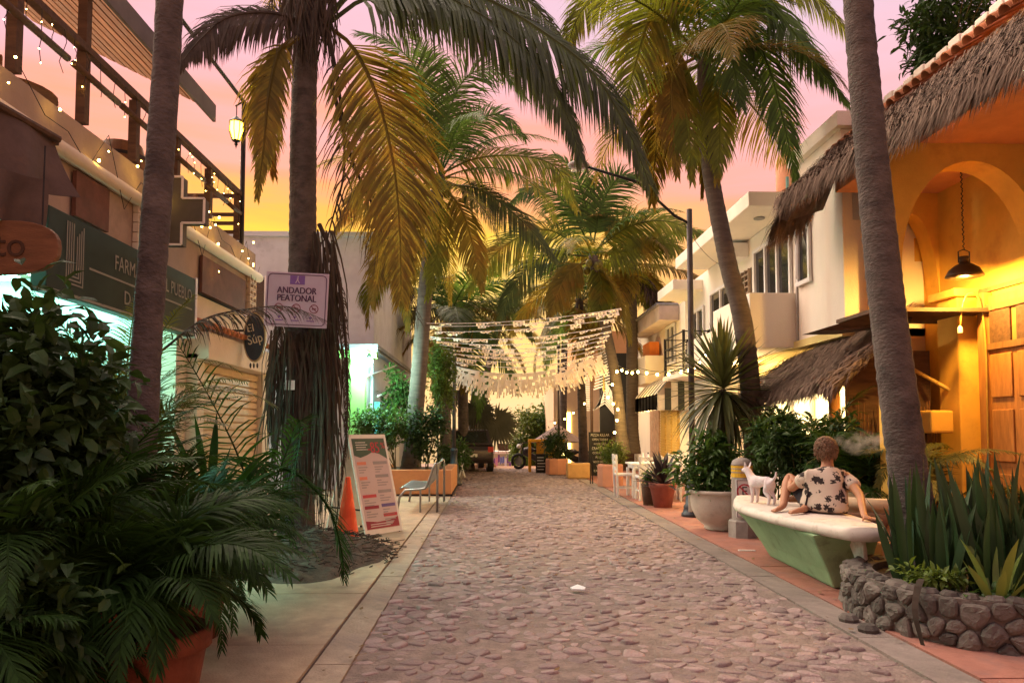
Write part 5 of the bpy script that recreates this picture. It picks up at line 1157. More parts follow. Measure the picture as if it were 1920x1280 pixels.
r = random.Random(23); per = []; L_ = 0
big = [sup(2 * math.pi * k / 400, PRX, PRY) for k in range(401)]
for k in range(400): per.append(L_); L_ += math.hypot(big[k + 1][0] - big[k][0], big[k + 1][1] - big[k][1])
def on_ring(s):
    s %= L_; k = max(i for i in range(400) if per[i] <= s) if s > 0 else 0; x, y = big[k]; tx, ty = big[k + 1][0] - x, big[k + 1][1] - y; q = math.hypot(tx, ty) or 1; return V((PCX + x, PCY + y, 0)), V((tx / q, ty / q, 0)), V((ty / q, -tx / q, 0))
def cells(x0, x1, y0, y1, dx, dy, jit, seed):
    r = random.Random(seed); nx, ny = int((x1 - x0) / dx), max(1, round((y1 - y0) / dy)); S = {}
    for j in range(-1, ny + 1):
        for i in range(-1, nx + 1): S[i, j] = (x0 + (i + .5 + .5 * (j % 2) + r.uniform(-jit, jit)) * dx, y0 + (j + .5 + r.uniform(-jit, jit)) * dy)
    for j in range(ny):
        for i in range(nx):
            px, py = S[i, j]; poly = [(px - dx, max(y0, py - dy)), (px + dx, max(y0, py - dy)), (px + dx, min(y1, py + dy)), (px - dx, min(y1, py + dy))]
            for q in [S.get((i + a, j + b)) for a in (-2, -1, 0, 1, 2) for b in (-2, -1, 0, 1, 2) if a or b]:
                if not q or len(poly) < 3: continue
                nx_, ny_ = q[0] - px, q[1] - py; c = (q[0] ** 2 - px ** 2 + q[1] ** 2 - py ** 2) / 2; res = []
                for k in range(len(poly)):
                    a, b = poly[k], poly[(k + 1) % len(poly)]; da, db = a[0] * nx_ + a[1] * ny_ - c, b[0] * nx_ + b[1] * ny_ - c
                    if da <= 0: res.append(a)
                    if da * db < 0: t = da / (da - db); res.append((a[0] + (b[0] - a[0]) * t, a[1] + (b[1] - a[1]) * t))
                poly = res
            if len(poly) >= 3: yield poly
for poly in cells(0, L_, .0, .36, .165, .118, .42, 31):
    cs, cz = sum(p[0] for p in poly) / len(poly), sum(p[1] for p in poly) / len(poly); p, T, O = on_ring(cs)
    if p.y > 6.6 and p.x > 3.4: continue
    k = len(poly); rg = []
    for i in range(k):
        a, b = poly[i], poly[(i + 1) % k]
        for t in (.22, .78): rg.append((a[0] + (b[0] - a[0]) * t - cs, a[1] + (b[1] - a[1]) * t - cz))
    k2 = len(rg); vs = []; sc_ = r.uniform(.84, .95); pr_ = r.uniform(.6, 1.5); tl = r.uniform(-.12, .12)
    for f, d in ((1.0, -.07), (.97, .004), (.80, .020), (.4, .026)):
        for x, z in rg: vs.append(T * x * f * sc_ + V((0, 0, 1)) * z * f * sc_ + O * (d * (pr_ if d > 0 else 1) * r.uniform(.75, 1.25) + x * tl * (d > 0)))
    fs = [tuple(range(3 * k2, 4 * k2))] + [(a * k2 + j, a * k2 + (j + 1) % k2, (a + 1) * k2 + (j + 1) % k2, (a + 1) * k2 + j) for a in range(3) for j in range(k2)]
    inst('stone', MB().raw(vs, fs).mesh('stone', rub, False), SP, p + V((0, 0, cz)) - O * .035)
for k in range(46):
    p, T, O = on_ring(k / 46 * L_); 
    if p.y > 6.6 and p.x > 3.4: continue
    wd = r.uniform(.12, .2); mb = MB(); mb.lathe([(wd * .5, -.03), (wd * .52, .01), (wd * .36, .035), (0, .042)], (0, 0, 0), 8); inst('cap_stone', mb.mesh('cap_stone', rub), SP, p - O * .12 + V((0, 0, .345)), (r.uniform(-.15, .15), r.uniform(-.15, .15), r.uniform(0, 3)), (1, r.uniform(.7, 1), 1))
# snake plants
def snake_mat():
    m = pm('snake plant', (.030, .062, .022), .42, .2, 3, 0, rand=.35, transl=.1); t = m.node_tree; return m
snk = snake_mat(); snk_y = pm('snake plant yellow edge', (.15, .19, .04), .45, .2, 3, 0, rand=.2, transl=.12)
sl = [blade_mesh('leaf', l_, w_, snk, c_, 7, .35, base=.45) for l_, w_, c_ in ((.85, .068, .06), (.75, .075, .14), (.65, .065, .22), (.98, .065, .1))]; sy = [blade_mesh('leaf', .5, .07, snk_y, c_, 6, .35) for c_ in (.1, .25)]
snake_lb = ['tall dark snake plant at the left corner of the stone planter', 'tall snake plant in the middle of the stone planter', 'dense snake plant clump beside the palm trunk in the stone planter', 'snake plant clump at the far edge of the stone planter', 'broad snake plant clump in front of the ochre house door', 'upright snake plant clump between the trunk and the door']
for i, ((x, y), n_) in enumerate((((3.38, 5.6), 30), ((3.68, 5.28), 36), ((3.5, 5.95), 28), ((4.3, 5.75), 36), ((4.0, 5.2), 40), ((3.85, 5.6), 36))):
    t = thing('snake_plant', (x, y, .3), snake_lb[i], 'snake plant', 'snake plants in the stone planter'); rr_ = random.Random(i + 70)
    MB().lathe([(.07, 0), (.05, .04), (0, .05)], (x, y, .27), 8).build('root_crown', soil_m, t)
    for k in range(n_):
        az = rr_.uniform(0, 6.28); q = rr_.uniform(0, .26); M = Matrix.Rotation(az, 4, 'Z') @ Matrix.Rotation(R(rr_.uniform(1, 15)), 4, 'Y') @ Matrix.Rotation(rr_.uniform(0, 6.28), 4, 'Z'); s = rr_.uniform(.7, 1.12)
        inst('leaf', rr_.choice(sl), t, (x + math.cos(az) * q, y + math.sin(az) * q, .28), M.to_euler(), (s, s, s))
t = thing('yellow_edged_plant', (3.5, 5.08, .3), 'small yellow edged snake plant at the front rim of the stone planter', 'snake plant')
MB().lathe([(.05, 0), (.04, .04), (0, .05)], (3.5, 5.08, .27), 8).build('root_crown', soil_m, t); rosette(t, (3.5, 5.08, .29), sy, 14, 5, 38, 3, s0=.65, s1=1.05, spread=.05)
shrub('ground_cover', (3.2, 5.4, .3), (3.2, 5.38, .38), (.25, .25, .12), 500, leaf_lit, 'low light green ground cover at the corner of the stone planter', .07, .035, 95, 8, 'plant')
shrub('ground_cover', (4.0, 5.0, .3), (3.95, 5.0, .36), (.6, .14, .08), 700, leaf_m, 'low green ground cover along the front rim of the stone planter', .07, .035, 96, 10, 'plant')
t = thing('fallen_leaf', (2.95, 5.3, .1), 'long dry drooping leaf hanging over the stone planter rim', 'leaf'); mb = MB(); dp = spline([(3.2, 5.4, .40), (3.03, 5.2, .43), (2.93, 5.1, .25), (2.95, 5.05, .03)], 10); 
mb.raw([q + V((.02 * (1 - abs(i / 9 - .4)) * s_, -.012 * s_, 0)) for i, q in enumerate(dp) for s_ in (-1, 1)], [(2 * i, 2 * i + 1, 2 * i + 3, 2 * i + 2) for i in range(9)]).build('blade', frond_dead, t)
for k, (x, y) in enumerate(((2.78, 5.45), (2.78, 5.75))): tag(MB().lathe([(.07, -.02), (.08, .02), (.05, .05), (0, .055)], (x, y, .02), 8).build('loose_stone', rub), ['loose stone lying at the foot of the stone planter corner', 'loose stone lying between the planter and the surfboard bench'][k], 'stone')

# surfboard bench
SB = thing('surfboard_bench', (3.15, 7.7, .02), 'white surfboard bench on a pale green flared pedestal', 'bench')
YN, YT, ZB = 9.25, 6.25, .60
n = 40; half = []
for k in range(n + 1):
    t_ = k / n; wv = .43 * (1 - abs(2 * t_ - .95) ** 2.4 * (1.0 if t_ < .5 else .55)); wv = max(wv, 0) ; half.append((YN + (YT - YN) * t_, max(.02, wv if t_ > .02 else .06)))
cxf = lambda y: 3.10 + .05 * (9.25 - y) / 3
vs = []; secs = ((-1, 0), (-.97, .045), (-.85, .062), (0, .068), (.85, .062), (.97, .045), (1, 0), (.95, -.03), (.8, -.05), (0, -.055), (-.8, -.05), (-.95, -.03)); m_ = len(secs)
for y, hw_ in half:
    rock = .05 * max(0, (y - 8.6) / .65) ** 2
    for sx, sz in secs: vs.append((cxf(y) + sx * hw_, y, ZB + rock + sz * min(1, hw_ / .15)))
fs = [(a * m_ + j, a * m_ + (j + 1) % m_, (a + 1) * m_ + (j + 1) % m_, (a + 1) * m_ + j) for a in range(n) for j in range(m_)] + [tuple(range(m_)), tuple(range(n * m_, (n + 1) * m_))[::-1]]
MB().raw(vs, fs).build('board', pm('worn white resin', (.66, .58, .50), .55, .1, 3, .1, 30, c2=(.42, .34, .27), c2f=.53, c2s=7), SB, smooth=True)
grn = pm('pale green render', (.27, .40, .22), .8, .12, 3, .15, 50, c2=(.17, .24, .13), c2f=.54, c2s=4)
vs = []
for z, xa, xb, ya, yb in ((.025, 3.13, 3.5, 6.86, 8.62), (.18, 3.06, 3.48, 6.82, 8.70), (.4, 2.93, 3.47, 6.72, 8.82), (.556, 2.82, 3.46, 6.60, 8.95)):
    for k in range(12): 
        pass
    vs += [(xa, ya, z), (xb, ya + .02, z), (xb - .12, yb, z), (xa + .06, yb, z)]
MB().raw(vs, [(0, 3, 2, 1), (12, 13, 14, 15)] + [(a * 4 + j, a * 4 + (j + 1) % 4, (a + 1) * 4 + (j + 1) % 4, (a + 1) * 4 + j) for a in range(3) for j in range(4)]).build('pedestal', grn, SB, bevel=.03, smooth=False)
fin = [(0, .0), (-.26, .0), (-.22, -.1), (-.13, -.2), (-.05, -.30), (.0, -.37), (.045, -.375), (.05, -.33), (.04, -.2), (.03, -.1)]
MB().prism([(3.20, 6.48 - a, ZB - .05 + b) for a, b in fin], (.04, 0, 0)).build('fin', MATS['worn white resin'], SB, bevel=.012)

# bollard
c0 = V((3.48, 10.2, .022)); BO = thing('bollard', c0, 'concrete bollard with yellow bands and a prohibition plate', 'bollard'); bc = pm('grey bollard concrete', (.30, .27, .24), .9, .2, 6, .3, 50)
MB().lathe([(.2, 0), (.2, .22), (.185, .235), (.0, .235)], c0, 8).build('base', bc, BO); MB().lathe([(.142, .2), (.142, .82), (.0, .83)], c0, 22).build('shaft', bc, BO, smooth=False)
MB().lathe([(.143, .82), (.144, .98), (.0, .982)], c0, 22).build('yellow_band', pm('yellow paint', (.62, .38, .03), .6, .15, 4, .1), BO)
MB().lathe([(.142, .98), (.142, 1.0), (.12, 1.05), (.07, 1.08), (0, 1.09)], c0, 22).build('cap', bc, BO, smooth=True)
for z in (.88, .93): MB().lathe([(.1445, z), (.1445, z + .015)], c0, 22).build('stripe', bc, BO)
sgp = MB(); yy = c0.y - .146
MB().box((c0.x - .135, yy - .008, .30), (c0.x + .135, yy, .82)).build('plate', white_paint, BO, bevel=.01)
mb = MB(); 
for j in range(22): a, b = 2 * math.pi * j / 22, 2 * math.pi * (j + 1) / 22; mb.bar((c0.x - .02 + .095 * math.cos(a), yy - .01, .655 + .095 * math.sin(a)), (c0.x - .02 + .095 * math.cos(b), yy - .01, .655 + .095 * math.sin(b)), .018, .003, V((0, 1, 0)))
mb.bar((c0.x - .085, yy - .0102, .72), (c0.x + .045, yy - .0102, .59), .018, .003, V((0, 1, 0))); mb.build('prohibition_ring', pr_red, BO)
txt(BO, 'E', .17, (c0.x - .02, yy - .009, .655), FACE_Y, black_m, .001)
mb = MB(); 
for a, b in (((-.12, .315), (.12, .315)), ((.12, .315), (.12, .805)), ((.12, .805), (-.12, .805)), ((-.12, .805), (-.12, .315))): mb.bar((c0.x + a[0], yy - .0095, a[1]), (c0.x + b[0], yy - .0095, b[1]), .007, .003, V((0, 1, 0)))
mb.build('border', black_m, BO); txt(BO, 'NO', .06, (c0.x - .03, yy - .009, .48), FACE_Y, black_m, .001); txt(BO, 'ESTACIONARSE', .034, (c0.x, yy - .009, .41), FACE_Y, black_m, .001, xs=.9)

# white urn with leafy shrub
c0 = V((3.40, 10.95, .022)); UR = thing('white_urn_planter', c0, 'large round white stone urn beside the bollard', 'planter'); urn_m = pm('weathered white urn', (.52, .45, .38), .85, .12, 4, .25, 40, c2=(.36, .31, .26), c2f=.55, c2s=3)
MB().lathe([(.2, 0), (.24, .03), (.22, .05), (.33, .14), (.41, .30), (.43, .44), (.425, .53), (.45, .54), (.45, .585), (.40, .59), (.38, .5), (0, .5)], c0, 32).build('bowl', urn_m, UR, smooth=True)
MB().lathe([(.37, .502), (.2, .515), (0, .52)], c0, 20).build('soil', soil_m, UR)
for a in (R(-60), R(150)): MB().box((.40, -.07, .24), (.455, .07, .52)).build('lug', urn_m, UR, local=True, bevel=.01).rotation_euler = (0, 0, a)
shrub('leafy_pot_shrub', c0 + V((0, 0, .5)), c0 + V((-.1, 0, .95)), (.50, .42, .48), 1900, leaf_m, 'bushy green shrub with pointed leaves growing in the white urn', .15, .06, 101, 16)
# yucca
c0 = V((3.62, 11.45, .022)); YU = thing('yucca', c0, 'spiky yucca with long stiff leaves behind the white urn', 'yucca'); yl = [blade_mesh('leaf', .92, .062, pm('yucca leaf', (.085, .10, .035), .45, .3, 3, 0, transl=.2, rand=.35), c_, 6, .35) for c_ in (.05, .15, .35, .5)]
MB().vtube(spline([c0, c0 + V((.03, 0, .7)), c0 + V((0, 0, 2.1))], 12), [.09 - .003 * k for k in range(12)], 10).build('trunk', bark_grey, YU, smooth=True); rosette(YU, c0 + V((0, 0, 2.08)), yl[:2], 130, 4, 95, 9, s0=.85, s1=1.15, rise=.22); rosette(YU, c0 + V((0, 0, 1.98)), yl[2:], 95, 95, 150, 10, s0=.9, s1=1.25, rise=.1)
c1 = V((4.0, 11.6, .022)); 
# shrubs behind bench
for i, (px, py, Y, rad, m_, lb) in enumerate(((1450, 855, 10.6, (.55, .4, .5), leaf_m, 'dark green shrub between the bollard and the person'), (1505, 850, 10.0, (.5, .4, .55), leaf_dark, 'very dark shrub right behind the person'), (1590, 870, 9.3, (.45, .4, .6), leaf_dark, 'dark shrub behind the brown dog'), (1440, 790, 11.6, (.5, .4, .4), leaf_dark, 'upper dark shrub under the palapa fringe'))):
    c = at(px, py, Y); shrub('leafy_shrub', (c.x, c.y, .022), c, rad, 2000, m_, lb, .14, .05, 110 + i, 16)
areca((4.55, 9.0, .022), 13, .85, 'feathery palm behind the person under the palapa post', 121, L=.34, n=36, stemh=1.0, pot=(.4, .25, pm('cream pot', (.55, .40, .25), .8, .1, 4, .2)), group='feathery palms by the portico')
areca((5.1, 8.9, .022), 12, .9, 'feathery palm lit yellow between the near trunk and the pilaster', 122, L=.34, n=36, stemh=1.45, m=MATS['areca lit warm'], group='feathery palms by the portico')
areca((5.9, 7.6, .022), 12, .8, 'feathery palm in front of the wooden door', 123, L=.34, n=36, stemh=.9, m=MATS['areca lit warm'], group='feathery palms by the portico')
areca((4.5, 9.9, .022), 12, .9, 'tall feathery palm rising past the palapa corner', 124, L=.32, n=34, stemh=1.9, spread=(10, 60), group='feathery palms by the portico')
# hanging roots screen and posts between trunk and pilaster
HR = thing('root_screen', (5.6, 9.9, 0), 'screen of hanging dry roots and sticks beside the pilaster', 'screen'); r = random.Random(8)
for k in range(46): x = r.uniform(5.0, 6.1); y = 10.0 + r.uniform(-.1, .1); MB().tube([(x, y, r.uniform(.02, .3)), (x + r.uniform(-.06, .06), y, .9), (x + r.uniform(-.05, .05), y, r.uniform(1.5, 1.9))], r.uniform(.006, .014), 4).build('stick', brown_wood, HR)
box('dark_backing', (4.95, 10.16, .02), (6.15, 10.2, 2.6), dark_wood, HR)
for z in (1.9,): box('bracket', (5.75, 9.5, 1.45), (6.05, 9.85, 1.75), yellow_wall, HR, bevel=.03)
# planters behind the bench
t = thing('orange_low_planter', (4.2, 7.6, .02), 'low orange plastered planter behind the surfboard tail', 'planter'); box('wall', (3.72, 7.0, .025), (4.9, 7.5, .42), orange_wall, t, bevel=.02); box('soil', (3.8, 7.06, .42), (4.84, 7.44, .43), soil_m, t)
t = thing('cream_bowl_planter', (4.35, 8.3, .02), 'wide cream bowl planter behind the brown dog', 'planter'); MB().lathe([(.22, 0), (.3, .1), (.42, .35), (.46, .6), (.5, .62), (.5, .72), (.44, .73), (.4, .65), (0, .64)], (4.4, 8.35, .022), 28).build('bowl', MATS['cream pot'], t, smooth=True)
MB().lathe([(.4, .655), (0, .67)], (4.4, 8.35, .022), 20).build('soil', soil_m, t)
# terracotta pot with dark agave
c0 = V((3.28, 14.1, .022)); t = thing('terracotta_pot', c0, 'terracotta pot with dark purple spiky plant beside the white chairs', 'potted plant'); MB().lathe([(.17, 0), (.235, .36), (.26, .37), (.265, .46), (.24, .465), (.23, .4), (0, .4)], c0, 22).build('pot', pm('red terracotta', (.33, .11, .085), .85, .2, 6, .2), t, smooth=True)
ag = [blade_mesh('leaf', .52, .075, pm('purple leaf', (.045, .032, .038), .45, .3, 4, 0, rand=.4), c_, 5, .35) for c_ in (.1, .3)]; rosette(t, c0 + V((0, 0, .4)), ag, 60, 5, 82, 4, s0=.9, s1=1.3, rise=.12)
c0 = V((3.1, 14.5, .022)); t = thing('dark_pot', c0, 'small dark pot with a green plant behind the terracotta pot', 'potted plant'); MB().lathe([(.11, 0), (.15, .38), (.16, .42), (.13, .42), (0, .38)], c0, 16).build('pot', pm('brown pot', (.12, .075, .05), .8, .2, 5, .2), t, smooth=True); foliage(t, c0 + V((0, 0, .55)), (.16, .16, .2), 260, leaf_m, .1, .04, 7, 8)
# white tables and chairs
def wtable(x, y, lb):
    t = thing('white_table', (x, y, .022), lb, 'table', 'white tables outside the cafe')
    MB().box((x - .38, y - .4, .73), (x + .38, y + .4, .77)).build('top', white_paint, t, bevel=.006); MB().box((x - .33, y - .35, .65), (x + .33, y + .35, .729)).build('apron', white_paint, t)
    for i in (-1, 1):
        for j in (-1, 1): box('leg', (x + i * .33 - .03, y + j * .35 - .03, .022), (x + i * .33 + .03, y + j * .35 + .03, .649), white_paint, t)
wtable(3.42, 16.3, 'white wooden table with bottles beside the peach round planter'); wtable(4.35, 16.0, 'white wooden table beside the tall lamp post')
for x, y, rz, lb in ((2.98, 16.35, R(90), 'white slatted chair at the road side of the bottle table'), (3.3, 15.55, R(180), 'white slatted chair tucked at the near side of the bottle table'), (3.75, 15.5, R(175), 'white slatted chair between the two white tables'), (4.35, 15.3, R(180), 'white slatted chair by the lamp post table'), (4.3, 16.8, 0, 'white slatted chair on the shutter side of the lamp post table')):
    wchair((x, y, .022), rz + math.pi if False else rz, lb, white_paint, 'white chairs outside the cafe', 1.06, 'white_chair')
for k, (x, y) in enumerate(((3.35, 16.25), (3.5, 16.4), (4.25, 15.9), (4.42, 16.05))):
    t = thing('condiment_bottle', (x, y, .77), ['clear bottle with white cap on the bottle table, road side', 'clear bottle with white cap on the bottle table, shutter side', 'white condiment bottle on the lamp post table', 'second white condiment bottle on the lamp post table, nearer the shutters'][k], 'bottle', 'bottles on the white tables'); MB().lathe([(.035, 0), (.035, .12), (.015, .16), (.015, .19)], (x, y, .77), 10).build('body', white_paint, t); MB().lathe([(.018, .19), (.018, .22), (0, .22)], (x, y, .77), 8).build('cap', aw_d if k % 2 else white_paint, t)
# planters down the street
def rplanter(name, c, r_, h, m, lb, sq=False):
    t = thing(name, c, lb, 'planter', 'planters along the road')
    if sq: box('block', (c[0] - r_, c[1] - r_ * .6, c[2]), (c[0] + r_, c[1] + r_ * .6, c[2] + h), m, t, bevel=.04); MB().lathe([(r_ * .4, 0), (r_ * .35, .01), (0, .012)], (c[0], c[1], c[2] + h), 12).build('soil', soil_m, t)
    else: MB().lathe([(r_, 0), (r_, h * .9), (r_ * .95, h), (r_ * .8, h), (r_ * .78, h * .9), (0, h * .9)], c, 8).build('wall', m, t, bevel=.02); MB().lathe([(r_ * .77, h * .91), (0, h * .95)], c, 8).build('soil', soil_m, t)
    return t
rplanter('round_planter', (3.12, 19.3, .02), .34, .58, peach_wall, 'peach faceted planter with light green shrub next to the white chairs'); shrub('planter_shrub', (3.15, 19.4, .5), (3.3, 19.6, .85), (.42, .4, .42), 1300, leaf_lit, 'light green feathery shrub in the peach faceted planter', .11, .035, 131, 12)
rplanter('block_planter', (2.68, 22.6, .02), .36, .46, pm('ochre render', (.55, .33, .13), .85, .15, 3, .2), 'ochre block planter beside the menu board', True)
rplanter('round_planter', (2.2, 24.6, .02), .38, .52, peach_wall, 'peach faceted planter with a large dark shrub near the kiosk'); shrub('planter_shrub', (2.2, 24.7, .5), (2.25, 24.7, 1.0), (.55, .45, .52), 1800, leaf_dark, 'large round dark shrub in the peach planter near the kiosk', .11, .05, 132, 16)
# chalk menu board
c0 = V((3.45, 23.3, .02)); t = thing('menu_board', c0, 'tall black menu board with rows of white lettering', 'menu board'); box('board', (c0.x - .36, c0.y, .05), (c0.x + .36, c0.y + .05, 1.42), black_m, t)
for k, (s_, sz) in enumerate((('PIZZA KILLAR', .12), ('OPEN TODAY', .10), ('WOOD FIRED', .08), ('CRAFT BEER', .12), ('COCKTAILS', .09), ('PASTA', .10), ('TACOS DEL DIA', .09), ('VINO', .10), ('CAFE Y TE', .09))): txt(t, s_, sz, (c0.x, c0.y - .003, 1.32 - k * .14), FACE_Y, chalk_m, .001, xs=.8 if len(s_) > 9 else 1)
for x in (-.33, .33): box('leg', (c0.x + x - .02, c0.y + .051, .02), (c0.x + x + .02, c0.y + .09, 1.3), dark_wood, t)
t = thing('sign_stand', (2.72, 20.2, .02), 'two thin dark rods of a stand at the road edge', 'stand'); 
for x in (2.72, 2.78): MB().vtube([(x, 20.2, .02), (x, 20.2, .75)], .014, 6).build('rod', dark_metal, t)
# yellow kiosk, chalk board, umbrella
c0 = V((1.75, 26.2, .0)); t = thing('yellow_kiosk', c0, 'yellow wooden kiosk frame with counter under an umbrella', 'kiosk'); yk = pm('kiosk yellow', (.68, .32, .02), .7, .15, 4, .1)
for x in (1.38, 2.2): box('post', (x - .05, 26.1, 0), (x + .05, 26.25, 1.05), yk, t)
box('counter', (1.33, 26.0, 1.05), (2.6, 26.5, 1.15), yk, t); box('front', (1.62, 26.15, .0), (2.15, 26.2, 1.04), yk, t)
t = thing('chalk_board', (1.72, 25.4, 0), 'small chalk board with faint writing leaning on the kiosk', 'chalk board'); MB().prism([(1.55, 25.4, .02), (1.98, 25.4, .02), (1.98, 25.55, .66), (1.55, 25.55, .66)], (0, .03, 0)).build('board', black_m, t)
for k in range(5): MB().prism([(1.60, 25.41 + .02 * k, .12 + k * .1), (1.82 + .03 * (k % 3), 25.41 + .02 * k, .12 + k * .1), (1.82 + .03 * (k % 3), 25.415 + .02 * k, .15 + k * .1), (1.60, 25.415 + .02 * k, .15 + k * .1)], (0, -.012, 0)).build('chalk_line', chalk_m, t)
c0 = V((2.32, 27.0, 0)); t = thing('patio_umbrella', c0, 'greyish brown patio umbrella over the kiosk', 'umbrella'); ut = at(1046, 795, 27); uz = at(1046, 828, 27).z
mb = MB(); k8 = 8
for k in range(k8):
    a, b = 2 * math.pi * k / k8, 2 * math.pi * (k + 1) / k8; p, q = V((ut.x + 1.0 * math.cos(a), 27 + 1.0 * math.sin(a), uz)), V((ut.x + 1.0 * math.cos(b), 27 + 1.0 * math.sin(b), uz)); mbb = MB(); mbb.raw([ut, p, q, p.lerp(q, .5) + V((0, 0, .03)), ut - V((0, 0, .02)), p - V((0, 0, .02)), q - V((0, 0, .02))], [(0, 1, 3), (0, 3, 2), (4, 6, 5), (1, 5, 6, 2)]); mbb.build('canopy_panel', pm('umbrella cloth', (.24, .17, .16), .85, .15, 3, .05, rand=.1, transl=.1), t)
MB().vtube([(ut.x, 27, 0), (ut.x, 27, ut.z + .05)], .025, 8).build('pole', dark_wood, t)
# motorbike
def wheel(mb, c, r_, w_): 
    mb.tube([V((c[0], c[1] + r_ * math.cos(a), c[2] + r_ * math.sin(a))) for a in [2 * math.pi * k / 20 for k in range(21)]], w_, 8, False)
def moto(x, y, lb, rz, s=1):
    t = thing('motorbike', (x, y, 0), lb, 'motorbike', 'motorbikes near the kiosk', rz); tyre = pm('tyre', (.02, .02, .02), .8, .2, 5, .1); bodym = pm('bike paint', (.05, .04, .045), .35, .2, 4, 0, metal=.2)
    for yy in (-.6, .6):
        mb = MB(); wheel(mb, (0, yy, .3), .25, .055); w_ = mb.build('wheel', tyre, t, local=True, smooth=True); MB().sphere((0, yy, .3), .16, 14, 6, (.2, 1, 1)).build('rim', grey_metal, w_, local=True)
    MB().tube([V((0, -.5, .38)), V((0, -.1, .42)), V((0, .35, .62)), V((0, .5, .9))], [.08, .12, .1, .05], 8).build('body', bodym, t, local=True, smooth=True); MB().sphere((0, .2, .72), .17, 10, 6, (.8, 1.5, .7)).build('tank', bodym, t, local=True, smooth=True)
    MB().box((-.11, -.65, .68), (.11, .02, .76)).build('seat', black_m, t, local=True, bevel=.03); MB().tube([V((-.32, .38, 1.0)), V((-.1, .48, .98)), V((.1, .48, .98)), V((.32, .38, 1.0))], .018, 6).build('handlebar', dark_metal, t, local=True); MB().tube([V((0, .6, .3)), V((0, .46, .98))], .03, 6).build('fork', grey_metal, t, local=True); MB().sphere((0, .58, .86), .09, 10, 6).build('headlight', white_paint, t, local=True, smooth=True)
moto(1.62, 27.9, 'dark motorbike parked left of the yellow kiosk', R(70)); moto(2.95, 25.4, 'dark motorbike parked behind the dark round shrub', R(95))
# parked car
c0 = V((-1.0, 27.7, 0)); CR_ = thing('parked_car', c0, 'dark grey parked estate car at the end of the street', 'car', rz=R(8)); cp = pm('dark car paint', (.07, .055, .055), .3, .15, 3, 0, metal=.4)
sect = [(-2.1, .45, .80, .78), (-1.95, .32, .95, .85), (-1.0, .28, 1.0, .88), (.3, .28, 1.0, .88), (1.6, .28, .98, .88), (1.95, .35, .9, .84), (2.05, .5, .8, .75)]; vs = []
for y, z0, z1, hw_ in sect: vs += [(-hw_, y, z0), (hw_, y, z0), (hw_, y, z1), (-hw_, y, z1)]
MB().raw(vs, [(0, 1, 2, 3), tuple(range(24, 28))] + [(a * 4 + j, a * 4 + (j + 1) % 4, (a + 1) * 4 + (j + 1) % 4, (a + 1) * 4 + j) for a in range(6) for j in range(4)]).build('body', cp, CR_, local=True, bevel=.06, smooth=True)
vs = []; 
for y, z, hw_ in ((-2.0, .96, .82), (-1.75, 1.48, .68), (.2, 1.55, .70), (1.15, .98, .82)): vs += [(-hw_, y, z), (hw_, y, z)]
MB().raw(vs + [(-.8, -1.98, .94), (.8, -1.98, .94), (.8, 1.1, .94), (-.8, 1.1, .94)], [(0, 1, 3, 2), (2, 3, 5, 4), (4, 5, 7, 6), (0, 2, 4, 6, 11, 8), (1, 9, 10, 7, 5, 3)]).build('cabin', cp, CR_, local=True, bevel=.03)
MB().raw([(-.66, -1.985, 1.05), (.66, -1.985, 1.05), (.58, -1.80, 1.42), (-.58, -1.80, 1.42)], [(0, 1, 2, 3)]).build('rear_window', glass_m, CR_, local=True)
for s_ in (-1, 1): MB().raw([(s_ * .80, -1.7, 1.04), (s_ * .80, .75, 1.04), (s_ * .715, .2, 1.45), (s_ * .715, -1.6, 1.42)], [(0, 1, 2, 3)]).build('side_window', glass_m, CR_, local=True); MB().box((s_ * .62, -2.09, .72), (s_ * .82, -2.12, .9)).build('tail_light', pm('tail red', (.5, .03, .02), .3, .1, 3, 0), CR_, local=True)
for x in (-.8, .8):
    for y in (-1.3, 1.3): 
        w_ = MB().tube([V((x - .1, y, .32)), V((x + .1, y, .32))], .32, 18).build('wheel', pm('tyre', (.02, .02, .02)), CR_, local=True, smooth=False); MB().tube([V((x - .11, y, .32)), V((x + .11, y, .32))], .18, 12).build('rim', grey_metal, w_, local=True)
box('number_plate', (-.25, -2.14, .55), (.25, -2.12, .66), white_paint, None).parent = CR_
# shrubs left far
for i, (px, py, Y, rad, lb) in enumerate(((858, 855, 22.0, (.5, .5, .55), 'green shrub beyond the slim pale lamp post'), (890, 848, 25, (.55, .5, .5), 'green shrub hiding the rear of the parked car'))):
    c = at(px, py, Y); c.x = min(c.x, -1.0 - .05); shrub('street_shrub', (c.x, c.y, .02), c, rad, 1300, leaf_m, lb, .12, .05, 140 + i, 12)
t = thing('wooden_trough', (-1.3, 22.3, .02), 'dark wooden plant trough beyond the orange planter', 'planter'); box('box', (-1.5, 21.9, .02), (-.98, 22.8, .4), dark_wood, t, bevel=.01); box('soil', (-1.44, 21.95, .4), (-1.04, 22.75, .41), soil_m, t)
t = thing('white_folding_chair', (-.9, 23.2, .0), 'white patterned folding chair beside the wooden trough', 'chair'); 
for y in (23.05, 23.35): MB().tube([V((-.98, y, .02)), V((-.86, y, .45)), V((-.83, y, .85))], .018, 6).build('leg', white_paint, t); MB().tube([V((-.8, y, .02)), V((-.95, y, .45))], .018, 6).build('leg', white_paint, t)
for k in range(4): box('slat', (-.97 + .03 * 0, 23.03, .45 + .1 * k), (-.83, 23.37, .50 + .1 * k), white_paint, t)
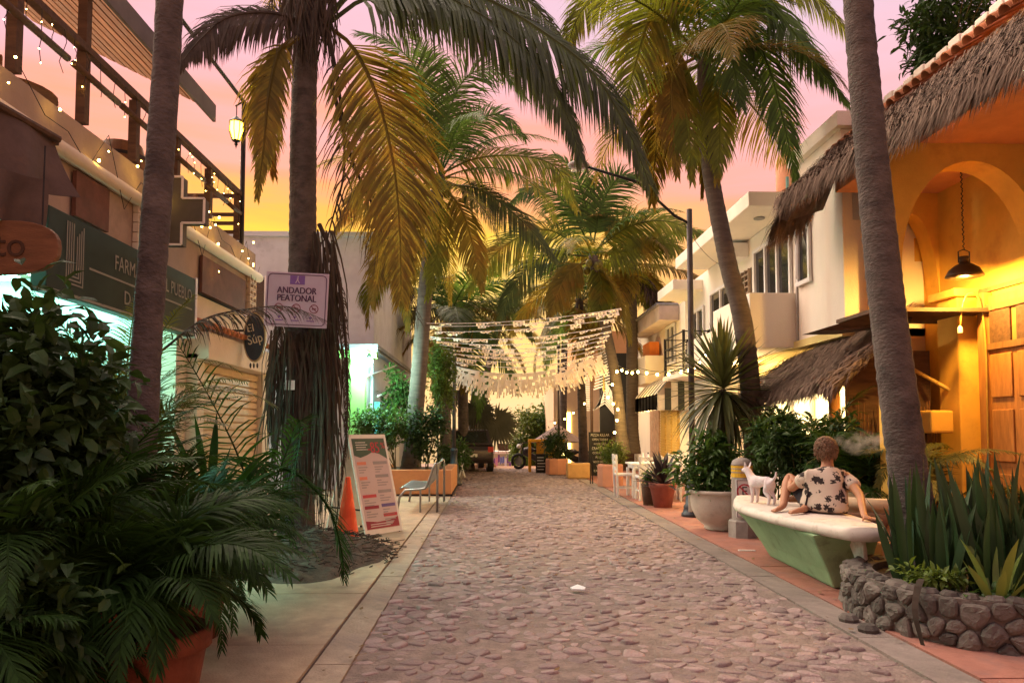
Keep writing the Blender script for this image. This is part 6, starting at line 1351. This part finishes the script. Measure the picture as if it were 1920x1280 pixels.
# round tree at the end and far objects
TR = thing('round_tree', (2.2, 36, -.6), 'broad green tree at the end of the street', 'tree'); trunk(TR, [(2.2, 36, -.62), (2.1, 36, 1), (2.2, 36, 2.0)], .22, .16, seed=6)
for i, (px, py, rad) in enumerate(((1000, 815, (1.35, 1.2, 1.35)), (1040, 790, (1.3, 1.2, 1.1)), (985, 850, (.8, 1, .9)), (1075, 760, (1.3, 1.2, 1.4)), (1105, 705, (1.2, 1.2, 1.2)))): foliage(TR, at(px, py, 36), rad, 2200, leaf_lit if i % 2 == 0 else leaf_m, .20, .11, 150 + i, 22, 'crown')
ST = thing('clothes_stall', (.6, 66, -2.55), 'white stall hung with colourful clothes under a dark name board', 'stall'); 
sx, sy, sz = at(942, 870, 66).x, 66, -2.55
box('roof', (sx - 1.6, sy - .2, sz + 1.9), (sx + 2.2, sy + 3, sz + 2.1), white_wall, ST); box('back', (sx - 1.6, sy + 3, sz), (sx + 2.2, sy + 3.1, sz + 1.9), white_wall, ST); box('side', (sx + 2.05, sy, sz), (sx + 2.2, sy + 2.9, sz + 1.9), pm('stall green', (.1, .3, .2), .8, .1, 3, 0), ST); MB().prism([(sx - .3, sy - .4, sz + 2.15), (sx + .55, sy - .4, sz + 2.15), (sx + .7, sy - .4, sz + 2.8), (sx - .45, sy - .4, sz + 2.8)], (0, .06, 0)).build('name_board', dark_wood, ST)
r = random.Random(77)
for k in range(16):
    x = sx - 1.4 + k * .2; c = r.choice(((.5, .05, .15), (.7, .68, .7), (.15, .2, .45), (.6, .25, .35), (.2, .08, .25))); z = sz + r.uniform(1.5, 1.8); MB().prism([(x, sy, z), (x + .17, sy, z), (x + .18, sy, z - r.uniform(.4, .9)), (x - .01, sy, z - .7)], (0, .03, 0)).build('garment', pm('cloth %.2f%.2f' % c[:2], c, .9, .1, 5, 0), ST)
t = thing('sand_heap', (-.3, 30, 0), 'small heap of pale sand by the cross street', 'sand heap'); MB().lathe([(.5, 0), (.4, .16), (.2, .28), (0, .31)], (-.25, 29.9, -.01), 18).build('heap', pm('sand heap', (.42, .26, .15), .95, .2, 5, .4), t, smooth=True)
t = thing('diamond_sign', (-.65, 30, 0), 'red diamond road sign on a thin pole', 'sign'); MB().vtube([(-.62, 30, 0), (-.62, 30, 1.9)], .025, 6).build('pole', dark_metal, t); MB().prism([(-.62, 29.96, 1.6), (-.42, 29.96, 1.8), (-.62, 29.96, 2.0), (-.82, 29.96, 1.8)], (0, .02, 0)).build('plate', pm('sign red', (.5, .10, .06), .6, .1, 3, 0), t)
for i, (x, y, h) in enumerate(((-9, 34, 4.2), (9.5, 42, 4.0), (-12, 45, 5))): t = thing('background_house', (x, y, 0), ['low cream house behind the pale blue building', 'low cream house behind the round tree', 'pale house far behind the drugstore block'][i], 'building'); box('wall', (x - 2.5, y, -1.8), (x + 2.5, y + 5, h), cream_wall, t); box('coping', (x - 2.6, y - .1, h), (x + 2.6, y + 5, h + .15), white_wall, t); box('window', (x - .6, y - .03, h - 1.8), (x + .6, y - .005, h - .7), glass_m, t)

# ================================================================= PAPER BANNERS
pap = pm('white cut paper', (.78, .72, .70), .9, .1, 5, 0, transl=.35, rand=.12)
def paper_mesh(w_, h_, seed):
    """cut paper flag: tattered lower edge and holes"""
    r = random.Random(seed); mb = MB(); nx, ny = 7, 6
    low = [r.uniform(.55, 1.05) for _ in range(nx)]
    for i in range(nx):
        for j in range(ny):
            if j / ny > low[i] or ((i % 2) and (j % 2) and r.random() < .75) or r.random() < .15: continue
            x0, x1 = w_ * (i / nx - .5), w_ * ((i + 1) / nx - .5); z0, z1 = -h_ * j / ny, -h_ * (j + 1) / ny; f = lambda x, z: .05 * math.sin(x * 14 + seed) * (-z / h_)
            mb.face([(x0, f(x0, z0), z0), (x1, f(x1, z0), z0), (x1, f(x1, z1), z1), (x0, f(x0, z1), z1)])
    return mb.mesh('paper_flag', pap)
thin = [paper_mesh(.34, .15, k) for k in range(5)]; full = [paper_mesh(.36, .52, k + 20) for k in range(5)]
r = random.Random(55)
rowsP = [(800, 606, 1165, 578, 601), (806, 611, 1160, 586, 607), (815, 622, 1152, 598, 617), (806, 631, 1150, 610, 634), (818, 639, 1146, 620, 645), (824, 646, 1142, 628, 654), (830, 653, 1138, 636, 661), (834, 660, 1134, 645, 669), (838, 667, 1132, 652, 678), (842, 676, 1130, 660, 688), (846, 684, 1128, 664, 700), (850, 692, 1126, 668, 712)]
rl = ['the highest string', 'the second string from the top', 'the third string from the top', 'the fourth string from the top', 'the fifth string from the top', 'the sixth string from the top', 'the seventh string from the top', 'the eighth string from the top', 'the ninth string from the top', 'the third lowest string', 'the second lowest string', 'the lowest string']
for i, (xa, ya, xb, yb, yc) in enumerate(rowsP):
    Y = 16.6 + .42 * i; a = at(xa, ya, Y); b = at(xb, yb, Y + .15); sag = (yc - (ya + yb) / 2) / F * Y; last = i >= 10
    t = thing('paper_banner_row', a.lerp(b, .5), ('white paper flags across the street, ' + rl[i] + (', full length' if last else ', torn thin')), 'paper banner', 'rows of paper banners across the street')
    pts = [a.lerp(b, k / 20) - V((0, 0, sag * 4 * (k / 20) * (1 - k / 20))) for k in range(21)]; MB().tube(pts, .007, 4).build('string', white_paint, t)
    n = 16
    for k in range(n):
        if not last and r.random() < .38: continue
        u = (k + .5) / n * 20; q = pts[int(u)].lerp(pts[min(20, int(u) + 1)], u - int(u)); s = (b - a).length / n / .345; d_ = pts[min(20, int(u) + 1)] - pts[int(u)]
        inst('paper_flag', r.choice(full if last else thin), t, q, (r.uniform(-.6, .4) if not last else r.uniform(-.2, .2), -math.atan2(d_.z, d_.x), r.uniform(-.12, .12)), (s, 1, r.uniform(.25, .85) if not last else r.uniform(.85, 1.2)))
# ================================================================= STRING LIGHTS
def bulbs(name, pts, n, lb, sag=.15, size=.035, light=0):
    t = thing(name, pts[0], lb, 'string lights', 'warm string lights by the cafe'); full_ = []
    for a, b in zip(pts[:-1], pts[1:]):
        for k in range(12): u = k / 12; full_.append(a.lerp(b, u) - V((0, 0, sag * 4 * u * (1 - u))))
    full_.append(pts[-1]); MB().tube(full_, .006, 4).build('cable', black_m, t)
    for k in range(n):
        q = full_[int((k + .5) / n * (len(full_) - 1))]; MB().tube([q, q - V((0, 0, .04))], .012, 6).build('socket', black_m, t); MB().sphere(q - V((0, 0, .07)), size, 8, 6, (1, 1, 1.15)).build('bulb', bulb_m, t, smooth=True)
bulbs('string_lights', [at(1325, 655, 13.5), at(1285, 688, 14.5), at(1200, 690, 17), at(1160, 685, 19.5)], 12, 'warm bulbs strung from the yucca past the lamp post to the thick palm', .08, .03)
bulbs('string_lights', [at(1160, 682, 20.5), at(1140, 740, 21.3), at(1160, 765, 21.5), at(1150, 820, 21.5)], 7, 'warm bulbs wound down the leaning palm trunk', .0, .036)
bulbs('string_lights', [at(1100, 745, 24), at(1075, 770, 26), at(1030, 790, 29)], 5, 'small warm bulbs between the far palms near the kiosk', .1, .03)
for px, py, Y in ((1250, 700, 15.3), (1165, 715, 20.8), (1150, 770, 21.0)): lamp('string_bulb_light', at(px, py, Y), (1, .6, .15), 6, .05)
tag(MB().prism([(.75, 6.85, .03), (.86, 6.83, .03), (.88, 6.9, .035), (.81, 6.95, .05), (.74, 6.92, .03)], (0, 0, .012)).build('paper_scrap', white_paint), 'crumpled white paper scrap on the cobbles', 'litter')
tag(MB().prism([(3.02, 9.0, .025), (3.22, 8.98, .025), (3.22, 9.01, .025), (3.02, 9.04, .025)], (0, 0, .012)).build('paper_strip', white_paint), 'thin white strip lying on the red pavement by the bench', 'litter')

SB.location.x += .06
# scattered leaves on the paving
lm = [blade_mesh('dry_leaf', .09, .035, pm('dry leaf', (.20, .12, .05), .8, .3, 8, 0, rand=.4), .3, 3, .2), blade_mesh('dry_leaf', .13, .02, MATS['dry leaf'], .2, 3, .2)]
r = random.Random(90); mb = MB()
for k in range(130):
    x, y = (r.uniform(-1.1, -.7), r.uniform(4.5, 16)) if r.random() < .35 else ((r.uniform(2.5, 3.1), r.uniform(5, 16)) if r.random() < .4 else (r.uniform(-3.5, 2.6), r.uniform(4.5, 20)))
    a = r.uniform(0, 6.28); l = r.uniform(.03, .09); d = V((math.cos(a), math.sin(a), 0)); s_ = V((-d.y, d.x, 0)) * l * .22; p = V((x, y, .036)); mb.raw([p, p + d * l * .5 + s_ + V((0, 0, .006)), p + d * l * .5 - s_, p + d * l + V((0, 0, .01))], [(0, 1, 3), (0, 3, 2)])
tag(mb.build('fallen_leaves', MATS['dry leaf']), 'small dry leaves scattered over the street and pavements', 'leaf litter', kind='stuff')
# ================================================================= PERSON AND DOGS
def skin(name, joints, edges, mats, parent, sub=2, root=0):
    """joints: {key: (pos, radius)}; grows one continuous surface over the skeleton"""
    keys = list(joints); idx = {k: i for i, k in enumerate(keys)}
    me = bpy.data.meshes.new(name); me.from_pydata([tuple(joints[k][0]) for k in keys], [(idx[a], idx[b]) for a, b in edges], [])
    o = bpy.data.objects.new(name, me); col.objects.link(o); md = o.modifiers.new('s', 'SKIN'); md.use_smooth_shade = True
    for k, v in zip(keys, me.skin_vertices[0].data): q = joints[k][1]; v.radius = q if hasattr(q, '__len__') else (q, q); v.use_root = (idx[k] == root)
    sb_ = o.modifiers.new('b', 'SUBSURF'); sb_.levels = sub; sb_.render_levels = sub
    dg = bpy.context.evaluated_depsgraph_get(); res = bpy.data.meshes.new_from_object(o.evaluated_get(dg)); bpy.data.objects.remove(o)
    res.materials.clear(); res.materials.append(mats)
    res.polygons.foreach_set('use_smooth', [True] * len(res.polygons))
    return inst(name, res, parent)
skin_m = pm('tanned skin', (.42, .20, .11), .55, .12, 6, .08, 60)
PR = thing('person', (3.29, 7.35, .66), 'person in floral shirt sitting on the surfboard bench, leaning back on one arm, knee raised', 'person')
J = {'pel': ((3.29, 7.40, .745), (.14, .11)), 'wai': ((3.30, 7.40, .86), (.125, .095)), 'che': ((3.325, 7.40, 1.0), (.145, .10)), 'nec0': ((3.345, 7.41, 1.10), (.075, .07)), 'nec1': ((3.352, 7.425, 1.165), .052),
     'hed0': ((3.352, 7.445, 1.225), (.072, .078)), 'hed1': ((3.348, 7.45, 1.295), (.084, .098)), 'hed2': ((3.346, 7.445, 1.355), (.066, .08)),
     'ls': ((3.15, 7.41, 1.05), .058), 'le': ((3.04, 7.60, .88), .042), 'lw': ((3.12, 7.78, .97), .03), 'lh': ((3.15, 7.84, 1.0), (.036, .02)),
     'rs': ((3.52, 7.38, 1.03), .058), 're': ((3.505, 7.08, .86), .041), 'rw': ((3.36, 6.73, .715), .029), 'rh': ((3.36, 6.66, .692), (.038, .018)),
     'lhip': ((3.19, 7.46, .75), .095), 'lk': ((3.13, 7.86, 1.0), .062), 'lc': ((3.03, 7.70, .86), .054), 'la': ((2.94, 7.55, .72), .036), 'lt': ((2.86, 7.47, .695), (.04, .026)), 'ltt': ((2.79, 7.42, .685), (.034, .018)),
     'rhip': ((3.40, 7.46, .75), .095), 'rk': ((3.45, 7.86, .74), .062), 'rc': ((3.24, 7.62, .72), .052), 'ra': ((3.04, 7.30, .71), .036), 'rt': ((2.96, 7.25, .70), (.04, .028)), 'rtt': ((2.88, 7.22, .69), (.034, .02))}
E = [('pel', 'wai'), ('wai', 'che'), ('che', 'nec0'), ('nec0', 'nec1'), ('nec1', 'hed0'), ('hed0', 'hed1'), ('hed1', 'hed2'), ('che', 'ls'), ('ls', 'le'), ('le', 'lw'), ('lw', 'lh'), ('che', 'rs'), ('rs', 're'), ('re', 'rw'), ('rw', 'rh'),
     ('pel', 'lhip'), ('lhip', 'lk'), ('lk', 'lc'), ('lc', 'la'), ('la', 'lt'), ('lt', 'ltt'), ('pel', 'rhip'), ('rhip', 'rk'), ('rk', 'rc'), ('rc', 'ra'), ('ra', 'rt'), ('rt', 'rtt')]
for k in range(5):     # fingers of the hand the person leans on, pointing toward the board tail
    a = R(-75 + k * 26) if k else R(-150); d = V((math.cos(a) * .9, math.sin(a), 0)); b = V((3.36, 6.66, .69)) + V((math.cos(a), math.sin(a), 0)) * .03; ln = (.05, .065, .075, .07, .055)[k]
    if k == 0: d = V((-.6, -.75, 0)); b = V((3.335, 6.68, .688))
    J['f%da' % k] = (b + d * .02 + V((0, 0, .006)), .0105); J['f%db' % k] = (b + d * (.02 + ln * .5) + V((0, 0, .004)), .0095); J['f%dc' % k] = (b + d * (.02 + ln) + V((0, 0, -.012)), .008)
    E += [('rh', 'f%da' % k), ('f%da' % k, 'f%db' % k), ('f%db' % k, 'f%dc' % k)]
    a2 = R(20 + k * 28); d = V((math.cos(a2) * .6, math.sin(a2), -.3)); b = V(J['lh'][0])
    J['g%da' % k] = (b + d * .04, .0105); J['g%db' % k] = (b + d * .075 + V((0, 0, -.02)), .009); E += [('lh', 'g%da' % k), ('g%da' % k, 'g%db' % k)]
for k in range(5):     # toes
    for f, o_ in (('lt', V((2.79, 7.42, .682))), ('rt', V((2.88, 7.22, .686)))):
        d = (o_ - V(J[f][0])).normalized(); s = V((-d.y, d.x, 0)); p = o_ + s * (.026 - .013 * k) + d * (.022 - .004 * k); J[f + 'q%d' % k] = (p, .0085); E.append((f + 't', f + 'q%d' % k))
body = skin('body', J, E, skin_m, PR)
# face and ears
hc = V((3.348, 7.45, 1.295)); fd = V((-.35, .93, .05)).normalized(); fs_ = V((.93, .35, 0)).normalized()
for s in (-1, 1):
    MB().sphere(hc + fs_ * s * .088 - fd * .005 + V((0, 0, -.015)), .028, 10, 7, (.5, .8, 1.15)).build('ear', skin_m, PR, smooth=True)
    MB().sphere(hc + fd * .088 + fs_ * s * .034 + V((0, 0, .005)), .011, 8, 6).build('eye', white_paint, PR, smooth=True)
MB().tube([hc + fd * .09 + V((0, 0, .01)), hc + fd * .115 + V((0, 0, -.03)), hc + fd * .092 + V((0, 0, -.04))], [.008, .014, .01], 8).build('nose', skin_m, PR, smooth=True)
MB().tube([hc + fd * .09 - fs_ * .024 + V((0, 0, -.062)), hc + fd * .098 + V((0, 0, -.06)), hc + fd * .09 + fs_ * .024 + V((0, 0, -.062))], .006, 6).build('mouth', pm('lips', (.35, .12, .09), .5, .1, 5, 0), PR)
# wavy hair: many curled strands over the skull
r = random.Random(12); hm = MB()
for k in range(1100):
    th, ph = r.uniform(0, 6.283), math.acos(r.uniform(-.55, 1)); d = V((math.sin(ph) * math.cos(th), math.sin(ph) * math.sin(th), math.cos(ph)))
    if d.dot(fd) > .45 and d.z < .55: continue
    p = hc + V((0, 0, .01)) + V((d.x * .088, d.y * .10, d.z * .108)); t1 = d.cross(V((r.gauss(0, 1), r.gauss(0, 1), r.gauss(0, 1)))).normalized(); l = r.uniform(.02, .045)
    pts = [p, p + d * .014 + t1 * l * .4, p + d * .024 + t1 * l + V((0, 0, -.012)), p + d * .012 + t1 * l * 1.3 + V((0, 0, -.034))]; hm.tube(spline(pts, 5), [.004, .0048, .0042, .0034, .002], 4)
hm.build('hair', pm('sandy brown hair', (.20, .115, .07), .6, .35, 25, .1), PR, smooth=True, kind='stuff')
# shirt: torso shell with short sleeves
def shirt_mat():
    m = pm('floral shirt', (.58, .47, .38), .9, .06, 8, .1, 60); t = m.node_tree; b = t.nodes['Principled BSDF']; src = b.inputs['Base Color'].links[0].from_socket
    co = t.nodes.new('ShaderNodeTexCoord'); vo = t.nodes.new('ShaderNodeTexVoronoi'); vo.inputs['Scale'].default_value = 11; t.links.new(co.outputs['Object'], vo.inputs[0])
    nz = t.nodes.new('ShaderNodeTexNoise'); nz.inputs['Scale'].default_value = 48; nz.inputs['Detail'].default_value = 3; t.links.new(co.outputs['Object'], nz.inputs[0])
    a = t.nodes.new('ShaderNodeMath'); a.operation = 'MULTIPLY_ADD'; a.inputs[1].default_value = .95; t.links.new(nz.outputs[0], a.inputs[0]); t.links.new(vo.outputs['Distance'], a.inputs[2])
    r_ = t.nodes.new('ShaderNodeMapRange'); r_.inputs['From Min'].default_value = .84; r_.inputs['From Max'].default_value = .87; t.links.new(a.outputs[0], r_.inputs['Value'])
    mx_ = t.nodes.new('ShaderNodeMix'); mx_.data_type = 'RGBA'; mx_.inputs['A'].default_value = (.035, .026, .024, 1); t.links.new(r_.outputs[0], mx_.inputs['Factor']); t.links.new(src, mx_.inputs['B']); t.links.new(mx_.outputs['Result'], b.inputs['Base Color'])
    return m
JS = {'hem': ((3.275, 7.36, .66), (.26, .18)), 'pel': ((3.28, 7.365, .755), (.26, .185)), 'wai': ((3.295, 7.375, .87), (.225, .16)), 'che': ((3.325, 7.39, 1.0), (.205, .135)), 'nk': ((3.345, 7.405, 1.095), (.10, .085)), 'nk2': ((3.35, 7.415, 1.12), (.075, .07)),
      'ls': ((3.155, 7.41, 1.035), .082), 'le': ((3.08, 7.53, .94), .080), 'rs': ((3.515, 7.37, 1.015), .082), 're': ((3.52, 7.20, .915), .082)}
shirt = skin('shirt', JS, [('hem', 'pel'), ('pel', 'wai'), ('wai', 'che'), ('che', 'nk'), ('nk', 'nk2'), ('che', 'ls'), ('ls', 'le'), ('che', 'rs'), ('rs', 're')], shirt_mat(), PR)
dt_ = shirt.data
for v in dt_.vertices:     # cloth folds
    q = noise.noise(V((v.co.x * 6, v.co.y * 6, v.co.z * 11))); v.co += v.normal * .012 * q
shorts_m = pm('dark shorts', (.035, .032, .04), .9, .2, 6, .1)
skin('shorts', {'p': ((3.29, 7.42, .74), (.17, .12)), 'l': ((3.19, 7.48, .765), .112), 'l2': ((3.15, 7.72, .92), .092), 'r': ((3.40, 7.48, .75), .112), 'r2': ((3.44, 7.76, .745), .09)}, [('p', 'l'), ('l', 'l2'), ('p', 'r'), ('r', 'r2')], shorts_m, PR)

def dog(name, loc, rz, s, m, label, tail_up=True, ear_up=True, fat=1):
    t = thing(name, loc, label, 'dog', rz=rz); b = V(loc); M = Matrix.Rotation(rz, 3, 'Z')
    def q(x, y, z): return b + M @ (V((x, y, z)) * s)
    J = {'rump': (q(-.30, 0, .50), .105 * s), 'loin': (q(-.12, 0, .50), (.085 * s, .095 * s)), 'chest': (q(.16, 0, .47), (.105 * s, .135 * s)), 'sh': (q(.27, 0, .53), .085 * s), 'neck': (q(.38, 0, .66), .065 * s), 'head': (q(.45, 0, .75), .075 * s), 'snout': (q(.55, 0, .72), .042 * s), 'nose': (q(.62, 0, .705), .028 * s),
         't0': (q(-.41, 0, .54), .03 * s), 't1': (q(-.50, 0, .62 if tail_up else .42), .022 * s), 't2': (q(-.52, 0, .74 if tail_up else .30), .013 * s)}
    E = [('rump', 'loin'), ('loin', 'chest'), ('chest', 'sh'), ('sh', 'neck'), ('neck', 'head'), ('head', 'snout'), ('snout', 'nose'), ('rump', 't0'), ('t0', 't1'), ('t1', 't2')]
    for i, y in (('l', .075), ('r', -.075)):
        J.update({'fs' + i: (q(.19, y, .38), .055 * s), 'fe' + i: (q(.17, y, .25), .036 * s), 'fw' + i: (q(.19, y, .11), .026 * s), 'fp' + i: (q(.20, y, .025), .028 * s), 'ft' + i: (q(.25, y, .02), .024 * s),
                  'hh' + i: (q(-.30, y, .40), .07 * s), 'hk' + i: (q(-.24, y, .28), .05 * s), 'hc' + i: (q(-.38, y, .165), .028 * s), 'hp' + i: (q(-.35, y, .025), .026 * s), 'ht' + i: (q(-.30, y, .02), .024 * s)})
        E += [('chest', 'fs' + i), ('fs' + i, 'fe' + i), ('fe' + i, 'fw' + i), ('fw' + i, 'fp' + i), ('fp' + i, 'ft' + i), ('rump', 'hh' + i), ('hh' + i, 'hk' + i), ('hk' + i, 'hc' + i), ('hc' + i, 'hp' + i), ('hp' + i, 'ht' + i)]
    J = {k: (p, tuple(v * fat for v in q_) if hasattr(q_, '__len__') else q_ * fat) for k, (p, q_) in J.items()}
    skin('body', J, E, m, t, root=1)
    for y in (-1, 1):
        e = [q(.42, y * .045, .80), q(.48, y * .06, .79), q(.43, y * .085, .91 if ear_up else .72)]; MB().raw(e + [p + (M @ V((-.015, 0, 0))) for p in e], [(0, 1, 2), (5, 4, 3), (0, 3, 4, 1), (1, 4, 5, 2), (2, 5, 3, 0)]).build('ear', m, t); MB().sphere(q(.505, y * .04, .775), .011 * s, 8, 6).build('eye', black_m, t, smooth=True)
    MB().sphere(q(.645, 0, .71), .018 * s, 8, 6).build('nose', black_m, t, smooth=True)
    return t
dog('white_dog', (2.98, 8.3, .668), R(110), .5, pm('white fur', (.66, .58, .58), .9, .1, 12, .3, 60), 'small white dog standing on the surfboard beside the raised knee', fat=1.3)
dog('brown_dog', (3.80, 7.95, .022), R(168), 1.0, pm('brown fur', (.17, .075, .035), .85, .3, 5, .3, 60, c2=(.035, .022, .018), c2f=.50, c2s=2.5), 'brown dog with dark back standing behind the person, snout over the board', False, False)
# puff of smoke beside the head
sm_b = MB().sphere(at(1600, 828, 7.6), .26, 16, 10, (1.25, .7, .55)).build('smoke_puff', None, smooth=True) if False else None
mv = bpy.data.materials.new('smoke'); mv.use_nodes = True; t_ = mv.node_tree; t_.nodes.clear(); ou = t_.nodes.new('ShaderNodeOutputMaterial'); pv = t_.nodes.new('ShaderNodeVolumePrincipled'); co = t_.nodes.new('ShaderNodeTexCoord'); nz = t_.nodes.new('ShaderNodeTexNoise'); nz.inputs['Scale'].default_value = 9; nz.inputs['Detail'].default_value = 5
gr_ = t_.nodes.new('ShaderNodeTexGradient'); gr_.gradient_type = 'SPHERICAL'; mpp = t_.nodes.new('ShaderNodeMapping'); mpp.inputs['Scale'].default_value = (3.1, 5.5, 7); t_.links.new(co.outputs['Object'], mpp.inputs[0]); t_.links.new(mpp.outputs[0], gr_.inputs[0])
a_ = t_.nodes.new('ShaderNodeMapRange'); a_.inputs['From Min'].default_value = .47; a_.inputs['From Max'].default_value = .7; a_.inputs['To Max'].default_value = 12; t_.links.new(co.outputs['Object'], nz.inputs[0]); t_.links.new(nz.outputs[0], a_.inputs['Value'])
mm = t_.nodes.new('ShaderNodeMath'); mm.operation = 'MULTIPLY'; t_.links.new(a_.outputs[0], mm.inputs[0]); t_.links.new(gr_.outputs[0], mm.inputs[1]); t_.links.new(mm.outputs[0], pv.inputs['Density']); pv.inputs['Color'].default_value = (.75, .70, .64, 1); t_.links.new(pv.outputs[0], ou.inputs['Volume'])
so_ = inst('smoke_puff', MB().sphere((0, 0, 0), .32, 16, 10, (1, .55, .45)).mesh('smoke_puff', mv, True), None, at(1602, 830, 7.55)); tag(so_, 'faint puff of smoke drifting beside the head of the person', 'smoke', kind='stuff')

for o_ in bpy.data.objects:
    if o_.name in ('person', 'white_dog', 'brown_dog', 'smoke_puff') and not o_.parent: o_.location.x += .06
